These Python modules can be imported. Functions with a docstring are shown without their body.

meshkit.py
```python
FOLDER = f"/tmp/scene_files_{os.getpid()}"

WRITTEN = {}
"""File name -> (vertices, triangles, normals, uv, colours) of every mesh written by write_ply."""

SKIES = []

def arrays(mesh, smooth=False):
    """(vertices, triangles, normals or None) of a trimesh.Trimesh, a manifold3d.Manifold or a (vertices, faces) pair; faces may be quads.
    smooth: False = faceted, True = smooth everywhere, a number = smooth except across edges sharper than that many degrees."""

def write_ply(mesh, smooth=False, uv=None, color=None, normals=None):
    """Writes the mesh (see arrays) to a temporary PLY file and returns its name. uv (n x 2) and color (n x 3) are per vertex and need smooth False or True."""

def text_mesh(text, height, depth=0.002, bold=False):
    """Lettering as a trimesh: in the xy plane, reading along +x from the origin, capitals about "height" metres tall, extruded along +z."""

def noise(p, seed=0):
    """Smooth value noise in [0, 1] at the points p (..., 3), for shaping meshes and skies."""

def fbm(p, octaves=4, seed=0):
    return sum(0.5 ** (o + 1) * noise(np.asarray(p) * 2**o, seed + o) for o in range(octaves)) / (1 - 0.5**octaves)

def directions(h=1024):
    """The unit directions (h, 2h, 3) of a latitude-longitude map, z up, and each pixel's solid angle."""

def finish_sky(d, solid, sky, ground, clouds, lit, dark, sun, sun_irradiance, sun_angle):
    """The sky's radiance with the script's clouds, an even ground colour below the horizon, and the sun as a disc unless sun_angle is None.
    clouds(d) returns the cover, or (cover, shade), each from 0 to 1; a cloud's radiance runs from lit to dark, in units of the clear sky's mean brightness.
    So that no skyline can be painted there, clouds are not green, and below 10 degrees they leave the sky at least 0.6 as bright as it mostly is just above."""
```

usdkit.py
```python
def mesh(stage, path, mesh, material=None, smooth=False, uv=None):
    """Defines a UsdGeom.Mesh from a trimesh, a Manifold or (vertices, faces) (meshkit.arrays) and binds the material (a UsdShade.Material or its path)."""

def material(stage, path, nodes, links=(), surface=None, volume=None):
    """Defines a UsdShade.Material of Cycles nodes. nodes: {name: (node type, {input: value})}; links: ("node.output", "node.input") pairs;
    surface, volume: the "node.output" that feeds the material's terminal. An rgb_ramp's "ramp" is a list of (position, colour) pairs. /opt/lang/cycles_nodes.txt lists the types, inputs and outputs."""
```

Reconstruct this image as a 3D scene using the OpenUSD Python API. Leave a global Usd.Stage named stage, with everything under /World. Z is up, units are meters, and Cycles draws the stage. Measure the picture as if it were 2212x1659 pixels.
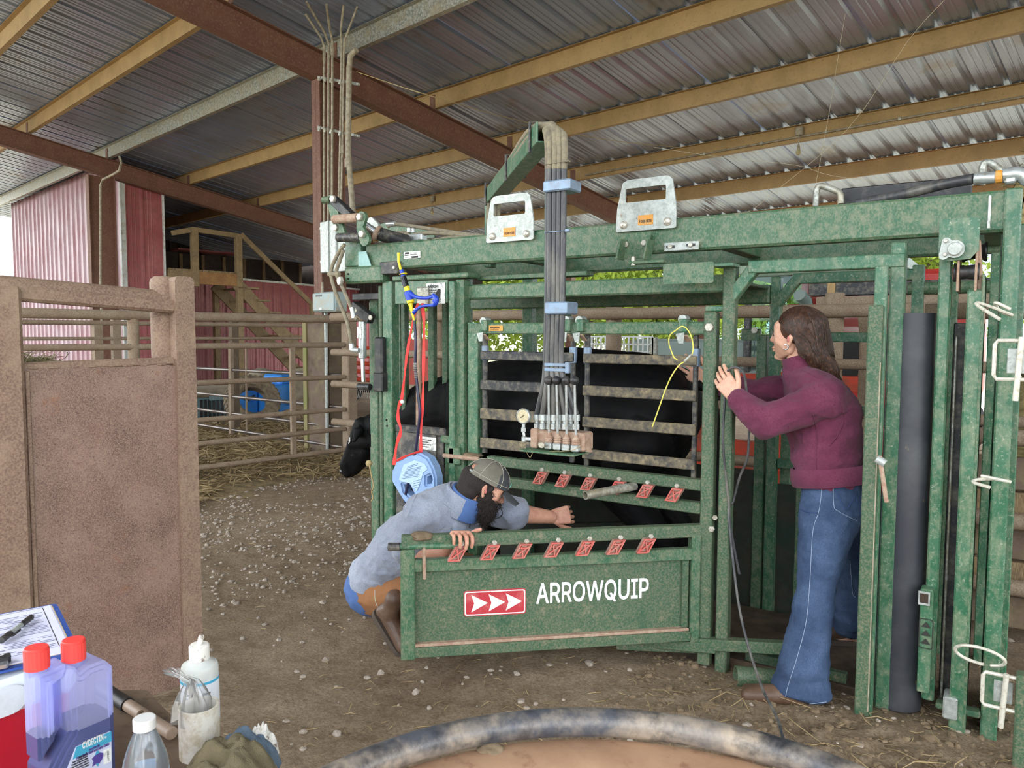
import math, random
import numpy as np, trimesh, manifold3d, usdkit, meshkit
import shapely, shapely.geometry as sg
from pxr import Usd, UsdGeom, UsdLux, UsdShade, Gf, Sdf, Vt
stage = Usd.Stage.CreateInMemory()
UsdGeom.Xform.Define(stage, '/World'); UsdGeom.Scope.Define(stage, '/World/Looks')
# ---------------------------------------------------------------- camera, sky, sun, exposure
F, PITCH, ROLL, YAW, EYE = 1616.92, .066255, .003613, -.58223, 1.5
CH = .170571                        # the barn stands turned by this angle against the chute (world axes = chute axes)
EXPOSURE = 3.35
fw = np.array([math.sin(YAW)*math.cos(PITCH), math.cos(YAW)*math.cos(PITCH), -math.sin(PITCH)])
_r = np.cross(fw, [0, 0, 1]); _r /= np.linalg.norm(_r); _u = np.cross(_r, fw)
rt = math.cos(ROLL)*_r + math.sin(ROLL)*_u; upv = -math.sin(ROLL)*_r + math.cos(ROLL)*_u
CAM = np.array([0, 0, EYE])
cam = UsdGeom.Camera.Define(stage, '/World/camera')
cam.CreateHorizontalApertureAttr(36.0); cam.CreateVerticalApertureAttr(27.0)
cam.CreateFocalLengthAttr(36.0*F/2212); cam.CreateExposureAttr(EXPOSURE); cam.CreateClippingRangeAttr(Gf.Vec2f(.05, 1000))
cam.CreateFStopAttr(16.0); cam.CreateFocusDistanceAttr(3.4)
m4 = Gf.Matrix4d(*[float(x) for x in (*rt, 0, *upv, 0, *(-fw), 0, *CAM, 1)])
UsdGeom.Xformable(cam).AddTransformOp().Set(m4)
dome = UsdLux.DomeLight.Define(stage, '/World/sky'); dome.CreateIntensityAttr(1.0)
skymat = usdkit.material(stage, '/World/Looks/sky_air', {
    'tc': ('texture_coordinate', {}), 'n': ('noise_texture', {'scale': 2.2, 'detail': 6.0, 'roughness': .6}),
    'r': ('rgb_ramp', {'ramp': [(.42, (0, 0, 0)), (.7, (1, 1, 1))]}),
    's': ('sky_texture', {'sky_type': 'hosek_wilkie', 'sun_direction': (-.75, -.45, .55), 'turbidity': 3.0}),
    'm': ('mix', {'color2': (1.0, 1.0, 1.0)}), 'b': ('background_shader', {'strength': 1.0})},
    [('tc.generated', 'n.vector'), ('n.fac', 'r.fac'), ('r.color', 'm.fac'), ('s.color', 'm.color1'), ('m.color', 'b.color')], surface='b.background')
UsdShade.MaterialBindingAPI.Apply(dome.GetPrim()).Bind(skymat)
sun = UsdLux.DistantLight.Define(stage, '/World/sun'); sun.CreateIntensityAttr(9.0); sun.CreateAngleAttr(.6); sun.CreateColorAttr(Gf.Vec3f(1, .93, .82))
SUN = np.array([-.80, -.42, .52]); SUN /= np.linalg.norm(SUN)
def _rot(d):                        # a light shines along its own -z
    z = d; x = np.cross([0, 0, 1], z); x /= np.linalg.norm(x); y = np.cross(z, x)
    return Gf.Matrix4d(*[float(v) for v in (*x, 0, *y, 0, *z, 0, 0, 0, 20, 1)])
UsdGeom.Xformable(sun).AddTransformOp().Set(_rot(SUN))
# ---------------------------------------------------------------- helpers
def ray(px, py): return fw + rt*(px-1106)/F - upv*(py-829.5)/F
def on(px, py, ax, v):              # where the sight line of a photo pixel meets the plane coordinate[ax] = v
    d = ray(px, py); return CAM + (v-CAM[ax])/d[ax]*d
def at(px, py, Y): return on(px, py, 1, Y)
def dep(px, py, z): return CAM + z*ray(px, py)
cb, sb = math.cos(-CH), math.sin(-CH)
BU, BV = np.array([cb, sb, 0]), np.array([-sb, cb, 0])
def B(u, v, z): return np.array([u*cb - v*sb, u*sb + v*cb, z])      # barn coordinates -> world
def tobarn(v): v = np.asarray(v, float); return np.stack([v[:, 0]*cb - v[:, 1]*sb, v[:, 0]*sb + v[:, 1]*cb, v[:, 2]], 1)
def barn(m): m = m.copy(); m.vertices = tobarn(m.vertices); return m
def onb(px, py, ax, v):
    if ax == 2: P = on(px, py, 2, v)
    else:
        n = (BU, BV)[ax]; d = ray(px, py); P = CAM + (v - CAM@n)/(d@n)*d
    return np.array([P@BU, P@BV, P[2]])
_used = {}
def _free(parent, name):
    k = (str(parent), name); n = _used.get(k, 0); _used[k] = n+1
    return f'{parent}/{name}' if n == 0 else f'{parent}/{name}_{n:03d}'
def _data(p, **kw):
    for k, v in kw.items():
        if v: p.SetCustomDataByKey(k, v)
class Thing:                        # an Xform at the thing's base; meshes are given in world coordinates
    def __init__(s, name, label=None, cat=None, group=None, kind=None, at=(0, 0, 0), rz=0.0):
        s.path = _free('/World', name); x = UsdGeom.Xform.Define(stage, s.path); s.o = np.array(at, float); s.rz = rz
        x.AddTranslateOp().Set(Gf.Vec3d(*map(float, s.o)))
        if rz: x.AddRotateZOp().Set(math.degrees(rz))
        s.prim = x.GetPrim(); _data(s.prim, label=label, category=cat, group=group, kind=kind)
    def loc(s, v):
        v = np.asarray(v, float) - s.o
        if s.rz:
            c, n = math.cos(-s.rz), math.sin(-s.rz); v = np.stack([v[:, 0]*c - v[:, 1]*n, v[:, 0]*n + v[:, 1]*c, v[:, 2]], 1)
        return v
    def part(s, name, mesh, mat, smooth=False, label=None, of=None, kind=None):
        v, f = vf(mesh); p = _free(of or s.path, name)
        m = usdkit.mesh(stage, p, trimesh.Trimesh(s.loc(v), f, process=False), mat, smooth=smooth)
        _data(m.GetPrim(), label=label, kind=kind); return p
    def copy(s, at, rz=0.0, label=None, group=None):
        p = _free('/World', s.path.rsplit('/', 1)[1]); x = UsdGeom.Xform.Define(stage, p)
        x.AddTranslateOp().Set(Gf.Vec3d(*map(float, at)))
        if rz: x.AddRotateZOp().Set(math.degrees(rz))
        q = x.GetPrim(); d = s.prim.GetCustomData(); q.GetReferences().AddInternalReference(s.path); q.SetInstanceable(True)
        _data(q, label=label or d['label'], category=d['category'], group=group or d.get('group')); return q
def single(name, mesh, mat, label=None, cat=None, group=None, kind=None, smooth=False):
    m = usdkit.mesh(stage, _free('/World', name), vf(mesh), mat, smooth=smooth)
    _data(m.GetPrim(), label=label, category=cat, group=group, kind=kind); return m
def vf(m):
    if isinstance(m, list): m = cat_(m)
    v, f, _ = meshkit.arrays(m); u, i = np.unique(f, return_inverse=True)
    return (v, f) if len(u) == len(v) else (v[u], i.reshape(f.shape))
def cat_(ms):
    vs, fs, n = [], [], 0
    for m in ms:
        v, f = vf(m); vs.append(v); fs.append(f+n); n += len(v)
    return trimesh.Trimesh(np.vstack(vs), np.vstack(fs), process=False)
def box(x0, x1, y0, y1, z0, z1, c=.004):
    h = np.abs([x1-x0, y1-y0, z1-z0])/2; m = np.array([x0+x1, y0+y1, z0+z1])/2; c = min(c, h.min()*.6)
    if c <= 0: b = trimesh.creation.box(h*2); b.apply_translation(m); return b
    p = []
    for sx in (-1, 1):
        for sy in (-1, 1):
            for sz in (-1, 1):
                s = np.array([sx, sy, sz])
                for k in range(3):
                    q = h - c; q[k] = h[k]; p.append(s*q)
    b = trimesh.convex.convex_hull(np.array(p)); b.apply_translation(m); return b
def frame_of(d, up=(0, 0, 1)):
    d = np.asarray(d, float); d = d/np.linalg.norm(d); up = np.asarray(up, float)
    if abs(d@up)/np.linalg.norm(up) > .98: up = np.array([0, 1., 0])
    a = np.cross(up, d); a /= np.linalg.norm(a); return d, a, np.cross(d, a)
def bar(p, q, w, h, up=(0, 0, 1), c=.004):      # rectangular bar from p to q: w across, h along up
    p, q = np.asarray(p, float), np.asarray(q, float); L = np.linalg.norm(q-p); d, a, b = frame_of(q-p, up)
    m = box(0, L, -w/2, w/2, -h/2, h/2, c); M = np.eye(4); M[:3, 0], M[:3, 1], M[:3, 2], M[:3, 3] = d, a, b, p
    m.apply_transform(M); return m
def spline(P, n=8):
    P = np.asarray(P, float)
    if len(P) < 3: return P
    Q = np.vstack([2*P[0]-P[1], P, 2*P[-1]-P[-2]]); o = []
    for i in range(1, len(Q)-2):
        t = np.linspace(0, 1, n, endpoint=False)[:, None]; a, b, c, d = Q[i-1:i+3]
        o.append(.5*((2*b) + (c-a)*t + (2*a-5*b+4*c-d)*t*t + (3*b-a-3*c+d)*t**3))
    return np.vstack(o+[P[-1:]])
def tube(P, r, sides=10, cap=True, sm=0):       # swept round section; r a number or one per point
    P = spline(P, sm) if sm else np.asarray(P, float); n = len(P); r = np.broadcast_to(np.interp(np.linspace(0, 1, n), np.linspace(0, 1, np.size(r)), np.ravel(r)) if np.size(r) > 1 else r, (n,))
    T = np.gradient(P, axis=0); T /= np.linalg.norm(T, axis=1)[:, None] + 1e-12
    a = np.cross(T[0], [0, 0, 1.]); a = a if np.linalg.norm(a) > .05 else np.cross(T[0], [0, 1., 0]); A = []
    for t in T: a = a - t*(a@t); a = a/np.linalg.norm(a); A.append(a)
    A = np.array(A); Bn = np.cross(T, A); g = np.arange(sides)*2*math.pi/sides
    v = P[:, None] + r[:, None, None]*(np.cos(g)[None, :, None]*A[:, None] + np.sin(g)[None, :, None]*Bn[:, None]); v = v.reshape(-1, 3)
    i, j = np.meshgrid(np.arange(n-1), np.arange(sides), indexing='ij'); k = (j+1) % sides
    f = np.stack([i*sides+j, i*sides+k, (i+1)*sides+k, (i+1)*sides+j], -1).reshape(-1, 4); f = np.vstack([f[:, :3], f[:, [0, 2, 3]]])
    if cap:
        m = len(v); v = np.vstack([v, P[:1], P[-1:]]); s = np.arange(sides); e = (n-1)*sides
        f = np.vstack([f, np.stack([np.full(sides, m), (s+1) % sides, s], 1), np.stack([np.full(sides, m+1), e+s, e+(s+1) % sides], 1)])
    return trimesh.Trimesh(v, f, process=False)
def hollow(p, q, r, t=.004, sides=20):          # an open pipe
    p, q = np.asarray(p, float), np.asarray(q, float); L = np.linalg.norm(q-p)
    m = lathe([(r-t, 0), (r, 0), (r, L), (r-t, L), (r-t, 0)], sides); return put(m, p, q-p)
def lathe(prof, sides=24):
    prof = np.asarray(prof, float); n = len(prof); g = np.arange(sides)*2*math.pi/sides
    v = np.stack([prof[:, :1]*np.cos(g), prof[:, :1]*np.sin(g), np.repeat(prof[:, 1:], sides, 1)], -1).reshape(-1, 3)
    i, j = np.meshgrid(np.arange(n-1), np.arange(sides), indexing='ij'); k = (j+1) % sides
    f = np.stack([i*sides+j, i*sides+k, (i+1)*sides+k, (i+1)*sides+j], -1).reshape(-1, 4)
    m = trimesh.Trimesh(v, np.vstack([f[:, :3], f[:, [0, 2, 3]]]), process=False); m.merge_vertices(); m.update_faces(m.nondegenerate_faces()); return m
def put(m, p, z=(0, 0, 1), x=None):             # stands the mesh's z axis along z at p
    d = np.asarray(z, float); d = d/np.linalg.norm(d); a = np.asarray(x if x is not None else ([1, 0, 0] if abs(d[0]) < .9 else [0, 1, 0]), float)
    a = a - d*(a@d); a /= np.linalg.norm(a); M = np.eye(4); M[:3, 0], M[:3, 1], M[:3, 2], M[:3, 3] = a, np.cross(d, a), d, p
    m = m.copy(); m.apply_transform(M); return m
def cyl(p, q, r, sides=16, c=0.0):
    p, q = np.asarray(p, float), np.asarray(q, float); L = np.linalg.norm(q-p); c = c or min(r*.12, L*.2)
    return put(lathe([(0, 0), (r-c, 0), (r, c), (r, L-c), (r-c, L), (0, L)], sides), p, q-p)
def ball(p, r, n=2): m = trimesh.creation.icosphere(n, 1.0); m.vertices = m.vertices*np.broadcast_to(r, 3) + np.asarray(p, float); return m
def plate(poly, t, o, x, y, c=0):               # a 2D outline extruded by t; o = origin, x and y = its axes; thickness goes towards x cross y
    g = poly if hasattr(poly, 'geom_type') else sg.Polygon(poly)
    m = cat_([trimesh.creation.extrude_polygon(q, t, engine='earcut') for q in getattr(g, 'geoms', [g]) if q.area > 1e-8])
    x, y = np.asarray(x, float), np.asarray(y, float); x = x/np.linalg.norm(x); y = y - x*(y@x); y /= np.linalg.norm(y)
    M = np.eye(4); M[:3, 0], M[:3, 1], M[:3, 2], M[:3, 3] = x, y, np.cross(x, y), o; m.apply_transform(M); return m
def rrect(x0, y0, x1, y1, r): return sg.box(x0+r, y0+r, x1-r, y1-r).buffer(r, 5)
def hexbolt(p, n, r=.012, h=.008): return put(lathe([(0, 0), (r, 0), (r, h*.8), (r*.85, h), (0, h)], 6), p, n)
def text(s, h, o, x, y, d=.0008, bold=True, w=None):
    m = meshkit.text_mesh(s, h, d, bold)
    if w: m.vertices[:, 0] *= w/(m.vertices[:, 0].max())
    x, y = np.asarray(x, float), np.asarray(y, float); x = x/np.linalg.norm(x); y = y - x*(y@x); y /= np.linalg.norm(y)
    M = np.eye(4); M[:3, 0], M[:3, 1], M[:3, 2], M[:3, 3] = x, y, np.cross(x, y), o; m.apply_transform(M); return m
# ---------------------------------------------------------------- materials
def M(name, col, rough=.6, metal=0.0, dirt=None, amt=.5, scale=14.0, bump=0.0, bscale=60.0, stretch=None, sharp=.12, spec=.5, extra=None, layers=()):
    """A painted, metal or cloth surface: base colour, then dirt layers (colour, amount 0..1, scale, sharpness, stretch) from world-space noise."""
    n = {'g': ('geometry', {}), 'p': ('principled_bsdf', {'base_color': col, 'roughness': rough, 'metallic': metal, 'specular_ior_level': spec, **(extra or {})})}; l = []; last = None
    lay = ([(dirt, amt, scale, sharp, stretch)] if dirt else []) + list(layers)
    for i, (c, a, s, sh, st) in enumerate(lay):
        n[f'm{i}'] = ('mapping', {'scale': st or (1, 1, 1), 'rotation': (.3*i, .2*i, .5*i) if not st else (0, 0, 0)}); n[f'n{i}'] = ('noise_texture', {'scale': s, 'detail': 7.0, 'roughness': .68})
        t = .5 + (.5-a)*.42
        n[f'r{i}'] = ('rgb_ramp', {'ramp': [(max(0, t-sh), (0, 0, 0)), (min(1, t+sh), (1, 1, 1))]}); n[f'x{i}'] = ('mix', {'color2': c})
        l += [('g.position', f'm{i}.vector'), (f'm{i}.vector', f'n{i}.vector'), (f'n{i}.fac', f'r{i}.fac'), (f'r{i}.color', f'x{i}.fac')]
        if last: l.append((last, f'x{i}.color1'))
        else: n[f'x{i}'][1]['color1'] = col
        last = f'x{i}.color'
    if last: l.append((last, 'p.base_color'))
    if bump:
        n['bn'] = ('noise_texture', {'scale': bscale, 'detail': 5.0}); n['b'] = ('bump', {'strength': min(1, bump), 'distance': .004})
        l += [('g.position', 'bn.vector'), ('bn.fac', 'b.height'), ('b.normal', 'p.normal')]
    return usdkit.material(stage, '/World/Looks/'+name, n, l, surface='p.BSDF')
def rgb(h):                         # sRGB hex -> linear
    c = np.array([int(h[i:i+2], 16) for i in (0, 2, 4)])/255; return tuple(np.where(c < .04045, c/12.92, ((c+.055)/1.055)**2.4))
DUST = rgb('a3977c'); MUD = rgb('8a7860')
# ================================================================ materials of the barn
m_tan = M('tan_primer_steel', rgb('b09060'), .65, 0, rgb('9c8052'), .45, 3.0, .05, layers=[(rgb('8a744e'), .2, 40, .08, None)])
m_red_primer = M('red_oxide_steel', rgb('6b4436'), .7, 0, rgb('76503c'), .45, 5.0, layers=[(rgb('87705c'), .22, 45, .12, None)])
m_galv = M('galvanized_spangle', rgb('b4b6ae'), .42, .35, rgb('80827a'), .5, 38.0, sharp=.05, layers=[(DUST, .35, 8, .15, None)])
m_galvp = M('galvanized_plate', rgb('b9bdb8'), .45, .35, rgb('9ba09a'), .5, 35.0, sharp=.1, layers=[(rgb('4b463d'), .13, 70, .03, None), (rgb('83674a'), .1, 26, .04, None)])
m_roof = M('galvalume_sheet', rgb('aeb9cc'), .3, .6, rgb('9da6b6'), .42, .9, sharp=.2, layers=[(rgb('97886c'), .1, 1.4, .1, None), (rgb('8f8f8c'), .12, 45, .1, None)])
m_redsheet = M('red_painted_sheet', rgb('96474a'), .5, 0, rgb('a8615f'), .45, 1.5, layers=[(rgb('85504c'), .28, 12, .12, None)])
m_greysheet = M('pale_ribbed_sheet', rgb('96666c'), .45, .1, rgb('a78c92'), .5, 1.2)
m_trim = M('white_trim_metal', rgb('cfd2cd'), .5, 0, DUST, .25, 9)
m_wood = M('weathered_lumber', rgb('8a7350'), .8, 0, rgb('6f5c42'), .5, 6, stretch=(1, 1, 1), layers=[(rgb('a08a66'), .35, 40, .1, (6, 6, .6))], bump=.3)
m_woodnew = M('yellow_lumber', rgb('a27845'), .75, 0, rgb('8a6238'), .5, 6, layers=[(rgb('6f5033'), .3, 30, .1, (.6, .6, 8))])
m_board = M('dark_old_boards', rgb('4a4038'), .85, 0, rgb('3a322c'), .5, 5)
m_rustpipe = M('rusty_dusty_pipe', rgb('86705c'), .85, 0, rgb('9c8d76'), .5, 9, sharp=.2, layers=[(rgb('66503f'), .3, 130, .14, None)], bump=.25, bscale=150)
m_rustsheet = M('rusted_steel_sheet', rgb('6e5146'), .62, .1, rgb('8a7264'), .5, 2.2, sharp=.16, layers=[(rgb('60463d'), .42, 5, .12, None), (rgb('9c8471'), .36, 230, .12, None), (rgb('55403a'), .25, 150, .06, None), (rgb('85583c'), .1, 7, .06, None)], bump=.3, bscale=170)
m_rustpost = M('mottled_rust_post', rgb('70574a'), .7, .1, rgb('8f7864'), .5, 130, sharp=.1, layers=[(rgb('a08a72'), .22, 5, .14, None)], bump=.3, bscale=150)
m_shinypipe = M('worn_steel_pipe', rgb('6f6a68'), .35, .6, rgb('6e5a4a'), .4, 12)
m_ebox = M('grey_enamel_box', rgb('93a3a2'), .5, 0, rgb('a39478'), .3, 12)
m_conduit = M('dusty_conduit', rgb('a89d86'), .6, .1, rgb('7f7460'), .45, 22)
m_concrete = M('grimy_plywood', rgb('7b6e52'), .85, 0, rgb('554537'), .5, 3.5, layers=[(rgb('6d5a50'), .4, 9, .1, None)])
m_algae = M('algae_green_post', rgb('7d7f4a'), .85, 0, rgb('8b7a58'), .5, 5)
m_rope = M('hemp', rgb('a89468'), .9)
m_web = M('cobweb', rgb('b9ad90'), .9)
m_bulb = M('dusty_bulb', rgb('c7b98c'), .4, 0, rgb('8f7f58'), .4, 40)
m_black = M('black_plastic', rgb('1e1e20'), .45, 0, rgb('55504a'), .2, 20)
m_dirt = usdkit.material(stage, '/World/Looks/barn_dirt', {
    'g': ('geometry', {}), 'n1': ('noise_texture', {'scale': .9, 'detail': 6.0, 'roughness': .6}), 'n2': ('noise_texture', {'scale': 9.0, 'detail': 8.0, 'roughness': .7}), 'n3': ('noise_texture', {'scale': 70.0, 'detail': 6.0, 'roughness': .75}),
    'r1': ('rgb_ramp', {'ramp': [(.34, rgb('66543f')), (.5, rgb('87745c')), (.68, rgb('a8957c'))]}), 'r2': ('rgb_ramp', {'ramp': [(.32, rgb('715e4a')), (.52, rgb('9b8973')), (.75, rgb('b3a28a'))]}),
    'r3': ('rgb_ramp', {'ramp': [(.3, (.35, .33, .3)), (.55, (1, 1, 1)), (.8, (1.6, 1.55, 1.5))]}),
    'x': ('mix', {'fac': .5}), 'y': ('mix', {'mix_type': 'multiply', 'fac': .75}), 'b': ('bump', {'strength': .7, 'distance': .012}), 'b2': ('bump', {'strength': .5, 'distance': .05}),
    'p': ('principled_bsdf', {'roughness': .95, 'specular_ior_level': .2})},
    [('g.position', 'n1.vector'), ('g.position', 'n2.vector'), ('g.position', 'n3.vector'), ('n1.fac', 'r1.fac'), ('n2.fac', 'r2.fac'), ('n3.fac', 'r3.fac'), ('r1.color', 'x.color1'), ('r2.color', 'x.color2'),
     ('x.color', 'y.color1'), ('r3.color', 'y.color2'), ('y.color', 'p.base_color'), ('n3.fac', 'b.height'), ('n2.fac', 'b2.height'), ('b2.normal', 'b.normal'), ('b.normal', 'p.normal')], surface='p.BSDF')
m_field = M('dry_pasture', rgb('b5b19a'), .95, 0, rgb('c0b79c'), .5, .3, layers=[(rgb('a0a27c'), .3, 2, .1, None)])
# ================================================================ ground
def ground_z(x, y):
    p = np.stack([x, y, np.zeros_like(x)], -1)
    z = (meshkit.fbm(p*1.3, 4, 3)-.5)*.05 + (meshkit.fbm(p*7, 4, 9)-.5)*.022
    heap = np.exp(-(((x-.1)/.8)**2 + ((y-2.45)/.38)**2))*.07 + np.exp(-(((x+.45)/.7)**2+((y-2.95)/.35)**2))*.03
    rough = np.clip(1-np.hypot((x+.2)/1.5, (y-2.6)/.8), 0, 1)
    return z + heap + rough*(meshkit.fbm(p*22, 3, 5)-.5)*.085 - .004
gx = np.concatenate([np.linspace(-60, -14, 24), np.arange(-13.5, -5, .18), np.arange(-5, 1.8, .028), np.linspace(1.9, 40, 20)])
gy = np.concatenate([np.linspace(-40, .5, 24), np.arange(.6, 4.6, .028), np.arange(4.65, 12, .16), np.linspace(12.5, 70, 26)])
GX, GY = np.meshgrid(gx, gy, indexing='ij'); GZ = ground_z(GX, GY)
ii, jj = np.meshgrid(np.arange(len(gx)-1), np.arange(len(gy)-1), indexing='ij'); n_ = len(gy)
q = np.stack([ii*n_+jj, (ii+1)*n_+jj, (ii+1)*n_+jj+1, ii*n_+jj+1], -1).reshape(-1, 4)
single('floor', (np.stack([GX, GY, GZ], -1).reshape(-1, 3), q), m_dirt, kind='structure', smooth=True)
single('pasture', [barn(b) for b in (box(-120, 120, 15, 160, -.1, .06, 0), box(-120, -28, -60, 15, -.1, .06, 0), box(-28, 120, -60, -6, -.1, .06, 0))], m_field, kind='structure')
# ================================================================ roof
SL = .167
def roofz(v): return 4.61 - SL*(v-7.28)
def ribbed(width, length, depth=.032, pitch=.305, minor=True):      # one sheet: x across, y along, ribs towards +z
    pts = []; x = 0.0
    while x + pitch < width+.03:
        pts += [(x, 0), (x+.03, depth), (x+.06, depth), (x+.09, 0)]
        if minor:
            for k in (.145, .215): pts += [(x+k, 0), (x+k+.008, .006), (x+k+.02, .006), (x+k+.028, 0)]
        x += pitch
    pts.append((width, 0)); pts = np.array(pts); n = len(pts)
    ys = np.linspace(0, length, 3)
    v = np.vstack([np.stack([pts[:, 0], np.full(n, y), pts[:, 1]], 1) for y in ys])
    f = [[k*n+i, k*n+i+1, (k+1)*n+i+1, (k+1)*n+i] for k in range(2) for i in range(n-1)]
    return trimesh.Trimesh(v, np.vstack([np.array(f)[:, :3], np.array(f)[:, [0, 2, 3]]]), process=False)
def place(m, o, x, y, z):
    m = m.copy(); R = np.eye(4); R[:3, 0], R[:3, 1], R[:3, 2], R[:3, 3] = x, y, z, o; m.apply_transform(R); return m
ceil_ = Thing('ceiling', kind='structure')
sl = np.array([0, 1, -SL]); sl /= np.linalg.norm(sl); nz = np.array([0, SL, 1]); nz /= np.linalg.norm(nz)
EAVE = 13.1
for k in range(36):
    u0 = -25.6 + .915*k
    for (v0, v1, lift) in ((-3.2, 5.3, .004), (5.15, EAVE, 0)):
        L = (v1-v0)*math.hypot(1, SL)
        ceil_.part('roof_panel', barn(place(ribbed(.93, L), np.array([u0, v0, roofz(v0)+.003*(k % 2)+lift]), np.array([1., 0, 0]), sl, nz)), m_roof)
# rafters: I beams across the slope
def ibeam(p, q, h, w, t=.012, up=(0, 0, 1)):
    d, a, b = frame_of(np.asarray(q, float)-np.asarray(p, float), up)
    return [bar(p+b*(h/2-t/2), q+b*(h/2-t/2), w, t, up, .002), bar(p-b*(h/2-t/2), q-b*(h/2-t/2), w, t, up, .002), bar(p, q, t*.8, h-2*t, up, .001)]
for u, lab in ((-7.77, 'long rust-red steel rafter crossing over the near column'), (-15.25, 'dark rust-red rafter above the shed doorway column at far left'), (-.3, 'rust-red steel rafter above the right end of the shed')):
    t = Thing('roof_rafter', lab, 'rafter', at=B(u, 5, 0)); zr = lambda v: 4.40 - .18 - SL*(v-7.28)
    for nm, m in zip(('top_flange', 'bottom_flange', 'web'), ibeam(np.array([u, -3, zr(-3)]), np.array([u, 13, zr(13)]), .33, .15)): t.part(nm, barn(m), m_red_primer)
    for v in (2.73, 3.92, 5.2, 6.72, 8.22, 9.72, 11.2):
        if u < -1: t.part('purlin_clip', barn(box(u-.04, u+.06, v-.012, v-.004, roofz(v)-.2, roofz(v)-.03, 0)), m_red_primer)
# purlins
ords = {2.73: 'highest', 3.92: 'second highest', 5.2: 'galvanized', 6.72: 'first tan', 8.22: 'second tan', 9.72: 'third tan', 11.2: 'fourth tan', 12.75: 'lowest eave'}
def purlin_mesh(u0, u1, v):
    zb, zt = roofz(v)-.205, roofz(v)-.004
    prof = [(v-.06, zt), (v, zt), (v, zb+.004), (v+.06, zb+.004), (v+.06, zb+.02), (v+.064, zb+.02), (v+.064, zb), (v-.004, zb), (v-.004, zt-.004), (v-.06, zt-.004)]
    g = sg.Polygon(prof); m = trimesh.creation.extrude_polygon(g, u1-u0, engine='earcut')
    R = np.eye(4); R[:3, 0], R[:3, 1], R[:3, 2], R[:3, 3] = [0, 1, 0], [0, 0, 1], [1, 0, 0], [u0, 0, 0]; m.apply_transform(R); return m
for bay, (u0, u1, nm) in enumerate(((-23.5, -15.25, 'in the far left bay over the shed'), (-15.25, -7.77, 'in the middle bay left of the conduits'), (-7.77, -.3, 'in the right bay above the cattle chute'))):
    for v, w in ords.items():
        if bay == 2 and v < 5: continue
        if bay == 0 and v > 9: continue
        galv = abs(v-5.2) < .1
        single('roof_purlin', barn(purlin_mesh(u0, u1, v)), m_galv if galv else m_tan, f'{w} purlin {nm}' if galv else f'{w} purlin{" below the galvanized one" if "tan" in w else ""} {nm}', 'purlin', 'roof purlins')
# columns
def column(name, u, v0, v1, zt, lab, mat):
    t = Thing(name, lab, 'column', at=B(u, (v0+v1)/2, 0))
    t.part('flange', barn(box(u-.085, u+.085, v0, v0+.014, 0, zt, .002)), mat); t.part('flange', barn(box(u-.085, u+.085, v1-.014, v1, 0, zt, .002)), mat)
    t.part('web', barn(box(u-.006, u+.006, v0, v1, 0, zt, 0)), mat); t.part('base_plate', barn(box(u-.12, u+.12, v0-.04, v1+.04, -.02, .02)), mat); return t
c1 = column('steel_column', -7.77, 4.93, 5.27, 4.45, 'rust-brown steel column carrying bundled conduits behind the chute head', m_red_primer)
column('steel_column', -15.25, 4.84, 5.3, 4.4, 'dark steel column in front of the pale ribbed shed at far left', m_red_primer)
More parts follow.
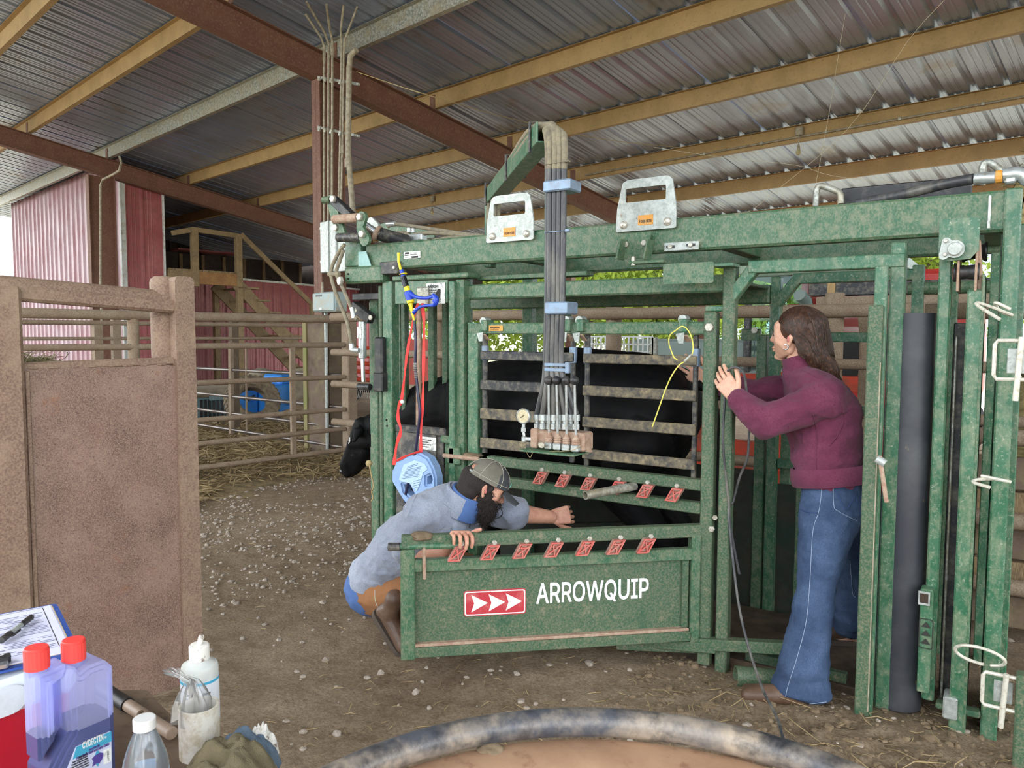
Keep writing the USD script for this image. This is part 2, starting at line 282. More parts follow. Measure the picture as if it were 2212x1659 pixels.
# ================================================================ shed walls
def wall(name, p, q, zb, zt, mat, flip=1, **kw):          # ribbed panels from p to q (barn u, v); the ribs face the viewer
    w = Thing(name, kind='structure'); p, q = np.array([*p, 0.]), np.array([*q, 0.]); L = np.linalg.norm(q-p); x = (q-p)/L; z = np.array([x[1], -x[0], 0])*flip
    n = max(1, round(L/.915)); wd = L/n
    for k in range(n):
        m = ribbed(wd+.01, (zt(k*wd+wd/2) if callable(zt) else zt)-zb, **kw)
        w.part('wall_panel', barn(place(m, p + x*wd*k + np.array([0, 0, zb]) + z*.002*(k % 2), x, np.array([0, 0, 1.]), z)), mat)
    return w
wall('wall_shed', (-23, 5.5), (-15.45, 5.5), 0, 4.85, m_greysheet, minor=False)
w = wall('wall_shed_front', (-15.4, 5.5), (-15.4, 6.26), 0, 4.62, m_redsheet, flip=1)
for i, (v0, v1) in enumerate(((5.3, 5.36), (5.44, 5.53), (6.235, 6.26))): single(f'trim_{i+1}', barn(box(-15.42, -15.33, v0, v1, 0, 4.4)), m_trim, kind='structure')
wall('wall_low', (-16.35, 5.2), (-18.95, 14.0), 0, 2.8, m_redsheet)
single('trim_4', barn(bar((-16.33, 5.2, 2.82), (-18.93, 14.0, 2.82), .08, .05)), m_trim, kind='structure')
wall('wall_far_end', (-22.9, 5.55), (-22.9, 13.3), 0, 4.6, m_board, minor=False)
wall('wall_far_back', (-22.9, 13.3), (-13.5, 13.3), 2.2, 3.7, m_board, minor=False)
lf = Thing('loft_partition', 'dark board partition in the loft behind the stairs', 'partition', at=B(-21, 9, 2.4))
for k in range(11):
    lf.part('board', barn(box(-21.1, -21.05, 5.9+k*.62, 6.48+k*.62, 2.0, 3.75-.02*(k % 3))), m_board)
for k in range(12): lf.part('batten', barn(box(-21.05, -20.99, 5.84+k*.62, 5.93+k*.62, 2.0, 3.7)), m_wood)
for a, b, z in ((6.2, 8.1, 4.05), (8.7, 10.5, 3.75)): lf.part('flashing_strip', barn(box(-21, -20.5, a, b, z, z+.05)), m_redsheet)
# electrical box, conduits, unistrut on the column
eb = Thing('electrical_box', 'small grey steel electrical box on the conduit column', 'electrical box', at=B(-7.77, 4.9, 1.75))
p0 = onb(690, 675, 1, 4.8); p1 = onb(737, 630, 1, 4.8)
eb.part('enclosure', barn(box(p0[0], p1[0], 4.72, 4.88, p0[2], p1[2], .012)), m_ebox)
eb.part('cover', barn(box(p0[0]+.01, p1[0]-.01, 4.705, 4.722, p0[2]+.015, p1[2]-.012, .006)), m_ebox)
eb.part('nameplate', barn(box(p0[0]+.08, p0[0]+.2, 4.702, 4.706, p1[2]-.05, p1[2]-.03, 0)), m_black)
eb.part('rating_label', barn(box(p0[0]+.14, p0[0]+.2, 4.702, 4.706, p0[2]+.025, p0[2]+.05, 0)), m_trim)
eb.part('strain_relief', barn(cyl((p0[0]+.07, 4.8, p1[2]), (p0[0]+.07, 4.8, p1[2]+.12), .013)), m_conduit)
def cpt(px, py, v=4.8): return B(*onb(px, py, 1, v))
def roofpt(px, py, drop=.05):
    n = BV*SL + np.array([0, 0, 1]); d = ray(px, py); P0 = np.array([0, 0, roofz(0)-drop]); return CAM + ((P0-CAM)@n)/(d@n)*d
cond = [('leftmost slim conduit climbing the column to the rafter', [(700, 480), (700, 100), (694, 82), (660, 30)], .014, (4.82, 4.6)),
        ('second slim conduit on the column bending over to the left', [(709, 480), (710, 95), (701, 70), (662, 4)], .014, (4.82, 4.5)),
        ('third slim conduit on the column running straight to the roof', [(717, 480), (718, 90), (713, 66), (705, 10)], .014, (4.82, 4.7)),
        ('paired conduit right of the slim three flaring to the roof', [(731, 480), (735, 300), (738, 95), (736, 66), (742, 12)], .013, (4.82, 4.8)),
        ('conduit at the right of the bundle leaning out to the right', [(736, 480), (740, 300), (743, 110), (745, 85), (772, 14)], .011, (4.8, 4.9)),
        ('thick pale dented conduit with a bend beside the column', [(763, 462), (752, 330), (754, 150), (757, 120), (770, 108)], .03, (4.72, 4.9))]
for lab, P, r, (va, vb) in cond:
    t = Thing('electrical_conduit', lab, 'conduit', 'conduits on the column', at=cpt(*P[0], va))
    pts = [cpt(x, y, va) if y > 65 else roofpt(x, y) for x, y in P]; t.part('pipe', tube(pts, r, 10), m_conduit, smooth=40)
    t.part('coupling', cyl(pts[1]+np.array([0, 0, -.16]), pts[1]+np.array([0, 0, -.06]), r*1.3), m_conduit)
for y, lab in ((168, 'upper unistrut bar strapping conduits to the column'), (276, 'lower unistrut bar strapping conduits to the column')):
    t = Thing('unistrut_bar', lab, 'bracket', at=cpt(690, y, 4.86)); a, b = cpt(688, y-1, 4.87), cpt(775, y+18 if y > 200 else y+14, 4.87)
    t.part('channel', bar(a, b, .035, .03), m_galv)
    for k in (.1, .24, .4, .62, .85): t.part('strap', bar(a+(b-a)*k-np.array([0, .06, .02]), a+(b-a)*(k+.05)-np.array([0, .06, .02]), .02, .05), m_galv)
wc = Thing('wire_cover', 'long galvanized sheet wireway below the conduits', 'wireway', at=cpt(700, 590, 4.8))
a, b = onb(695, 590, 1, 4.8), onb(728, 474, 1, 4.8); wc.part('channel', barn(box(a[0], b[0], 4.78, 4.86, a[2], b[2], .01)), m_galvp); wc.part('rib', barn(box((a[0]+b[0])/2, (a[0]+b[0])/2+.03, 4.765, 4.785, a[2], b[2])), m_galvp)
wc.part('lower_flap', barn(box(a[0]+.09, b[0]+.14, 4.8, 4.84, a[2]-.0, a[2]+.38)), m_galvp)
for dz in (.12, .5): wc.part('standoff', barn(box(a[0]-.1, a[0]+.02, 4.84, 4.88, a[2]+dz, a[2]+dz+.03)), m_galv)
ct = Thing('electrical_conduit', 'bent conduit running down the dark column of the shed', 'conduit', 'conduits on the column', at=B(-15.25, 4.8, 2))
ct.part('pipe', tube([B(*onb(x, y, 1, 4.75)) for x, y in ((258, 338), (262, 350), (258, 368), (246, 376), (222, 388), (217, 400), (217, 610), (219, 690))]+[B(*(onb(219, 690, 1, 4.75)*[1, 1, 0]+[0, 0, .02]))], .02, 8), m_conduit, smooth=40)
c1.part('plywood_cladding', barn(box(-7.95, -7.55, 4.89, 4.92, 0, 1.62)), m_concrete, label='stained plywood cladding around the foot of the column'); c1.part('plywood_cladding', barn(box(-7.58, -7.55, 4.925, 5.3, 0, 1.62)), m_concrete)
c1.part('corner_board', barn(box(-8.03, -7.953, 4.87, 4.94, 0, 1.7)), m_algae, label='algae green corner board'); c1.part('riser_conduit', barn(cyl((-7.52, 4.87, .05), (-7.52, 4.87, 1.75), .02)), m_galvp)
# lamps hanging from the purlins
for px, py, v, big, lab in ((935, 440, 9.72, 0, 'bare dusty bulb hanging from a purlin left of the hydraulic arm'), (1727, 290, 9.72, 1, 'broken lamp socket on a purlin above the right side of the chute')):
    P = onb(px, py, 1, v-.03); t = Thing('lamp_bulb', lab, 'lamp', at=B(*P)); zt = roofz(v)-.12
    t.part('junction_box', barn(box(P[0]-.05, P[0]+.05, v-.06, v-.005, zt-.02, zt+.09, .008)), m_conduit)
    t.part('cord', barn(tube([(P[0], v-.05, zt), (P[0]+.01, v-.06, zt-.07), (P[0], v-.05, zt-.13)], .008, 6)), m_conduit)
    t.part('socket', barn(put(lathe([(0, 0), (.022, 0), (.018, .06), (.012, .075), (0, .075)], 12), (P[0], v-.05, zt-.21))), m_conduit)
    t.part('bulb', barn(put(lathe([(0, -.07), (.02, -.062), (.032, -.04), (.03, -.02), (.02, 0), (0, 0)], 14), (P[0], v-.05, zt-.205))), m_bulb, smooth=True)
for v, u0, u1 in ((9.72, -7.5, -.5),):
    t = Thing('purlin_conduit', 'thin dusty conduit running along the lower web of a purlin', 'conduit', at=B(-4, v, roofz(v)-.16))
    t.part('pipe', barn(cyl((u0, v-.022, roofz(v)-.15), (u1, v-.022, roofz(v)-.15), .014, 8)), m_conduit); 
    for k in range(8): t.part('clip', barn(box(u0+.4+k*.85, u0+.43+k*.85, v-.04, v-.004, roofz(v)-.168, roofz(v)-.132, 0)), m_galv)
# ================================================================ pipe fence and pen gates behind
def pipe(p, q, r, sides=12): return tube([p, q], r, sides)
FU = -7.15
tf = Thing('pipe_fence', 'dusty welded pipe fence of two top rails running behind the rusted gate', 'fence', at=B(FU, 3, 0))
for z, r in ((1.66, .044), (1.375, .03)): tf.part('rail', barn(cyl((FU, .2, z), (FU, 4.86, z), r, 14)), m_rustpipe, smooth=40)
tf.part('post', barn(cyl((FU-.02, 2.62, -.05), (FU-.02, 2.62, 1.64), .05)), m_rustpipe, smooth=40)
tf.part('post', barn(cyl((FU-.02, .35, -.05), (FU-.02, .35, 1.64), .05)), m_rustpipe, smooth=40)
gp = single('gate_post', barn(box(FU-.07, FU+.07, 4.87, 4.99, -.05, 1.72, .01)), m_rustpipe, 'square rusty gate post standing right of the pen gate beside the black cow', 'post')
g1 = Thing('pen_gate', 'rusty tubular pen gate with four bars in front of the straw', 'gate', at=B(FU, 4.8, 0))
for zl, zr in ((1.024, 1.014), (.662, .647), (.429, .426), (.195, .188)): g1.part('rail', barn(cyl((FU+.01, 2.7, zl), (FU+.01, 4.86, zr), .026, 12)), m_rustpipe, smooth=40)
a = onb(633, 900, 0, FU); g1.part('upright', barn(box(FU-.02, FU+.02, a[1]-.028, a[1]+.028, .19, 1.36)), m_rustpipe)
# the gate that runs away behind
d0 = (B(FU, 4.87, .8)-CAM)@fw
g2 = Thing('pen_gate', 'worn shiny tubular pen gate angling away behind the rusty one', 'gate', at=B(FU-.1, 4.8, 0))
rows = ((795, 811), (848, 880), (882, 924), (915, 966))
ends = []
for yl, yr in rows:
    p, q = dep(415, yl, d0*1.286), dep(742, yr, d0*1.02); d = q-p; ends.append((p-d*.7, q)); g2.part('rail', pipe(p-d*.7, q, .022), m_shinypipe, smooth=40)
for px in (533, 500):
    k = (px-415)/(742-415); tt = (k*1.02)/(k*1.02+(1-k)*1.286) if 0 else k*1.286/(k*1.286+(1-k)*1.02)
    tt = (k*1.286)/((1-k)*1.02+k*1.286); P = [dep(415, r[0], d0*1.286)*(1-tt)+dep(742, r[1], d0*1.02)*tt for r in rows]
    w = .055 if px == 500 else .024
    g2.part('upright', bar(P[0]+np.array([0, 0, .38]), P[-1]+np.array([0, 0, -.06 if px == 500 else 0.]), w, w, up=(1, 0, 0)), m_rustpipe)
# pale fence further back, between the shed and the rails
f3 = Thing('pipe_fence', 'pale slim pipe fence further back in front of the shed', 'fence', at=B(-10.5, 3, 0))
for y, r in ((703, .03), (742-8, .022)):
    p, q = onb(415, y-3, 0, -10.3), onb(745, y-5, 0, -10.3); f3.part('rail', barn(cyl((-10.3, .5, p[2]), (-10.3, q[1], p[2]), r)), m_rustpipe, smooth=40)
for px in (505, 875-370, 210, 250): 
    p = onb(px, 700, 0, -10.32); f3.part('post', barn(box(-10.38, -10.28, p[1]-.05, p[1]+.05, 0, 1.78 if px != 210 else 1.6)), m_rustpipe)
# ================================================================ rusted sheet gate
GU = -3.15
def gy(px, py): return onb(px, py, 0, GU)
rg = Thing('sheet_gate', 'rusted steel gate covered with a big sheet below an open rail', 'gate', at=B(GU, 1, 0))
sh = sg.Polygon([(.42, .0), (1.345, .0), (1.356, 1.36), (1.25, 1.372), (1.1, 1.365), (1.0, 1.37), (.42, 1.37)])
rg.part('steel_sheet', barn(plate(sh, .006, (GU-.003, 0, 0), (0, 1, 0), (0, 0, 1))), m_rustsheet)
rg.part('top_rail', barn(bar((GU-.03, .72, 1.664-.02), (GU-.03, 1.335, 1.61), .075, .055, c=.01)), m_rustpost)
rg.part('top_tube', barn(cyl((GU-.09, .6, 1.675), (GU-.09, 1.3, 1.64), .04)), m_rustpost, smooth=40)
rg.part('middle_rail', barn(bar((GU-.03, .75, 1.375), (GU-.03, 1.345, 1.385), .06, .03, c=.006)), m_rustpost)
rg.part('end_post', barn(box(GU-.06, GU+.035, .55, .765, -.04, 1.665, .012)), m_rustpost)
rg.part('edge_angle', barn(box(GU-.02, GU+.012, 1.345, 1.392, .0, 1.385, .004)), m_rustpost)
rg.part('seam_strip', barn(box(GU+.003, GU+.01, .77, .785, 0, 1.36, .002)), m_rustpost)
for k in range(9): rg.part('weld_bead', barn(ball((GU+.004, .8+.065*k, 1.371), (.004, .02, .005), 1)), m_rustpost)
lp = Thing('latch_post', 'mottled rusty post of a round pipe and square tube with rounded top', 'post', at=B(GU, 1.32, 0))
def domed(x, y, r, zt, sides=24): return put(lathe([(0, -.04), (r, -.04), (r, zt-r*.55), (r*.93, zt-r*.3), (r*.7, zt-r*.1), (r*.35, zt-.004), (0, zt)], sides), (x, y, 0))
lp.part('round_pipe', barn(domed(GU-.1, 1.315, .055, 1.742)), m_rustpost, smooth=35)
lp.part('square_tube', barn(plate(rrect(1.312, 0, 1.392, 1.735, .02), .07, (GU-.05, 0, 0), (0, 1, 0), (0, 0, 1))), m_rustpost)
# ================================================================ wooden stairs to the loft
SU = -15.4
st = Thing('wooden_staircase', 'weathered wooden loft staircase with a railed landing', 'staircase', at=B(SU, 8, 0))
def sp(name, m, mat=None): return st.part(name, barn(m), mat or m_wood)
for v, zt in ((6.8, 3.66), (7.75, 3.62)): sp('railing_post', box(SU-.05, SU+.07, v, v+.13, 2.46, zt))
for v in (6.5, 7.76): sp('support_post', box(SU-.05, SU+.07, v, v+.12, 0, 2.5))
sp('support_post', box(SU-1.15, SU-1.03, 6.9, 7.02, 0, 2.5)); sp('support_post', box(SU-1.15, SU-1.03, 7.76, 7.88, 0, 2.5))
sp('landing_rim', box(SU+.02, SU+.06, 6.9, 7.78, 2.51, 2.77), m_woodnew); sp('landing_rim', box(SU-1.1, SU+.0, 6.3, 6.34, 2.51, 2.77), m_wood); sp('landing_rim', box(SU+.0, SU+.04, 6.3, 6.9, 2.51, 2.77), m_wood)
for k in range(11): sp('deck_board', box(SU-1.15, SU+.02, 6.32+k*.14, 6.452+k*.14, 2.77, 2.808))
sp('top_rail', bar((SU+.03, 6.85, 3.62), (SU+.03, 7.83, 3.58), .05, .1)); sp('top_rail', bar((SU+.03, 6.4, 3.5), (SU+.03, 6.85, 3.62), .05, .1))
sp('handrail', bar((SU+.05, 7.86, 3.62), (SU+.05, 9.6, 2.16), .05, .1)); sp('newel', box(SU, SU+.09, 9.53, 9.63, 0, 2.17))
for du in (0.02, -1.0): sp('stringer', bar((SU+du, 7.75, 2.58), (SU+du, 10.35, .02), .045, .26))
for k in range(9):
    v = 7.95+k*.262; z = 2.5-k*.258
    sp('tread', box(SU-1.0, SU+.1, v, v+.29, z-.04, z))
# ================================================================ clutter by the stairs
m_blue = M('bright_blue_plastic', rgb('2f86d8'), .45, 0, rgb('3f78ad'), .3, 10, layers=[(rgb('1c4f86'), .12, 50, .05, None)])
m_teal = M('grey_teal_enamel', rgb('5f7a80'), .5, 0, rgb('7d8a86'), .4, 6)
m_tire = M('dusty_tire_rubber', rgb('5c4f40'), .9, 0, rgb('8a7a60'), .45, 12)
m_stone = M('tan_stone', rgb('9a8468'), .9, 0, rgb('75634e'), .5, 12, bump=.5)
m_canvas = M('dusty_canvas', rgb('9b8f78'), .9, 0, rgb('7d715c'), .5, 6)
def gp2(px, py): return onb(px, py, 2, 0)
def bb(px0, px1, pyt, pyb, u, depth, name, lab, cat, mat, c=.04):
    a, b = onb(px0, pyb, 0, u), onb(px1, pyt, 0, u); z0 = max(0, a[2])
    t = Thing(name, lab, cat, at=B(u-depth/2, (a[1]+b[1])/2, 0)); t.part('body', barn(box(u-depth, u, a[1], b[1], z0 if z0 > .25 else 0, b[2], c)), mat); return t, a, b
t, a, b = bb(508, 560, 838, 930, -11.9, .7, 'plastic_barrel', 'blue plastic feed tub with a dark rim behind the tire', 'tub', m_blue)
t.part('rim', barn(box(-12.62, -11.88, a[1]-.02, b[1]+.02, b[2]-.03, b[2]+.03, .01)), m_canvas); t.part('v_emblem', barn(bar((-11.88, a[1]+.1, b[2]-.12), (-11.88, (a[1]+b[1])/2, b[2]-.2), .02, .03)), m_black); t.part('v_emblem', barn(bar((-11.88, (a[1]+b[1])/2, b[2]-.2), (-11.88, b[1]-.1, b[2]-.12), .02, .03)), m_black)
t, a, b = bb(580, 668, 828, 930, -11.6, .8, 'feed_bin', 'blue plastic feed bin with a pale spout against the staircase', 'bin', m_blue)
t.part('upper_box', barn(box(-12.3, -11.7, a[1]+.3, b[1]+.02, b[2]-.02, b[2]+.16, .03)), m_blue)
t.part('spout', barn(plate([(0, 0), (.16, 0), (.3, .35), (.22, .62), (.02, .62)], .12, (-11.6, a[1]+.42, .28), (0, 1, 0), (0, 0, 1))), m_canvas)
t, a, b = bb(420, 505, 852, 928, -12.0, .8, 'generator', 'dusty grey machine housing with a vented front behind the gates', 'machine', m_teal)
for k in range(9): t.part('vent_slot', barn(box(-12.0, -11.985, a[1]+.1+k*.07, a[1]+.14+k*.07, .1, .42, 0)), m_black)
t.part('top_cover', barn(box(-12.8, -11.95, a[1]-.05, b[1]+.05, b[2]-.02, b[2]+.12, .05)), m_canvas); t.part('front_panel', barn(box(-12.0, -11.97, a[1]+.25, b[1]-.05, .55, b[2]-.08, .02)), m_teal)
# tire leaning
tc = onb(546, 905, 0, -11.15); tv = lathe([(.235, -.1), (.25, -.12), (.33, -.125), (.4, -.11), (.42, -.07), (.425, 0), (.42, .07), (.4, .11), (.33, .125), (.25, .12), (.235, .1), (.215, .08), (.21, 0), (.215, -.08), (.235, -.1)], 40)
tt_ = Thing('old_tire', 'dusty old tire leaning in the straw before the blue tub', 'tire', at=B(tc[0], tc[1], 0)); tc[2] = .42
tt_.part('tire_carcass', barn(put(tv, tc, (1, -.25, .45))), m_tire, smooth=35)
dn = np.array([1, -.25, .45]); dn /= np.linalg.norm(dn)
for k in range(32):
    g = k*math.pi/16; e = frame_of(dn)[1]*math.cos(g)+frame_of(dn)[2]*math.sin(g); tt_.part('tread_lug', barn(bar(tc+e*.42-dn*.09, tc+e*.42+dn*.09, .045, .02, up=e)), m_tire)
rng = np.random.default_rng(5)
def rock(p, r, seed, flat=.7):
    m = trimesh.creation.icosphere(3, 1.0); v = m.vertices; n = meshkit.fbm(v*1.7+seed*7.3, 3, seed)[:, None]; m.vertices = v*(.75+.5*n)*np.array([r, r*.9, r*flat]) + p; return m
for (px, py, u, r, lab) in ((628, 935, -10.9, .2, 'rounded tan stone at the right of the old tire'), (662, 925, -11.0, .3, 'larger tan boulder slumped below the blue bin')):
    P = onb(px, py, 0, u); single('boulder', barn(rock(np.array([P[0], P[1], r*.45]), r, int(px), .9)), m_stone, lab, 'stone', smooth=True)
P = onb(570, 870, 0, -12.6); single('canvas_bundle', barn(rock(np.array([P[0], P[1], .42]), .42, 9, 1.1)), m_canvas, 'tan canvas bundle heaped between the blue tub and bin', 'bundle', smooth=True)
# ================================================================ straw, hay, gravel
m_straw = usdkit.material(stage, '/World/Looks/straw', {'a': ('geometry', {}), 'r': ('rgb_ramp', {'ramp': [(0, rgb('94805a')), (.4, rgb('ad9668')), (.75, rgb('cbb586')), (1, rgb('776844'))]}), 'p': ('principled_bsdf', {'roughness': .8})}, [('a.random_per_island', 'r.fac'), ('r.color', 'p.base_color')], surface='p.BSDF')
m_hay = usdkit.material(stage, '/World/Looks/hay', {'a': ('geometry', {}), 'r': ('rgb_ramp', {'ramp': [(0, rgb('75704a')), (.5, rgb('918a5a')), (1, rgb('b3a775'))]}), 'p': ('principled_bsdf', {'roughness': .85})}, [('a.random_per_island', 'r.fac'), ('r.color', 'p.base_color')], surface='p.BSDF')
m_pebble = usdkit.material(stage, '/World/Looks/pebbles', {'a': ('geometry', {}), 'r': ('rgb_ramp', {'ramp': [(0, rgb('9c9082')), (.45, rgb('c4baab')), (.8, rgb('e8e3da')), (1, rgb('f2efe8'))]}), 'p': ('principled_bsdf', {'roughness': .8})}, [('a.random_per_island', 'r.fac'), ('r.color', 'p.base_color')], surface='p.BSDF')
def blades(P, L, w, rng, lift=.25, drop=0.0):      # thin bent straws lying about the points P
    n = len(P); a = rng.uniform(0, 2*math.pi, n); e = rng.normal(0, lift, n); d = np.stack([np.cos(a)*np.cos(e), np.sin(a)*np.cos(e), np.sin(e)], 1)
    L = rng.uniform(.5, 1.2, n)[:, None]*L; s = np.cross(d, [0, 0, 1.]); s /= np.linalg.norm(s, axis=1)[:, None]; tilt = rng.normal(0, .6, n)[:, None]; s = s*np.cos(tilt)+np.array([0, 0, 1.])*np.sin(tilt); s *= w/2
    bend = rng.normal(0, .12, (n, 3))*L; bend[:, 2] = np.abs(bend[:, 2])*.6
    a0, a1, a2 = P-d*L/2-[0, 0, drop], P+bend, P+d*L/2-[0, 0, drop]
    v = np.stack([a0-s*.6, a0+s*.6, a1-s, a1+s, a2-s*.5, a2+s*.5], 1).reshape(-1, 3); b = (np.arange(n)*6)[:, None]
    f = np.concatenate([b+np.array([[0, 1, 3]]), b+np.array([[0, 3, 2]]), b+np.array([[2, 3, 5]]), b+np.array([[2, 5, 4]])]); return v, f
def scatter(n, rng, fn):                            # rejection sampling of ground points in barn coordinates
    o = []
    while len(o) < n:
        u, v = rng.uniform(-16, 1.5), rng.uniform(.3, 9)
        if rng.random() < fn(u, v): o.append((u, v))
    return np.array(o)
def gpts(uv): w = tobarn(np.column_stack([uv, np.zeros(len(uv))])); w[:, 2] = ground_z(w[:, 0], w[:, 1]); return w
rng = np.random.default_rng(11)
uv = np.column_stack([rng.uniform(-11.6, -6.1, 14000), rng.uniform(1.0, 7.2, 14000)])
k = (uv[:, 0] < -6.5 - .35*np.sin(uv[:, 1]*2.1) + .5*(meshkit.noise(np.column_stack([uv*1.5, uv[:, 0]*0]))-.5))
P = gpts(uv[k]); P[:, 2] += rng.uniform(0, .1, len(P))*np.clip((-6.4-uv[k][:, 0])*.9, .15, 1)
sbT = Thing('straw_bedding', 'trampled old straw bedding under the pen rails', 'straw', kind='stuff', at=B(-9, 4, 0)); sbT.part('straws', blades(P+[0, 0, .03], .32, .011, rng), m_straw)
uv = np.column_stack([rng.uniform(-11.7, -6.5, 1800), rng.uniform(1.0, 7.2, 1800)]); 
nn = 50; A, Bb = np.meshgrid(np.linspace(-11.9, -6.35, nn), np.linspace(.6, 7.2, nn), indexing='ij'); Z = -.02+.05*np.clip((-6.6-A)*2, 0, 1)+.08*(meshkit.fbm(np.stack([A*1.8, Bb*1.8, A*0], -1), 4, 2)-.45)
qi, qj = np.meshgrid(np.arange(nn-1), np.arange(nn-1), indexing='ij'); qq = np.stack([qi*nn+qj, (qi+1)*nn+qj, (qi+1)*nn+qj+1, qi*nn+qj+1], -1).reshape(-1, 4)
m_strawbed = M('straw_bed', rgb('7c6a4a'), .95, 0, rgb('94805a'), .5, 18, bump=.9, bscale=40, layers=[(rgb('5a4d34'), .4, 9, .1, None)])
sbT.part('packed_bed', (tobarn(np.stack([A, Bb, Z], -1).reshape(-1, 3)), qq), m_strawbed, smooth=True)
# hay heap seen through the window of the rusted gate
hp = onb(75, 790, 0, -8.7)
P = []
for _ in range(2600):
    g, rr, h = rng.uniform(0, 6.28), rng.random()**.5, rng.random(); P.append((-8.7+math.cos(g)*rr*.8*(1-h*.5), hp[1]-.1+math.sin(g)*rr*.75*(1-h*.55), .0+1.28*h))
hhT = Thing('hay_heap', 'loose greenish hay heap seen through the window of the rusted gate', 'hay', kind='stuff', at=B(-8.7, hp[1], 0)); hhT.part('loose_hay', blades(tobarn(np.array(P)), .3, .01, rng, .4), m_hay)
hhT.part('core', barn(rock(np.array([-8.7, hp[1]-.1, .5]), .7, 31, 1.0)), m_strawbed, smooth=True)
# gravel and straw crumbs on the dirt floor
def stones(P, r, rng):
    n = len(P); base = trimesh.creation.icosphere(1, 1.0) if r.max() > .012 else trimesh.creation.icosahedron(); bv, bf = np.array(base.vertices), np.array(base.faces)
    sc = r[:, None]*rng.uniform(.6, 1.1, (n, 3))*[1, 1, .65]; a = rng.uniform(0, 6.28, n); c, s = np.cos(a), np.sin(a); j = bv[None]*(1+rng.normal(0, .12, (n, len(bv), 1)))*sc[:, None]
    v = np.stack([j[..., 0]*c[:, None]-j[..., 1]*s[:, None], j[..., 0]*s[:, None]+j[..., 1]*c[:, None], j[..., 2]], -1)+P[:, None]; return v.reshape(-1, 3), (bf[None]+(np.arange(n)*len(bv))[:, None, None]).reshape(-1, 3)
uv = scatter(5200, rng, lambda u, v: 1.0 if (-6.8 < u < -3.9 and v < 5.5) and meshkit.noise(np.array([u*1.3, v*1.3, 0.])) > .38 else (.14 if u > -6.4 else 0))
P = gpts(uv); r = np.clip(rng.lognormal(math.log(.0105), .42, len(P)), .004, .03); single('gravel', stones(P+[0, 0, .002], r, rng), m_pebble, 'pale gravel stones strewn over the dirt floor', 'gravel', kind='stuff')
uv = scatter(4500, rng, lambda u, v: (1.0 if (u > -2.6 and v < 3.9 and v > .9) else .22) if u > -6 else 0)
P = gpts(uv); P[:, 2] += .004; single('straw_scraps', blades(P, .06, .0035, rng, .1), m_straw, 'short straw scraps trodden into the dirt floor', 'straw', kind='stuff')
uv = np.column_stack([rng.uniform(-1.6, 1.1, 420), rng.uniform(1.6, 3.0, 420)]); P = tobarn(np.column_stack([uv, np.zeros(420)])); P[:, 2] = ground_z(P[:, 0], P[:, 1])+.008
single('long_straws', blades(P, .16, .004, rng, .12), m_straw, 'long pale straws on the churned dirt by the right chute posts', 'straw', kind='stuff')
m_clod = M('dirt_clods', rgb('66553f'), .95, 0, rgb('84725a'), .5, 30)
uv = np.column_stack([rng.uniform(-2.4, 1.2, 5200), rng.uniform(1.5, 3.6, 5200)]); P = tobarn(np.column_stack([uv, np.zeros(5200)])); k = P[:, 0] > -1.3; P = P[k]; P[:, 2] = ground_z(P[:, 0], P[:, 1])
single('dirt_clods', stones(P, np.clip(rng.lognormal(math.log(.0085), .5, len(P)), .003, .03), rng), m_clod, 'crumbly brown dirt clods churned up below the chute posts', 'dirt', kind='stuff')
# ================================================================ the hydraulic squeeze chute
m_green = M('chute_green_paint', rgb('1f5a3b'), .34, 0, rgb('487057'), .46, 5, sharp=.22, layers=[(rgb('858c72'), .26, 34, .16, (1, 1, .6)), (rgb('a0a68f'), .17, 95, .08, (1, 1, 1)), (rgb('225039'), .18, 3, .1, None)], bump=.05)
m_greend = M('dusty_green_paint', rgb('1f5738'), .48, 0, rgb('40644a'), .5, 4, sharp=.22, layers=[(rgb('82876c'), .27, 170, .14, (1, 1, .55)), (rgb('7f826a'), .26, 30, .14, None), (rgb('235639'), .16, 6, .06, None)], bump=.1)
m_greenm = M('muddy_green_paint', rgb('1f5236'), .55, 0, rgb('475e46'), .5, 5, sharp=.22, layers=[(rgb('827a63'), .3, 130, .15, None), (rgb('235037'), .16, 7, .06, None), (rgb('8f856d'), .12, 22, .08, None)], bump=.2)
m_barmud = M('mud_caked_bar', rgb('3a3a3a'), .7, 0, rgb('948566'), .44, 22, sharp=.12, layers=[(rgb('5c5546'), .4, 60, .1, None)], bump=.25)
m_blackbar = M('scuffed_black_steel', rgb('2b2c2e'), .5, 0, rgb('6d675a'), .36, 26, sharp=.1)
m_blacksheet = M('worn_black_plastic', rgb('3a3a3b'), .55, 0, rgb('7d7667'), .35, 14, layers=[(rgb('8f8878'), .15, 90, .05, None)])
m_drum = M('dark_grey_plastic', rgb('34363c'), .42, 0, rgb('4c4d50'), .3, 3, layers=[(rgb('8d7b60'), .06, 14, .03, None)])
m_redpad = M('faded_red_block', rgb('c25a50'), .6, 0, rgb('b58070'), .38, 25)
m_padrecess = M('dusty_block_recess', rgb('a98f7e'), .85, 0, rgb('9c7a6c'), .4, 40)
m_bolt = M('zinc_bolt', rgb('c4c0b4'), .4, .4, rgb('8a7a62'), .3, 80)
m_chrome = M('bright_rod', rgb('d2d4d6'), .18, .9)
m_dusthose = M('dusty_hose', rgb('8e846c'), .8, 0, rgb('6f675a'), .4, 30)
m_hose = M('black_hose', rgb('3a3b3d'), .42, 0, rgb('77736a'), .3, 12, stretch=(1, 1, .3))
m_fitting = M('plated_fitting', rgb('bfc6c6'), .32, .6, rgb('9a8f78'), .25, 60)
m_bluegalv = M('blue_grey_clamp', rgb('8297ae'), .4, .3, rgb('7b8490'), .4, 20)
m_white = M('white_vinyl', rgb('d8d9d2'), .5, 0, rgb('7d8078'), .28, 40, sharp=.06)
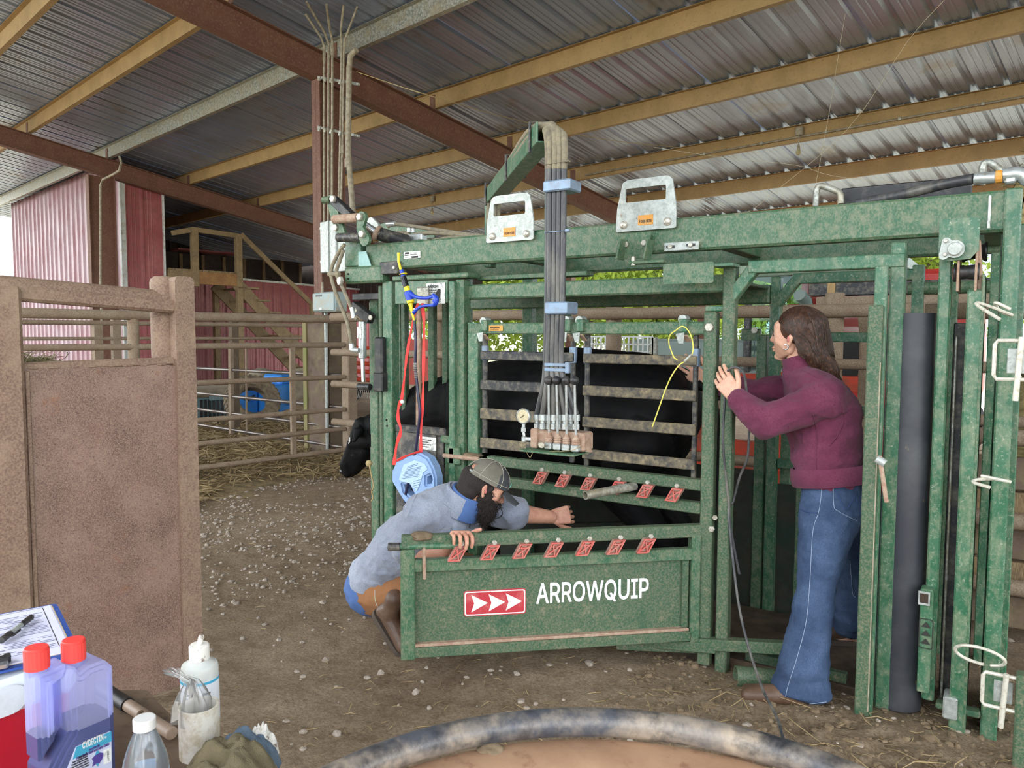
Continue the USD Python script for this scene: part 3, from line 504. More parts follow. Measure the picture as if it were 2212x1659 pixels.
m_whitelet = M('white_letter_vinyl', rgb('e4e6e2'), .5, 0, rgb('a7aca4'), .15, 60)
m_signred = M('red_vinyl', rgb('b5333d'), .45, 0, rgb('c46a68'), .25, 18)
m_orange = M('orange_sticker', rgb('d9963d'), .55, 0, rgb('c0a070'), .25, 40)
m_blackprint = M('black_print', rgb('2a2824'), .7)
m_iron = M('rusty_casting', rgb('9a7a66'), .75, 0, rgb('b09a84'), .45, 40, bump=.3)
m_gaugeface = M('yellowed_gauge_face', rgb('c4b998'), .5, 0, rgb('a89a74'), .35, 50)
m_darkhole = M('dark_void', rgb('141412'), .9)
ch = Thing('squeeze_chute', 'large green hydraulic cattle squeeze chute holding the black cow', 'cattle chute', at=(-1.57, 3.6, 0))
NY, FY = 3.2, 3.98
XR, XL = -.002, -3.142
def X(px, py, Y=NY): return at(px, py, Y)[0]
def Zp(px, py, Y=NY): return at(px, py, Y)[2]
def pb(xl, xr, yt, yb, Y=NY, d=.06, zt=None, zb=None, c=.006):      # box whose front face on plane Y covers that patch
    ym = (yt+yb)/2; xm = (xl+xr)/2
    return box(X(xl, ym, Y), X(xr, ym, Y), Y, Y+d, zb if zb is not None else Zp(xm, yb, Y), zt if zt is not None else Zp(xm, yt, Y), c)
_k = [0]
def P(name, m, mat, **kw):
    if mat in (m_green, m_greend, m_greenm): _k[0] += 1; v, f = vf(m); m = trimesh.Trimesh(v + np.array([.0005, .0008, .0005])*((_k[0]*5) % 7), f, process=False)      # no two members quite flush
    return ch.part(name, m, mat, **kw)
# top beams, near and far, with end cross members
P('top_beam', box(XL, XR, NY, NY+.07, 1.868, 2.015, .01), m_greend); P('top_beam', box(XL, XR-.02, FY, FY+.07, 1.868, 2.0, .01), m_greend)
for x in (XL+.02, -2.3, -1.15, XR-.09): P('cross_beam', box(x, x+.07, NY+.07, FY, 1.9, 1.985), m_greend)
# right end posts
P('end_post', pb(2142, 2180, 500, 1570, zt=2.019, zb=-.05, d=.085, Y=3.19), m_green); P('end_post', box(XR-.07, XR, FY, FY+.07, -.03, 1.868), m_green)
P('end_channel', box(XR+.0, XR+.012, NY+.015, NY+.4, -.03, 2.0, .003), m_green); P('end_channel', box(XR-.03, XR+.055, NY+.3, NY+.37, -.03, 1.93), m_green)
P('chalk_mark', box(X(2138, 440)-.004, X(2138, 440)+.004, NY-.0015, NY+.004, 1.885, 2.0, 0), m_white, label='white chalk stroke')
# sliding tail gate track at the right
P('guide_post', pb(2008, 2036, 520, 1510, zt=1.868, d=.06, zb=.1), m_green)
P('guide_post', pb(2068, 2106, 640, 1520, zt=1.665, d=.07, zb=.02, Y=3.16), m_green)
P('guide_side', box(X(2107, 900, 3.16), X(2107, 900, 3.16)+.01, 3.16, 3.42, .02, 1.72, .003), m_greend)
P('post_foot', pb(2036, 2068, 1508, 1556, Y=3.15, d=.09), m_galvp); P('foot_bar', pb(2020, 2118, 1530, 1543, Y=3.17, d=.05), m_greenm)
P('slide_gate', box(X(2052, 900, 3.3), X(2100, 900, 3.3), 3.30, 3.34, .05, 1.55), m_blacksheet); P('slide_strip', box(X(2056, 900, 3.28), X(2062, 900, 3.28), 3.27, 3.29, .1, 1.5), m_galv)
P('receiver_tube', pb(1982, 2010, 1275, 1500, d=.06, Y=3.155, c=.004), m_green)
P('receiver_mouth', pb(1983, 2009, 1278, 1308, d=.004, Y=3.152), m_galvp); P('receiver_hole', pb(1987, 2005, 1283, 1303, d=.004, Y=3.1495, c=.001), M('dark_socket', rgb('3a2c22'), .9))
fr = rrect(0, 0, .048, .115, .01); fr = fr.difference(rrect(.003, .003, .045, .112, .008)); o = at(1983, 1398, 3.155)
P('arrow_decal', plate(fr, .0008, o-[0, .0005, 0], (1, 0, 0), (0, 0, 1)), m_blackprint)
for k in range(3): P('arrow_decal', plate([(.008, .018+.032*k), (.04, .018+.032*k), (.024, .04+.032*k)], .0008, o-[0, .0005, 0], (1, 0, 0), (0, 0, 1)), m_blackprint)
# pulley bracket
bo = at(2024, 560, 3.13); 
P('pulley_bracket', plate(sg.Polygon([(0, .02), (.03, -.005), (.1, 0), (.125, .03), (.125, .135), (.115, .145), (.0, .145)]), .012, at(2025, 563, 3.14)+[0, .01, 0], (1, 0, 0), (0, 0, 1)), m_green)
pc = at(2062, 537, 3.1); P('pin_flange', plate(sg.MultiPoint([(0, 0), (-.027, .028), (-.035, -.022)]).convex_hull.buffer(.014).union(sg.Point(0, 0).buffer(.031)), .006, pc+[0, .02, 0], (1, 0, 0), (0, 0, 1)), m_galvp)
P('pivot_pin', cyl(pc, pc+[.0, .28, 0], .024), m_galvp)
for s in (-.03, -.029): P('pin_bolt', hexbolt(pc+[s, .013, -.018 if s < -.0295 else .03], (0, -1, 0), .007), m_bolt)
for (px, py, Y, r) in ((2088, 588, 3.2, .034), (2106, 545, 3.32, .036)):
    c = at(px, py, Y); P('pulley_roller', put(lathe([(0, -.04), (r, -.04), (r, -.033), (r*.8, -.025), (r*.72, 0), (r*.8, .025), (r, .033), (r, .04), (0, .04)], 20), c, (1, 0, 0)), m_black, smooth=35)
for x in (X(2069, 600, 3.16), X(2108, 600, 3.16)): P('pulley_cheek', box(x-.004, x+.004, 3.15, 3.3, 1.66, 1.83, .003), m_iron)
P('pulley_arm', bar(at(2112, 520, 3.2), at(2122, 700, 3.2), .02, .03), m_iron)
# drum shaped roll sheet and its side post
cdx, cdy = X(1954, 1000, 3.22), 3.29
th = np.linspace(-math.pi*.97, math.pi*.12, 26); ro = .085
prof = [(cdx+ro*math.cos(t), cdy+ro*math.sin(t)) for t in th]+[(cdx+(ro-.006)*math.cos(t), cdy+(ro-.006)*math.sin(t)) for t in th[::-1]]
P('curved_shield', plate(prof, 1.555, (0, 0, .03), (1, 0, 0), (0, 1, 0)), m_drum, smooth=30)
P('shield_post', box(cdx-.02, cdx+.04, cdy-.03, cdy+.03, -.02, 1.5), m_greenm)
# palpation cage: door edge post in front, frames near and far
A0, A1 = X(1873, 663, 3.09), X(1905, 663, 3.09)
P('cage_post', box(A0, A1, 3.09, 3.13, -.03, 1.612, .005), m_greenm); P('edge_strip', box(A1-.002, A1+.0025, 3.095, 3.13, .05, 1.4, .001), m_conduit)
P('latch_handle', cyl(at(1900, 985, 3.07), at(1915, 1085, 3.06), .008), m_iron); P('latch_collar', cyl(at(1893, 990, 3.07), at(1912, 1002, 3.07), .016), m_galvp)
H0, H1 = X(1551, 1000), X(1577, 1000)
P('hinge_post', box(H0, H1, NY, NY+.06, .0, 1.80, .006), m_greenm); P('hinge_post', box(H0, H1, FY, FY+.06, .0, 1.80, .006), m_green)
for Y in (NY, FY):
    zc = 1.79; P('cage_top_rail', box(H1+.055, -.33, Y, Y+.05, zc-.03, zc+.022), m_green); P('cage_brace', bar((H1-.02, Y+.025, 1.66), (H1+.075, Y+.025, 1.782), .05, .05), m_green)
P('cage_end_post', pb(1919, 1953, 543, 700, d=.055, zt=1.853, zb=.0, Y=3.2), m_green)
P('cage_end_post', box(X(1886, 650, 3.12), X(1913, 650, 3.12), 3.12, 3.17, 0, 1.76), m_green)
P('cage_end_post', box(-.38, -.33, FY, FY+.05, 0, 1.83), m_green); P('cage_end_post', box(-.24, -.19, FY, FY+.05, 0, 1.75), m_greend)
P('rear_crossbar', cyl((-.4, FY+.03, 1.72), (XR, FY+.03, 1.72), .03), m_greend)
for z in (1.49, 1.13, .83): P('cage_far_rail', box(H1, -.33, FY+.005, FY+.045, z-.024, z+.024), m_green)
for px, Y in ((1640, FY+.01), (1698, 4.05), (1735, 3.9)):
    P('far_gate_post', box(X(px-11, 900, Y), X(px+11, 900, Y), Y, Y+.05, .0, 1.5 if px < 1650 else 1.58), m_greend)
P('far_gate_rail', box(X(1600, 690, FY), X(1640, 690, FY), FY, FY+.04, 1.47, 1.53), m_greend); P('far_bolt', hexbolt(at(1630, 714, FY-.002), (0, -1, 0), .018), m_bolt)
m_darkgreen = M('manure_dark_green', rgb('1a2e22'), .7, 0, rgb('3a3226'), .45, 6, layers=[(rgb('2a221a'), .3, 20, .1, None)])
P('far_kick_sheet', box(H1, -.33, FY+.05, FY+.056, .02, .72), m_darkgreen); P('far_kick_sheet', box(-3.05, H0, FY+.05, FY+.056, .02, .78), m_darkgreen)
P('sill_bar', bar(at(1400, 1384, 3.2), at(1700, 1400, 3.2), .05, .05), m_greenm)
P('floor_deck', box(-3.1, -.3, NY+.08, FY, -.03, .05), M('manure_deck', rgb('3b2f24'), .9, 0, rgb('5a4a38'), .5, 8, bump=.6))
# squeeze side panel: frame, clips, two barred gates
G0, G1 = X(1513, 1000), X(1540, 1000)
P('panel_end_post', box(G0, G1, NY+.0, NY+.055, .02, 1.60, .006), m_greenm); P('panel_cap', box(G0-.005, H0, NY+.02, NY+.05, 1.6, 1.625), m_green)
P('panel_bolt', hexbolt(((G0+G1)/2, NY-.001, Zp(1524, 707)), (0, -1, 0), .02, .012), m_bolt); P('panel_bolt', hexbolt(((G0+G1)/2+.03, NY-.001, .648), (0, -1, 0), .014, .01), m_bolt)
P('panel_bolt', hexbolt(at(1545, 1118, NY), (0, -1, 0), .012), m_bolt)
P0x = X(1003, 800); P1x = X(1025, 800)
P('panel_front_post', box(P0x, P1x, NY+.02, NY+.07, .3, 1.56), m_green)
P('panel_top_rail', box(P0x, G0, NY+.02, NY+.07, 1.5, 1.558, .006), m_greend)
P('header_rail', box(X(985, 630), H0, NY+.05, NY+.12, 1.688, 1.765, .008), m_greend); P('header_ledge', box(X(1000, 600), X(1240, 600), NY+.12, NY+.2, 1.79, 1.815), m_greend)
P('far_header', box(-2.95, H0, FY-.02, FY+.04, 1.66, 1.76, .008), m_greend); P('header_shelf', box(-2.6, H0, NY+.12, FY-.02, 1.735, 1.75), m_greenm)
for px in (1042, 1222, 1250, 1474):
    x = X(px, 705, NY); P('gate_hook', box(x-.018, x+.018, NY, NY+.075, 1.512, 1.572), m_green)
    P('hook_tab', put(lathe([(0, 0), (.02, 0), (.02, .05), (0, .05)], 14), (x-.005, NY+.01, 1.57), (0, 1, 0)), m_galvp)
    P('hook_plate', plate([(-.024, .03), (.016, .036), (.012, -.012), (-.01, -.012)], .006, (x, NY-.012, 1.475), (1, 0, .0), (0, 0, 1)), m_galvp); P('hook_lip', bar((x+.016, NY-.012, 1.50), (x+.024, NY+.02, 1.47), .03, .006), m_iron)
gates = [((1031, 1041, 1175, 1240), ((758, 777), (821, 842), (882, 905), (946, 968)), m_blackbar), ((1253, 1263, 1488, 1499), ((764, 784), (833, 855), (901, 923), (971, 992)), m_barmud)]
for gi, ((a, b, c_, d), rows, mt) in enumerate(gates):
    xa, xb, xc, xd = X(a, 850), X(b, 850), X(c_ if gi else 1222, 850), X(d if gi else 1232, 850); Y = NY+.03
    for x0, x1 in ((xa, xb), (xc, xd)): P('gate_pipe', cyl(((x0+x1)/2, Y+.02, Zp(a, rows[-1][1])-.03 if not gi else .82), ((x0+x1)/2, Y+.02, 1.5), (x1-x0)/2*1.05, 14), m_galv if 0 else m_blackbar, smooth=40)
    for x in ((xa+xb)/2, (xc+xd)/2): P('pipe_sleeve', cyl((x, Y+.02, 1.36), (x, Y+.02, 1.44), .02, 14), m_bluegalv, smooth=40)
    for k, (t, bt) in enumerate(rows):
        z1, z0 = Zp(a, t), Zp(a, bt); P('gate_bar', box(xa, xd, Y-.008, Y+.012, z0, z1, .004), mt if gi or k < 2 else m_barmud)
P('warning_label', pb(1056, 1086, 703, 715, Y=NY+.018, d=.002, c=0), m_orange)
P('warning_text', text('WARNING', .0085, at(1059, 709, NY+.017), (1, 0, 0), (0, 0, 1), w=.058), m_blackprint)
for k in range(2): P('warning_text', text('KEEP HANDS CLEAR OF GATE', .0022, at(1060, 711.5+2*k, NY+.017), (1, 0, 0), (0, 0, 1), bold=False, w=.05), m_blackprint)
# drop rails with red stop blocks on the near side
zA = (.805, .855); zB = (.702, .752)
P('drop_rail', box(X(1048, 995), G0, NY, NY+.05, *zA, .005), m_greenm); P('drop_rail', box(X(1048, 1030), G0, NY, NY+.05, *zB, .005), m_greenm)
def stop_block(org, x, n, sub=None, par=None):      # leaning red block with a cross rib; x along the rail, n towards the viewer
    x, n = np.array(x, float), np.array(n, float); z = np.array([0, 0, 1.]); w, h, lean, dp = .052, .062, .034, .03
    f = lambda pts, t, o: plate(pts, t, org+n*o, x, z) if np.dot(np.cross(x, z), n) > 0 else plate(pts, t, org+n*o-np.cross(x, z)*-t*0, x, z)
    par4 = sg.Polygon([(0, 0), (w, 0), (w+lean, h), (lean, h)]); inner = par4.buffer(-.006, join_style=2)
    e = [sg.LineString([(lean*.5-.004, h*.5), (w+lean*.5, h*.5)]).buffer(.0001)]
    ribs = sg.LineString([(.006, .006), (w+lean-.006, h-.006)]).buffer(.0028).union(sg.LineString([(w-.006, .006), (lean+.006, h*.8)]).buffer(.0028)).union(sg.LineString([(lean*.7, h*.72), (w+lean*.72, h*.72)]).buffer(.002)).intersection(par4)
    ring = par4.difference(inner).union(ribs); g = [p for p in getattr(ring, 'geoms', [ring])]
    b = P('stop_block', [plate(p, dp*.35, org+n*0, x, z) if 0 else _pl(p, dp*.4, org, x, n, dp*.6) for p in g], m_redpad, of=par) if par else P('stop_block', [_pl(p, dp*.4, org, x, n, dp*.6) for p in g], m_redpad)
    tgt = dict(of=par) if par else dict(of=b)
    P('block_recess', _pl(par4, dp*.6, org, x, n, 0), m_padrecess, **tgt); P('block_bolt', hexbolt(org+x*(w*.5+lean)+z*(h+.014)+n*dp, n, .011, .01), m_bolt, **tgt)
def _pl(p, t, org, x, n, off):
    z = np.array([0, 0, 1.]); s = np.cross(x, z); o = org+n*off
    return plate(p, t, o if s@n > 0 else o+n*t, x, z)
for px in (1156, 1204, 1258, 1319, 1379, 1441): stop_block(np.array([X(px, 1050), NY, .752]), (1, 0, 0), (0, -1, 0))
hp_ = at(1264, 1070, 2.95); P('release_handle', hollow(hp_, at(1372, 1050, NY+.02), .02, .004), m_galv, smooth=40)
P('rail_handle', cyl(at(958, 984, NY-.03), at(1035, 992, NY-.01), .012), m_iron); P('rail_mud', rock(at(1020, 983, NY+.03)+[0, 0, 0], .06, 41, .25), m_clod, smooth=True)
P('inner_floor_rail', bar(at(1130, 1140, FY), at(1500, 1135, FY), .04, .05), m_darkgreen)
# swung out lower door with the lettering
DL, DR = np.array([-2.072, 2.305, 0]), np.array([-1.088, 3.2, 0]); dx = (DR-DL); DLn = np.linalg.norm(dx); dx /= DLn; dn = np.array([dx[1], -dx[0], 0]); zz = np.array([0, 0, 1.])
def D(s, z, n=0): return DL + dx*s + zz*z + dn*n
def dbar(s0, s1, z0, z1, n0, n1, c=.004):
    m = box(s0, s1, n0, n1, z0, z1, c); R = np.eye(4); R[:3, 0], R[:3, 1], R[:3, 3] = dx, dn, DL
    m.apply_transform(R); m.invert(); return m if m.volume > 0 else (m.invert() or m)
dr = P('side_door', dbar(.02, DLn-.05, .19, .5, -.035, -.03, .001), m_greenm, label='green door panel with white lettering and red arrow sign')
def DP(name, m, mat, **kw): return P(name, m, mat, of=dr, **kw)
DP('door_rail', dbar(0, DLn, .600, .655, -.045, .0), m_greenm); DP('door_rail', dbar(.055, DLn-.03, .500, .552, -.04, .0), m_greend)
DP('door_rail', dbar(.055, DLn-.05, .133, .178, -.045, .004), m_greenm); DP('bottom_lip', dbar(.055, DLn-.055, .178, .192, -.045, -.002), m_iron)
DP('door_stile', dbar(0, .06, .128, .6, -.05, .002), m_greend); DP('door_stile', dbar(DLn-.055, DLn-.012, .12, .615, -.05, .002), m_greend); DP('door_stile', dbar(DLn-.09, DLn-.06, .19, .5, -.045, -.01), m_greenm)
DP('latch_rod', cyl(D(-.045, .612, -.02), D(.26, .612, .006), .013), m_green); DP('latch_tip', cyl(D(-.05, .612, -.02), D(.0, .612, -.012), .017), m_blackbar)
DP('hanging_pin', bar(D(.098, .61, .012), D(.1, .475, .012), .014, .014), m_iron); DP('mud_cake', rock(D(.09, .652, -.02), .05, 77, .35), m_clod, smooth=True)
for k in range(7): stop_block(D(.195+k*.137, .552, 0), dx, dn, par=dr)
# lettering and arrow sign, measured on the door plane
def don(px, py):
    d = ray(px, py); t = ((DL-CAM)@dn)/(d@dn); w = CAM+d*t-DL; return w@dx, w[2]
(a0, z0), (a1, z1) = don(1003, 1338), don(1139, 1272); zb_, zt_ = don(1003, 1338)[1], don(1003, 1282)[1]; FN = -.03
DP('arrow_sign', _pl(rrect(a0, zb_, a1, zt_, .012), .002, DL+zz*0, dx, dn, FN), m_signred)
DP('sign_border', _pl(rrect(a0+.004, zb_+.004, a1-.004, zt_-.004, .01).difference(rrect(a0+.009, zb_+.009, a1-.009, zt_-.009, .008)), .0008, DL, dx, dn, FN+.002), m_whitelet)
aw, hh = (a1-a0), (zt_-zb_); zm = (zt_+zb_)/2
for k in range(3):
    s = a0+aw*(.12+.275*k); q_ = hh*.34; DP('white_arrow', _pl([(s, zm-q_), (s+aw*.265, zm), (s, zm+q_), (s+aw*.045, zm)], .0008, DL, dx, dn, FN+.002), m_whitelet)
t0, tz0 = don(1160, 1308); t1, _z = don(1406, 1290); tz1 = don(1160, 1266)[1]
DP('lettering', text('ARROWQUIP', (tz1-tz0)*1.0, D(t0, tz0, FN+.0012), dx, zz, .001, True, w=t1-t0), m_whitelet, label='white letters reading ARROWQUIP')
P('door_chain_bar', bar(at(1370, 1385, 3.15), at(1545, 1400, NY), .05, .045), m_greenm); P('base_skid', bar(at(1330, 1392, 3.1), at(1545, 1402, NY+.1), .07, .03), m_greenm)
P('hitch_tube', put(hollow((0, 0, 0), (0, 0, .3), .045, .006), at(1588, 1462, 3.12), (.9, .5, -.05)), m_greenm, smooth=40); P('stub_axle', box(-.92, -.5, 3.3, 3.34, .03, .09), m_greenm)
# head gate at the left end
P('head_post', pb(798, 815, 650, 1240, d=.05, zt=1.72, zb=.0, Y=3.3), m_greend); P('head_post', pb(826, 846, 640, 1240, d=.07, zt=1.80, zb=.0), m_green); P('head_post_edge', pb(818, 825, 640, 1240, d=.05, zt=1.78, zb=0, Y=3.22), m_greenm)
P('head_post', pb(966, 978, 620, 1200, d=.05, zt=1.78, zb=.0, Y=3.17), m_green); P('head_post', pb(982, 1000, 610, 1200, d=.07, zt=1.79, zb=.0), m_greend)
P('head_plate', pb(852, 966, 606, 656, d=.012, Y=3.21), m_green); P('head_cap', pb(846, 1010, 592, 603, d=.12, Y=3.19), m_greend)
P('head_cross_tube', box(X(740, 590, 3.16), X(822, 590, 3.16), 3.16, 3.24, Zp(780, 612, 3.16), Zp(780, 576, 3.16), .012), m_greend)
P('tube_bolt', put(hexbolt((0, 0, 0), (0, 0, 1), .028, .02), at(738, 607, 3.14), (-.3, -1, 0)), m_bolt); P('cross_tube_under', box(X(760, 640, 3.24), X(825, 640, 3.24), 3.24, 3.3, 1.70, 1.74), m_black)
for px, py in ((752, 592), (752, 602), (843-8, 947-40), (836, 920)): P('bolt_hole', cyl(at(px, py, 3.158 if px < 800 else 3.199), at(px, py, 3.162 if px < 800 else 3.203), .006, 10), m_darkhole)
P('warning_sign', pb(921, 961, 611, 656, d=.002, Y=3.207, c=0), m_white); P('sign_print', [text('WARNING', .014, at(924, 622, 3.206), (1, 0, 0), (0, 0, 1), w=.075), *[text('READ MANUAL BEFORE OPERATING', .004, at(924, 628+5*k, 3.206), (1, 0, 0), (0, 0, 1), bold=False, w=.09) for k in range(5)]], m_blackprint)
P('sign_pictogram', plate([(0, .02), (.04, 0), (.045, .05), (.03, .055)], .001, at(938, 646, 3.205), (1, 0, 0), (0, 0, 1)), m_blackprint)
P('hook_block', pb(898, 922, 619, 660, d=.03, Y=3.17, c=.012), m_galv)
P('head_bar', cyl(at(906, 660, 3.3), at(904, 925, 3.3), .016), m_iron)
for px, w in ((886, 8), (930, 12), (944, 6), (958, 10), (870, 9)): P('head_gate_blade', box(X(px-w/2, 800, FY-.1 if w < 9 else 3.5), X(px+w/2, 800, FY-.1 if w < 9 else 3.5), 3.5, 3.54, .5, 1.7, .004), m_greend)
P('head_far_post', box(-3.05, -2.98, FY, FY+.07, 0, 1.87), m_green); P('head_far_post', box(-2.55, -2.48, FY, FY+.07, 0, 1.87), m_green); P('far_gate_sheet', box(-2.45, -2.2, FY+.0, FY+.01, 1.56, 1.72), m_greend)
P('rubber_bumper', pb(807, 824, 728, 842, d=.05, Y=3.16, c=.01), m_black); P('bumper_socket', pb(805, 825, 805, 846, d=.06, Y=3.155, c=.006), m_black)
P('head_panel_bar', pb(853, 962, 921, 938, d=.03, Y=3.2), m_blackbar); P('head_panel', pb(855, 958, 938, 1180, d=.01, Y=3.215, zb=.1), m_blacksheet); P('panel_strip', pb(866, 942, 936, 1100, d=.008, Y=3.205), m_blacksheet)
P('safety_label', pb(906, 942, 944, 972, d=.002, Y=3.202, c=0), m_white); P('label_print', [text('CAUTION CATTLE HANDLING', .006, at(908, 950+5*k, 3.201), (1, 0, 0), (0, 0, 1), bold=False, w=.08-.02*(k % 2)) for k in range(4)], m_blackprint)
P('panel_hinge', pb(950, 972, 942, 958, d=.03, Y=3.18), m_greend); P('panel_hinge', pb(962, 990, 968, 1005, d=.04, Y=3.17), m_greend); P('panel_side', pb(958, 980, 960, 1060, d=.03, Y=3.215), m_greend)
P('rope_knob', ball(at(797, 1001, 3.2), .02), m_rope, smooth=True); P('frayed_rope', tube([at(798, 1005, 3.19), at(803, 1030, 3.19), at(807, 1050, 3.19), at(803, 1062, 3.19), at(806, 1075, 3.19), at(802, 1082, 3.19)], .004, 6, sm=4), m_rope)
# head gate cylinder at the left side
P('side_arm', bar(at(764, 660, 3.25), at(803, 690, 3.25), .05, .06), m_black); P('arm_bolt', hexbolt(at(769, 671, 3.2), (0, -1, 0), .014), m_bolt); P('arm_bolt', hexbolt(at(801, 686, 3.2), (0, -1, 0), .016), m_bolt)
P('side_cylinder', cyl(at(783, 694, 3.25), at(783, 774, 3.25), .024), m_fitting, smooth=40); P('cylinder_rod', cyl(at(783, 774, 3.25), at(785, 825, 3.25), .012), m_chrome, smooth=40); P('rod_clevis', cyl(at(774, 835, 3.25), at(800, 836, 3.25), .02), m_black); P('cylinder_label', pb(771, 781, 706, 731, d=.003, Y=3.222, c=0), m_white)
for pts in ([(744, 528), (728, 552), (715, 590), (728, 640), (748, 690), (757, 730), (759, 752), (770, 756)], [(742, 540), (733, 566), (727, 592), (744, 630), (758, 664), (764, 684), (772, 690)]):
    P('side_hose', tube([at(x, y, 3.14) for x, y in pts], .011, 10, sm=6), m_dusthose, smooth=40)
for px, py, qx, qy in ((759, 742, 760, 757), (760, 756, 776, 757), (760, 664, 765, 688)): P('hose_end', cyl(at(px, py, 3.14), at(qx, qy, 3.14), .014), m_fitting)
P('hose_tie', cyl(at(710, 592, 3.14), at(733, 592, 3.14), .014), m_dusthose)
# overhead linkage above the head gate
P('linkage_tower', pb(743, 778, 516, 576, d=.07, Y=3.19), m_green); P('gusset', plate([(0, 0), (.1, 0), (.06, .085), (0, .085)], .006, at(776, 576, 3.19), (1, 0, 0), (0, 0, 1)), M('blue_green_gusset', rgb('8fb5b0'), .4, 0, rgb('6f9a94'), .3, 12)); 
P('corner_block', pb(819, 858, 565, 592, d=.08, Y=3.17, c=.004), m_blacksheet); P('corner_bolt', hexbolt(at(852, 578, 3.17), (0, -1, 0), .01), m_bolt)
lk = lambda pts: sg.MultiPoint(pts)
def link(pts, rs, t, Y):
    base = at(*pts[0], Y); loc = [((at(*p, Y)-base)[0], (at(*p, Y)-base)[2]) for p in pts]
    g = shapely.union_all([sg.MultiPoint([loc[i], loc[i+1]]).convex_hull.buffer(.001).union(sg.Point(loc[i]).buffer(rs[i])).union(sg.Point(loc[i+1]).buffer(rs[i+1])).convex_hull for i in range(len(loc)-1)]); return plate(g, t, base+[0, t, 0], (1, 0, 0), (0, 0, 1))
P('link_plate', link([(780, 470), (776, 492), (787, 517)], (.034, .022, .036), .02, 3.08), m_greend); P('link_plate', link([(712, 433), (722, 470), (735, 505)], (.03, .034, .03), .02, 3.14), m_greend)
P('black_link', bar(at(720, 431, 3.16), at(760, 468, 3.16), .05, .05), m_black); P('shaft', cyl(at(722, 474, 3.12), at(775, 470, 3.1), .026), m_iron, smooth=40); P('shaft', cyl(at(731, 513, 3.14), at(782, 512, 3.1), .026), m_blackbar, smooth=40)
P('upper_pin', cyl(at(695, 433, 3.12), at(712, 432, 3.14), .02), m_greend)
for px, py, Y in ((721, 430, 3.1), (779, 469, 3.05), (784, 506, 3.05), (727, 492, 3.12)): P('link_bolt', hexbolt(at(px, py, Y+.03), (0, -1, 0), .022, .018), m_bolt)
P('lift_cylinder', tube([at(818, 505, 3.3), at(880, 522, 3.45)], .04, 16), m_blackbar, smooth=40); P('lift_rod', cyl(at(785, 482, 3.28), at(822, 506, 3.3), .018), m_chrome, smooth=40); P('cylinder_collar', cyl(at(812, 502, 3.3), at(820, 506, 3.31), .047), m_iron, smooth=40); P('cylinder_bracket', link([(800, 480), (812, 488)], (.03, .02), .02, 3.4), m_galvp)
P('back_plate', plate([(0, 0), (.5, 0), (.47, .07), (.05, .13), (0, .12)], .01, at(820, 524, 3.9), (1, 0, 0), (0, 0, 1)), m_greend)
for pts, r in (([(838, 490), (850, 484), (900, 490), (1000, 505), (1045, 510)], .012), ([(850, 506), (870, 503), (885, 507)], .012), ([(895, 508), (930, 503), (990, 507), (1045, 513)], .013), ([(940, 518), (985, 512), (1040, 511)], .01)):
    P('top_hose', tube([at(x, y, 3.5) for x, y in pts], r, 10, sm=4), m_dusthose, smooth=40)
for px, py in ((884, 492), (892, 493)): P('bleed_valve', cyl(at(px, py+10, 3.5), at(px, py, 3.5), .014), m_fitting)
P('valve_block', pb(878, 910, 505, 520, d=.06, Y=3.47), m_fitting); P('hose_end', cyl(at(836, 485, 3.5), at(854, 484, 3.5), .016), m_fitting)
# lifting plates, brackets and stickers along the beam
def fork_plate(c0, c1, c2, c3, Y, sticker=True):
    (x0, y0), (x1, y1) = c0, c1; o = at(x0, y1, Y); w = at(x1, y1, Y)[0]-o[0]; h = at(x0, y0, Y)[2]-o[2]
    g = sg.Polygon([(0, 0), (w, 0), (w*.995, h*.45), (w*.93, h*.93), (w*.86, h), (w*.2, h), (w*.11, h*.95), (w*.02, h*.45)]).buffer(-.01).buffer(.01, 4).difference(rrect(w*.16, h*.56, w*.83, h*.83, .008))
    b = P('lift_plate', plate(g, .01, o+[0, .01, 0], (1, 0, 0), (0, 0, 1)), m_galvp)
    for k in (.14, .86): P('plate_bolt', put(ball((0, 0, 0), (.02, .02, .014), 1), o+np.array([w*k, 0, h*.13]), (0, -1, 0)), m_bolt, of=b)
    if sticker:
        P('sticker', plate(rrect(0, 0, w*.25, h*.19, .003), .0012, o+np.array([w*.38, -.0003, h*.1]), (1, 0, 0), (0, 0, 1)), m_orange, of=b); P('sticker_text', text('FORK HERE', .012, o+np.array([w*.40, -.0015, h*.145]), (1, 0, 0), (0, 0, 1), w=w*.21), m_blackprint, of=b)
fork_plate((1050, 426), (1152, 525), 0, 0, 3.185); fork_plate((1330, 392), (1460, 502), 0, 0, 3.185)
for px, w in ((1270, .2), (1535, .22)):
    o = at(px, 470, FY+.03); P('lift_plate', plate(sg.Polygon([(-w/2, -.05), (w/2, -.05), (w*.46, .09), (w*.38, .12), (-w*.38, .12), (-w*.46, .09)]), .01, np.array([o[0], FY+.03, 1.98]), (1, 0, 0), (0, 0, 1)), m_galvp)
P('c_bracket', plate(sg.Polygon([(0, .02), (.015, 0), (.13, 0), (.142, .035), (.155, .115), (.01, .115)]), .012, at(1337, 562, 3.17), (1, 0, 0), (0, 0, 1)), m_greend)
for px, py in ((1352, 528), (1391, 525)): P('bracket_bolt', hexbolt(at(px, py, 3.158), (0, -1, 0), .014), m_bolt)
for x in (1337, 1396): P('bracket_side', bar(at(x, 562, 3.13), at(x+9, 518, 3.13), .08, .008, up=(1, 0, 0)), m_greend)
P('bracket_foot', pb(1356, 1432, 562, 569, d=.05, Y=3.12, c=.003), m_greend); P('foot_bolt', cyl(at(1368, 574, 3.13), at(1368, 554, 3.13), .01), m_bolt)
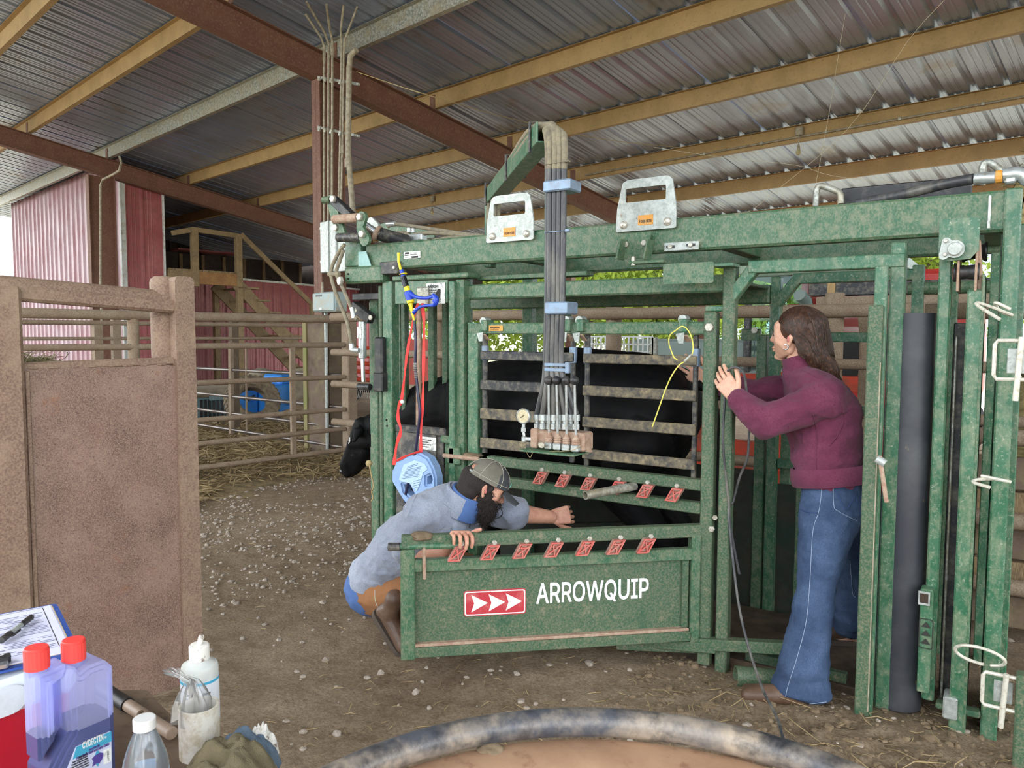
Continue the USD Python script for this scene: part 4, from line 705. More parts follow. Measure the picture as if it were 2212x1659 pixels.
P('slotted_plate', pb(1434, 1509, 522, 541, d=.008, Y=3.185, c=.003), m_galvp)
for px, py in ((1448, 533), (1492, 529)): P('slot_bolt', hexbolt(at(px, py, 3.184), (0, -1, 0), .011), m_bolt); P('slot', box(at(px, py, 3.184)[0]-.02, at(px, py, 3.184)[0]+.02, 3.1838, 3.186, at(px, py, 3.184)[2]-.006, at(px, py, 3.184)[2]+.006, 0), m_blackbar)
P('green_flap', plate(rrect(0, -.088, X(1541, 588, 3.12)-X(1432, 588, 3.12), 0, .008), .008, at(1432, 572, 3.12), (1, 0, 0), (0, 0, 1)), m_greend); P('flap_arm', pb(1536, 1582, 569, 576, d=.1, Y=3.12, c=.002), m_green)
P('serial_plate', pb(872, 908, 543, 558, d=.002, Y=NY-.0015, c=0), m_white); P('serial_print', [pb(875, 884, 545, 549, d=.001, Y=NY-.002, c=0), pb(889, 903, 553, 557, d=.001, Y=NY-.002, c=0), *[text('SERIAL NO MODEL', .003, at(886, 547.5+3*k, NY-.0025), (1, 0, 0), (0, 0, 1), bold=False, w=.05) for k in range(2)], *[text('ARROWQUIP', .003, at(875, 553+3.4*k, NY-.0025), (1, 0, 0), (0, 0, 1), bold=False, w=.026) for k in range(2)]], m_blackprint)
# hose and lever gear on top at the right end
P('power_hose', tube([at(1850, 440, 3.4), at(1960, 418, 3.4), at(2040, 398, 3.35), at(2105, 386, 3.3)], .02, 12, sm=5), m_hose, smooth=40); P('hose_coupling', cyl(at(2103, 387, 3.3), at(2150, 383, 3.3), .022, 12), m_fitting, smooth=40); P('yellow_collar', cyl(at(2150, 383, 3.3), at(2166, 381, 3.3), .024, 12), m_orange)
P('pipe_elbow', tube([at(2166, 380, 3.3), at(2200, 376, 3.3), at(2225, 390, 3.3)], .026, 12, sm=4), m_fitting, smooth=40); P('fitting_cross', pb(2170, 2196, 370, 395, d=.05, Y=3.28), m_fitting)
P('lever_loop', tube([at(2120, 400, 3.6), at(2124, 358, 3.6), at(2138, 352, 3.6), at(2168, 372, 3.6)], .014, 10, sm=5), m_galv, smooth=40); P('grab_loop', tube([at(1762, 445, 3.6), at(1765, 410, 3.6), at(1775, 402, 3.6), at(1805, 412, 3.6), at(1815, 420, 3.6), at(1816, 440, 3.6)], .014, 10, sm=5), m_galv, smooth=40)
P('top_tray', bar(at(1818, 430, 3.7), at(2100, 405, 3.7), .03, .09), m_black)
# wire hooks and latches on the right posts
m_rod = M('white_zinc_rod', rgb('d3cfbf'), .45, .2, rgb('9a8a70'), .2, 60)
P('wire_hook', tube([at(2183, 668, 3.1), at(2150, 654, 3.1), at(2160, 672, 3.14), at(2185, 680, 3.12), at(2120, 656, 3.06), at(2112, 660, 3.04), at(2160, 690, 3.0)], .006, 8, sm=5), m_rod, smooth=40)
P('wire_hook', tube([at(2120, 1028, 3.1), at(2183, 1041, 3.05)], .006, 8), m_rod, smooth=40); P('wire_hook', tube([at(2146, 1034, 3.12), at(2112, 1036, 3.08), at(2103, 1042, 3.05), at(2138, 1053, 3.02)], .006, 8, sm=5), m_rod, smooth=40)
cr = at(2116, 1416, 3.08); P('wire_ring', tube([cr+np.array([.076*math.cos(t), -.05*math.cos(t)*.3, .0])+np.array([0, 0, 1])*.036*math.sin(t)+np.array([0, -.02*math.sin(t), 0]) for t in np.linspace(-1.1, 4.9, 40)], .006, 8), m_rod, smooth=40)
for (cx, cy, s) in ((2197, 778, 1), (2165, 1495, .9)):
    o = at(cx, cy, 3.02); w, h = .056*s, .065*s; P('slam_latch', tube([o+[-w*.2, 0, h], o+[-w, 0, h], o+[-w*1.15, 0, h*.8], o+[-w*1.15, 0, -h*.8], o+[-w, 0, -h], o+[w*.9, 0, -h], o+[w, 0, -h*.8], o+[w, 0, h*.8], o+[w*.8, 0, h], o+[-w*.2, 0, h]], .007, 8), m_rod, smooth=40)
    P('latch_pin', cyl(o+[.01, -.01, h*1.2], o+[.0, -.01, -h*2.1], .009), m_rod, smooth=40); P('latch_plate', box(o[0]-w*.5, o[0]+w*.6, o[1]+.005, o[1]+.012, o[2]-h*.7, o[2]+h*.6), m_galvp)
P('corner_post', pb(2192, 2225, 1462, 1600, d=.06, Y=3.0, zb=-.05), m_greenm)
# ================================================================ hydraulic control arm
ar = Thing('hydraulic_control_arm', 'overhead green hose arm carrying the lever valve bank in front of the chute', 'control arm', at=(-1.6, 2.85, 1))
bz = 2.34; b0, b1 = np.array([-2.59, 3.72, bz-.02]), np.array([-1.69, 2.83, bz+.03])
bd = (b1-b0)/np.linalg.norm(b1-b0); bs = np.cross(bd, [0, 0, 1.]); bs /= np.linalg.norm(bs)
ar.part('boom_channel', [bar(b0+bs*.04, b1+bs*.04, .008, .09), bar(b0-bs*.04, b1-bs*.04, .008, .09), bar(b0-[0, 0, .041], b1-[0, 0, .041], .08, .008)], m_green)
ar.part('mast', box(-2.64, -2.59, 3.70, 3.76, 1.9, 2.36), m_green)
LX, LY = at(1185, 600, 2.83)[0], 2.83
ar.part('drop_tube', bar(at(1183, 292, LY)+[0, .02, 0], at(1180, 800, LY)+[0, .02, 0], .03, .045, up=(0, 1, 0)), m_green)
for s in (0.02, .5, .92):
    p = b0+(b1-b0)*s; ar.part('hose_strap', tube([p+bs*.05-[0, 0, .06], p+bs*.05+[0, 0, .07], p-bs*.05+[0, 0, .075], p-bs*.05-[0, 0, .04]], .007, 8), m_blackbar)
# hoses: along the boom, over the bend, down the drop tube and out to the valve bank
topx = [1166, 1176, 1186, 1197, 1206, 1213]; endx = [1158, 1172, 1195, 1213, 1233, 1247, 1180, 1225]
hv = []
for k in range(8):
    off = (k % 4-1.5)*.02; up_ = .01+.024*(k//4)
    P0 = b0+bd*.02+bs*off+[0, 0, up_]; P1 = b1-bd*.12+bs*off+[0, 0, up_+.02]
    xk = 1181+k*5.6 if k < 8 else 0; yy = LY-.03-.018*(k % 2)
    pts = [P0-[0, 0, .4], P0-[0, 0, .08], P0+bd*.1, (P0+P1)/2, P1, at(1178+k*4.6, 272+abs(k-3)*3, LY-.005), at(1183+k*5.2, 310, yy), at(1183+k*5.0, 420, yy), at(1182+k*4.8, 640, yy), at(1178+k*5.0, 790, yy), at(1173+k*7.5, 835, yy-.01), at(1160+k*12.2, 895, yy-.005)]
    ar.part('hydraulic_hose', tube(pts[:5]+pts[5:7]+[(pts[6]+pts[7])/2], [.0125]*4+[.0145]*3+[.0128], 10, sm=5), m_dusthose, smooth=40)
    ar.part('hydraulic_hose', tube([(pts[6]+pts[7])/2]+pts[7:], .0125, 10, sm=6), m_hose, smooth=40)
    e = pts[-1]; ar.part('hose_fitting', [cyl(e, e-[0, 0, .028], .015, 12), cyl(e-[0, 0, .028], e-[0, 0, .04], .010, 12), cyl(e-[0, 0, .04], e-[0, 0, .065], .014, 6)], m_fitting)
for yt, yb, xl, xr, nm in ((384, 416, 1173, 1232, 'hose_clamp'), (651, 679, 1176, 1225, 'hose_clamp')):
    a, b = at(xl, yb, LY-.07), at(xr, yt, LY-.07); ar.part(nm, box(a[0], b[0], LY-.075, LY+.03, a[2], b[2], .006), m_bluegalv)
for y in (352, 500, 788, 799): 
    a, b = at(1176, y+3, LY-.06), at(1226, y-3, LY-.06); ar.part('zip_tie', [box(a[0], b[0], LY-.063, LY-.055, a[2], b[2], .002), box(b[0]-.008, b[0]+.01, LY-.07, LY-.05, a[2]-.005, b[2]+.005, .002)], m_bluegalv if y > 400 else m_dusthose)
VY = 2.78
a, b = at(1150, 968, VY), at(1257, 936, VY)
ar.part('valve_body', box(a[0], b[0]+.01, VY, VY+.09, a[2]+.004, b[2], .008), m_iron); ar.part('mount_plate', plate(rrect(at(1136, 970, VY)[0]-a[0], -.06, b[0]-a[0]-.005, .1, .012), .006, (a[0], VY, a[2]-.008), (1, 0, 0), (0, 1, 0)), m_green)
ar.part('relief_block', box(a[0]-.001, a[0]+.035, VY-.02, VY+.08, a[2]+.004, b[2]+.004, .005), m_iron); ar.part('relief_cap', cyl(at(1168, 960, VY-.02), at(1170, 962, VY-.06), .013, 12), m_galv)
for k, px in enumerate((1184, 1203, 1222, 1242)):
    c = at(px, 958, VY-.02); ar.part('spool_cap', box(c[0]-.018, c[0]+.018, VY-.03, VY+.0, a[2]+.006, a[2]+.036, .005), m_fitting); ar.part('lever_boot', put(lathe([(0, 0), (.017, 0), (.019, .006), (.016, .01), (.019, .014), (.016, .018), (.018, .023), (.008, .032), (0, .032)], 16), (c[0], VY-.012, a[2]+.036)), m_iron)
    kb = at((1185, 1202, 1223, 1241)[k], 822, VY-.03); base = np.array([c[0], VY-.012, a[2]+.066]); lv = ar.part('lever', cyl(base, kb, .0055, 10), m_fitting, smooth=40); ar.part('lever_base', cyl(base-[0, 0, .01], base+[0, 0, .012], .008), m_iron, of=lv); ar.part('lever_knob', ball(kb, .0195, 2), m_black, smooth=True, of=lv)
gc = at(1131, 899, VY-.02); gg = ar.part('pressure_gauge', put(lathe([(0, -.018), (.03, -.018), (.033, -.012), (.034, .006), (.031, .008), (.029, .004), (0, .004)], 28), gc, (0, -1, .05)), m_fitting, smooth=35); ar.part('gauge_face', put(lathe([(0, .0045), (.029, .0045), (.029, .006), (0, .006)], 24), gc, (0, -1, .05)), m_gaugeface, of=gg); ar.part('gauge_needle', bar(gc+[-.012, -.0075, -.008], gc+[.008, -.0075, .006], .0015, .002), m_blackprint, of=gg)
ar.part('gauge_stem', [cyl(gc-[0, 0, .033], gc-[0, 0, .05], .008), cyl(gc-[0, 0, .05], gc-[0, 0, .07], .0115, 6), cyl(gc-[0, 0, .07], gc-[-.004, 0, .09], .007), cyl(gc+[.004, 0, -.09], gc+[.004, 0, -.112], .012, 8), cyl(gc+[.004, 0, -.1], gc+[.04, .01, -.1], .009, 8)], m_fitting)
ar.part('twine', tube([at(1134, 966, VY-.02), at(1140, 982, VY-.02), at(1146, 988, VY-.02), at(1158, 976, VY-.02), at(1230, 974, VY-.03), at(1255, 962, VY-.03)], .0012, 5, sm=4), m_rope); ar.part('mount_bracket', plate([(0, 0), (.03, 0), (.07, -.05), (.0, -.05)], .02, at(1250, 948, VY+.05), (1, 0, 0), (0, 0, 1)), m_iron)
# ================================================================ bodies
Man = manifold3d.Manifold
def _sph(p, r, n=24):
    s = Man.sphere(1.0, n); r = np.broadcast_to(np.asarray(r, float), 3); return s.scale(tuple(map(float, r))).translate(tuple(map(float, p)))
def hull(*js, n=24): return Man.batch_hull([_sph(p, r, n) for p, r in js])
def flesh(parts, edge, it=12, lamb=.5):
    m = parts[0]
    for q in parts[1:]: m = m + q
    m = m.refine_to_length(edge).to_mesh(); t = trimesh.Trimesh(np.array(m.vert_properties[:, :3]), np.array(m.tri_verts), process=False); v0 = np.array(t.vertices)
    if it:
        trimesh.smoothing.filter_taubin(t, lamb=lamb, nu=lamb+.03, iterations=it); v1 = np.array(t.vertices); bad = np.linalg.norm(v1-v0, axis=1) > 2.5*edge; v1[bad] = v0[bad]; t.vertices = v1
    return t
def chain(*js): return [hull(js[i], js[i+1]) for i in range(len(js)-1)]
def folds(t, amp, sc, seed=0, stretch=(1, 1, 1), mask=None):
    n = np.array(t.vertex_normals); p = np.array(t.vertices)*sc*np.array(stretch); d = (np.abs(meshkit.fbm(p, 3, seed)-.5)*2); d = (1-d)**3*.9-.35
    if mask is not None: d = d*mask(np.array(t.vertices))
    t.vertices = t.vertices + n*(amp*d)[:, None]; return t
def surf(t, px, py, off=.002):      # where a sight line first meets a mesh, lifted a little off its surface
    o, d = CAM, ray(px, py); v, f = np.array(t.vertices), np.array(t.faces); a, b, c = v[f[:, 0]], v[f[:, 1]], v[f[:, 2]]; e1, e2 = b-a, c-a; h = np.cross(d, e2); det = np.einsum('ij,ij->i', e1, h)
    det = np.where(np.abs(det) < 1e-12, 1e-12, det); s = o-a; u = np.einsum('ij,ij->i', s, h)/det; q_ = np.cross(s, e1); w = (q_@d)/det; tt = np.einsum('ij,ij->i', e2, q_)/det
    k = (u >= -1e-6) & (w >= -1e-6) & (u+w <= 1+1e-6) & (tt > 0)
    if not k.any(): return None
    i = np.where(k)[0][np.argmin(tt[k])]; n = np.cross(e1[i], e2[i]); n /= np.linalg.norm(n); n = n if n@d < 0 else -n; return o+d*tt[i]+n*off, n
def seam(t, pts, r, off=.001, n=10): 
    P_ = [surf(t, x, y, off) for x, y in spline(np.array([(x, y, 0) for x, y in pts], float), n)[:, :2]]; P_ = [p[0] for p in P_ if p]; return tube(P_, r, 6) if len(P_) > 1 else None
m_skin = M('skin_light', rgb('d6a98f'), .5, 0, rgb('cc9880'), .4, 30, spec=.35)
m_skin2 = M('skin_ruddy', rgb('cc9a80'), .5, 0, rgb('bd8670'), .45, 28, spec=.35)
m_lip = M('lips', rgb('b56a62'), .45); m_eyew = M('eye_white', rgb('e5e0da'), .3); m_iris = M('iris_dark', rgb('2a1d16'), .25); m_brow = M('brow_hair', rgb('3a2a20'), .8)
m_maroon = M('maroon_fleece', rgb('602a40'), .92, 0, rgb('70384e'), .45, 5, spec=.2, layers=[(rgb('5a2338'), .3, 160, .1, None)], bump=.25, bscale=500, extra={'sheen_weight': .08, 'sheen_roughness': .6})
m_denim = M('blue_denim', rgb('34435c'), .85, 0, rgb('576b88'), .38, 7, sharp=.2, spec=.2, layers=[(rgb('2b3d5c'), .3, 320, .2, (1, 1, .4))], bump=.25, bscale=600)
m_stitch = M('pale_thread', rgb('8c9bb2'), .8); m_stitchd = M('dark_seam', rgb('2b4068'), .8)
m_boot = M('brown_boot_leather', rgb('553f30'), .5, 0, rgb('6e5746'), .35, 12, bump=.15); m_sole = M('boot_sole', rgb('4a3f36'), .85)
m_heather = M('grey_heather_fleece', rgb('878d9a'), .92, 0, rgb('9fa5b0'), .45, 4, spec=.2, layers=[(rgb('757e92'), .38, 220, .12, None)], bump=.25, bscale=500, extra={'sheen_weight': .2})
m_blueshirt = M('blue_shirt_cloth', rgb('4a679a'), .85, 0, rgb('3f5a8c'), .4, 8); m_canvasbrown = M('brown_duck_canvas', rgb('8a5c36'), .88, 0, rgb('77502f'), .45, 9, bump=.2, bscale=400)
m_capg = M('grey_olive_cap', rgb('6a665a'), .9, 0, rgb('7a766a'), .4, 9, bump=.2, bscale=500); m_capf = M('dark_grey_cap_front', rgb('45474a'), .9, 0, rgb('3b3d40'), .4, 20); m_capst = M('cap_stitch', rgb('b0ab9a'), .8)
m_beard = M('dark_beard', rgb('1f1814'), .85, 0, rgb('342a24'), .35, 120, bump=1.0, bscale=240)
m_mint = M('mint_print', rgb('7fd0c4'), .7)
m_hair = usdkit.material(stage, '/World/Looks/long_brown_hair', {'h': ('geometry', {}), 'nn': ('noise_texture', {'scale': 90.0, 'detail': 2.0}), 'r': ('rgb_ramp', {'ramp': [(.25, rgb('2c1d16')), (.5, rgb('3f2b20')), (.65, rgb('553a2b')), (.8, rgb('6b4a36'))]}), 'p': ('principled_bsdf', {'roughness': .38, 'specular_ior_level': .5})},
    [('h.position', 'nn.vector'), ('nn.fac', 'r.fac'), ('r.color', 'p.base_color')], surface='p.BSDF')
m_hairbase = M('brown_hair_mass', rgb('43291c'), .5, 0, rgb('5a3d2c'), .45, 60, stretch=(1, 1, .12), bump=.5, bscale=120)
m_cow = M('black_cow_coat', (.0035, .0035, .004), .6, 0, (.007, .0065, .006), .4, 20, bump=.4, bscale=260, spec=.12, layers=[((.04, .034, .025), .05, 9, .03, None)])
m_cowskin = M('wet_black_muzzle', (.012, .012, .013), .25)
def curves(path, strands, width, mat, label=None):
    c = UsdGeom.BasisCurves.Define(stage, path); c.CreateTypeAttr('linear'); c.CreateCurveVertexCountsAttr(Vt.IntArray([len(s) for s in strands]))
    c.CreatePointsAttr(Vt.Vec3fArray.FromNumpy(np.vstack(strands).astype(np.float32))); c.CreateWidthsAttr(Vt.FloatArray.FromNumpy(np.full(sum(map(len, strands)), width, np.float32))); c.SetWidthsInterpolation('vertex')
    UsdShade.MaterialBindingAPI.Apply(c.GetPrim()).Bind(mat); return c
class Head:
    def __init__(s, c, f, up, k=1.0):
        s.c = np.array(c); s.x = np.array(f)/np.linalg.norm(f); u = np.array(up, float); u = u - s.x*(u@s.x); s.z = u/np.linalg.norm(u); s.y = np.cross(s.z, s.x); s.k = k
    def p(s, x, y, z): return s.c + s.k*(s.x*x + s.y*y + s.z*z)
    def ell(s, c, r):
        e = Man.sphere(1.0, 32).scale(tuple(s.k*v for v in r)); R = np.column_stack([s.x, s.y, s.z, s.p(*c)]); return e.transform(R)
    def H(s, *js): return Man.batch_hull([_sph(s.p(*p), r*s.k, 16) for p, r in js])
    def skull(s):
        o = [s.ell((-.012, 0, .03), (.095, .074, .088)), s.H(((.055, .03, .04), .03), ((.055, -.03, .04), .03), ((.052, .044, -.02), .022), ((.052, -.044, -.02), .022), ((.068, 0, -.095), .016), ((-.0, .05, -.055), .018), ((-.0, -.05, -.055), .018), ((.075, 0, -.055), .018), ((.0, 0, .05), .06))]
        o += [s.H(((.086, 0, .016), .008), ((.106, 0, -.026), .0095), ((.086, 0, -.034), .008)), s.H(((.094, 0, -.03), .008), ((.086, .014, -.034), .007), ((.086, -.014, -.034), .007)), s.H(((.083, 0, .02), .008), ((.074, .035, .022), .008), ((.074, -.035, .022), .008))]
        o += [s.H(((.091, .014, -.058), .0055), ((.095, 0, -.056), .006), ((.091, -.014, -.058), .0055)), s.H(((.089, .013, -.069), .0055), ((.093, 0, -.069), .0065), ((.089, -.013, -.069), .0055)), s.H(((.078, 0, -.098), .014), ((.06, 0, -.1), .016))]
        for q in (1, -1): o += [s.H(((-.012, .077*q, .018), .008), ((-.018, .084*q, .004), .007), ((-.004, .077*q, -.03), .007)), s.H(((.0, .074*q, -.01), .01), ((-.012, .076*q, .006), .012))]
        return o
    def face_bits(s, add, skin):
        for q in (1, -1):
            e = add('eye', put(trimesh.creation.icosphere(2, .0125*s.k), s.p(.0725, .033*q, .001)), m_eyew); add('iris', put(trimesh.creation.icosphere(1, .0062*s.k), s.p(.0805, .0345*q, -.001)), m_iris, of=e)
            add('eyelid', flesh([s.H(((.071, .02*q, .007), .009), ((.0765, .033*q, .01), .0075), ((.068, .047*q, .006), .009))], .006, 4), skin, smooth=True)
            add('eyelash', tube([s.p(.081, .021*q, .004), s.p(.086, .034*q, .004), s.p(.077, .049*q, .002)], .0016*s.k, 6, sm=4), m_brow)
            add('eyebrow', tube([s.p(.088, .012*q, .024), s.p(.085, .03*q, .03), s.p(.07, .049*q, .024)], [.0022*s.k, .003*s.k, .0015*s.k], 6, sm=4), m_brow)
        add('lips', [tube([s.p(.092, .022, -.062), s.p(.0985, .01, -.058), s.p(.1005, 0, -.0595), s.p(.0985, -.01, -.058), s.p(.092, -.022, -.062)], [.001, .0035, .001], 6, sm=4), tube([s.p(.092, .02, -.065), s.p(.0975, 0, -.0685), s.p(.092, -.02, -.065)], [.001, .004, .001], 6, sm=4)], m_lip, smooth=True)
        for q in (1, -1): add('ear_hollow', put(ball((0, 0, 0), (.009, .006, .015), 1), s.p(-.006, .083*q, -.002)), m_lip, smooth=True)
def hand(wr, mid, across, palmn, curl, side, L=.18, spread=.09, thumb=(.55, .4), bends=None):
    """Palm plus five fingers. wr wrist, mid = direction to the middle finger, across = towards the index side, palmn = palm normal (fingers curl that way)."""
    f = np.array(mid, float); f /= np.linalg.norm(f); a = np.array(across, float); a = a-f*(a@f); a /= np.linalg.norm(a); n = np.array(palmn, float); n = n-f*(n@f)-a*(n@a); n /= np.linalg.norm(n)
    wr = np.array(wr, float); pl_ = L*.52; W = L*.21; o = []
    K = [wr+f*pl_*(1-.03*abs(i-1.2))+a*W*(1.5-i)*.62 for i in range(4)]
    o.append(hull((wr, .021), (wr+a*.016, .016), (wr-a*.016, .016), (wr+f*pl_*.4+a*W*.8, .0125), (wr+f*pl_*.4-a*W*.75, .0125))); o.append(hull((wr+f*pl_*.3+a*W*.75, .0125), (wr+f*pl_*.3-a*W*.7, .0125), *[(k-n*.001, .0108) for k in K]))
    ln = (.43, .49, .45, .35)
    for i in range(4):
        l = L*ln[i]; p = K[i]; c0 = curl[i] if np.size(curl) > 1 else curl; ang = c0*.55; d0 = f+a*spread*(1.5-i)*.6; d0 /= np.linalg.norm(d0); r = (.0093, .0095, .009, .008)[i]
        js = [(p-f*.012, r*1.12)]; 
        for sgm, (fr_, inc) in enumerate(((.45, c0*.75), (.3, c0*.6), (.25, 0))):
            d = d0*math.cos(ang)+n*math.sin(ang); js.append((p, r*(1.08, .98, .9)[sgm])); p = p+d*l*fr_; ang += inc
        js.append((p, r*.78)); o += chain(*js)
    tb = wr+f*pl_*.28+a*W*.75; td = f*thumb[0]+a*(.75)+n*thumb[1]; td /= np.linalg.norm(td); t1 = tb+td*L*.2; t2 = t1+(td*.8+f*.5)*L*.16; t3 = t2+(td*.5+f*.8+n*.15)*L*.13
    o += chain((wr+f*pl_*.12+a*W*.35, .016), (tb, .0145), (t1, .0112), (t2, .0105), (t3, .0085)); return o
# ---------------------------------------------------------------- the woman
wm = Thing('person', 'person with long brown hair, maroon sweater and flared jeans standing in the chute cage', 'person', at=(-.66, 3.3, 0))
hd = Head((-.7506, 3.35, 1.497), (-.978, .18, .085), (.07, -.141, .987))
nb, sn, sf = at(1728, 806, 3.37), at(1786, 858, 3.21), at(1735, 838, 3.52)
en, wn = at(1652, 912, 3.12), at(1590, 858, 3.14); ef, wf = at(1640, 850, 3.56), at(1528, 826, 3.62)
ch1, wst, pel = at(1775, 890, 3.37), at(1788, 985, 3.37), at(1796, 1080, 3.37)
hn, kn, an = at(1792, 1105, 3.28), at(1764, 1262, 3.18), at(1728, 1490, 3.09); hf, kf, af = at(1818, 1105, 3.46), at(1850, 1258, 3.6), np.array([-.545, 3.76, .1])
torso = [hull((nb, .055), (sn, .062), (sf, .06), (ch1, .125)), hull((ch1+[.02, -.045, 0], .115), (ch1+[.0, .05, 0], .11), (wst+[0, -.045, 0], .108), (wst+[0, .045, 0], .108)), hull((ch1+[-.065, -.03, -.02], .075), (ch1+[-.06, .05, -.02], .075), (wst+[-.02, 0, 0.02], .1)),
         hull((wst+[0.01, -.045, 0], .09), (wst+[0.01, .045, 0], .09), (pel+[.02, -.055, 0], .09), (pel+[.02, .055, 0], .09))]
armn = chain((sn, .057), (en, .044), (wn, .027)); armf = chain((sf, .055), (ef, .043), (wf, .027))
legn = chain((hn, .1), (kn, .062), (an, .042)); legf = chain((hf, .1), (kf, .06), (af, .042))
feet = [hull((an, .03), (an+[-.06, -.02, -.03], .02)), hull((af, .03), (af+[-.06, -.03, -.03], .02))]
handn = hand(wn, (at(1560, 818, 3.155)-wn), (.15, .1, 1.0), (-.3, .9, .2), (.3, .4, .5, .6), 1, L=.165, thumb=(.75, .05), spread=.04); handf = hand(wf, (at(1490, 802, 3.6)-wf), (.2, -.2, 1), (-.2, .9, -.3), (.25, .3, .3, .35), 1, spread=.3)
neck = chain((hd.p(-.022, 0, -.05), .052), (nb, .058))
coarse = flesh(torso+armn+armf+legn+legf+feet+neck, .03, 6); fine = flesh(hd.skull()+[hull((hd.p(-.022, 0, -.05), .05), (nb, .05))], .0055, 5, .45); hh_ = flesh(handn+[hull((wn, .024), (wn+(en-wn)*.2, .028))], .0045, 6, .4); hh2 = flesh(handf+[hull((wf, .024), (wf+(ef-wf)*.2, .028))], .006, 6, .4)
def union(*ts):
    o = None
    for t in ts:
        m = Man(manifold3d.Mesh(np.array(t.vertices, np.float32), np.array(t.faces, np.uint32))); o = m if o is None else o+m
    m = o.to_mesh(); return trimesh.Trimesh(np.array(m.vert_properties[:, :3]), np.array(m.tri_verts), process=False)
body = wm.part('body', union(coarse, fine, hh_, hh2), m_skin, smooth=True)
hd.face_bits(lambda n, m, mt, of=None, smooth=True: wm.part(n, m, mt, of=of or body, smooth=smooth), m_skin)
G = .016
sw = flesh([hull((nb+[0, 0, -.005], .066), (sn, .077), (sf, .075), (ch1, .14)), hull((ch1+[.03, -.055, .0], .13), (ch1+[.0, .055, 0], .125), (wst+[.005, -.055, 0], .128), (wst+[0, .05, 0], .125)), hull((ch1+[-.07, -.03, -.02], .09), (ch1+[-.06, .05, -.02], .09), (wst+[-.03, 0, 0.02], .115)),
            hull((wst+[0, -.055, 0], .127), (wst+[0, .05, 0], .125), (at(1796, 1020, 3.37)+[0, -.05, 0], .125), (at(1796, 1020, 3.37)+[0, .05, 0], .12))]
           + chain((sn, .077), ((sn+en)/2+[0, 0, -.01], .07), (en, .063), ((en+wn)/2, .054), (wn+(en-wn)*.14, .042)) + chain((sf, .074), (ef, .06), (wf+(ef-wf)*.15, .04)), .011, 12)
sw = folds(folds(sw, .018, 6, 3, (1, 1, 1.6)), .006, 17, 6)
swp = wm.part('sweater', sw, m_maroon, smooth=True)
cut = lambda pts, ra: [wm.part('cuff', tube(pts, ra, 18), m_maroon, smooth=True, of=swp)]
cut([wn+(en-wn)*.2, wn+(en-wn)*.06], .04); cut([wf+(ef-wf)*.22, wf+(ef-wf)*.06], .038)
hm = [at(1793, 1004, 3.365), at(1797, 1022, 3.365), at(1800, 1040, 3.365)]
def band(c, rx, ry, h, t, ax=(1, 0, 0), tilt=(0, 0, 1), sides=40): m = lathe([(1-t, -h/2), (1.0, -h/2), (1.03, 0), (1.0, h/2), (1-t, h/2)], sides); m.vertices = m.vertices*[rx, ry, 1]; return put(m, c, tilt, ax)
wm.part('hem_band', band(hm[1]+[0, 0, -.005], .162, .182, .075, .08, tilt=(-.16, .04, 1)), m_maroon, smooth=True, of=swp)
col = band(hd.p(-.03, 0, -.118), .072, .068, .07, .1, tilt=(-.28, .02, 1)); wm.part('collar', col, m_maroon, smooth=True, of=swp)
for pts in ([(1808, 855), (1822, 890), (1815, 930), (1790, 965)], [(1735, 800), (1775, 822), (1800, 850)], [(1757, 895), (1765, 940), (1762, 1000), (1766, 1030)]):
    s_ = seam(sw, pts, .0022); s_ is not None and wm.part('seam', s_, m_maroon, of=swp)
jn = flesh([hull((hm[2]+[0, -.055, .02], .108), (hm[2]+[0, .055, .02], .108), (pel+[.015, -.06, 0], .122), (pel+[.015, .06, 0], .12)), hull((pel+[.03, -.06, -.02], .118), (pel+[.03, .05, -.02], .115), (hn+[0, 0, -.06], .105))]
           + chain((hn, .118), ((hn+kn)/2, .097), (kn, .074), (kn+(an-kn)*.45, .082), (kn+(an-kn)*.8, .098)) + [hull((kn+(an-kn)*.8, .09), (an+[-.03, 0, .0], (.085, .075, .03)), (an+[.04, .0, .0], (.08, .075, .03)))] + chain((hf, .113), (kf, .076), (kf+(af-kf)*.6, .09)) + [hull((kf+(af-kf)*.6, .085), (af+[0, 0, .02], (.1, .09, .03)))], .013, 10)
jn.vertices[:, 2] = np.maximum(jn.vertices[:, 2], .0); jn = folds(jn, .007, 8, 8, (1, 1, 2.2))
jp = wm.part('jeans', jn, m_denim, smooth=True)
for pts, mt in (([(1777, 1032), (1773, 1080), (1768, 1108), (1756, 1150), (1750, 1250), (1742, 1340), (1722, 1420), (1700, 1490), (1694, 1535)], m_stitch), ([(1800, 1026), (1801, 1090), (1812, 1105), (1850, 1125)], m_stitch), ([(1799, 1023), (1830, 1030), (1858, 1038)], m_stitch), ([(1806, 1060), (1822, 1095), (1830, 1100), (1846, 1072), (1852, 1090)], m_stitchd), ([(1836, 1210), (1842, 1280), (1848, 1290)], m_stitch), ([(1672, 1496), (1700, 1512), (1740, 1520), (1785, 1516)], m_stitch), ([(1728, 1100), (1745, 1106), (1766, 1108)], m_stitchd)):
    s_ = seam(jn, pts, .0013 if mt is m_stitch else .0026); s_ is not None and wm.part('stitched_seam', s_, mt, of=jp)
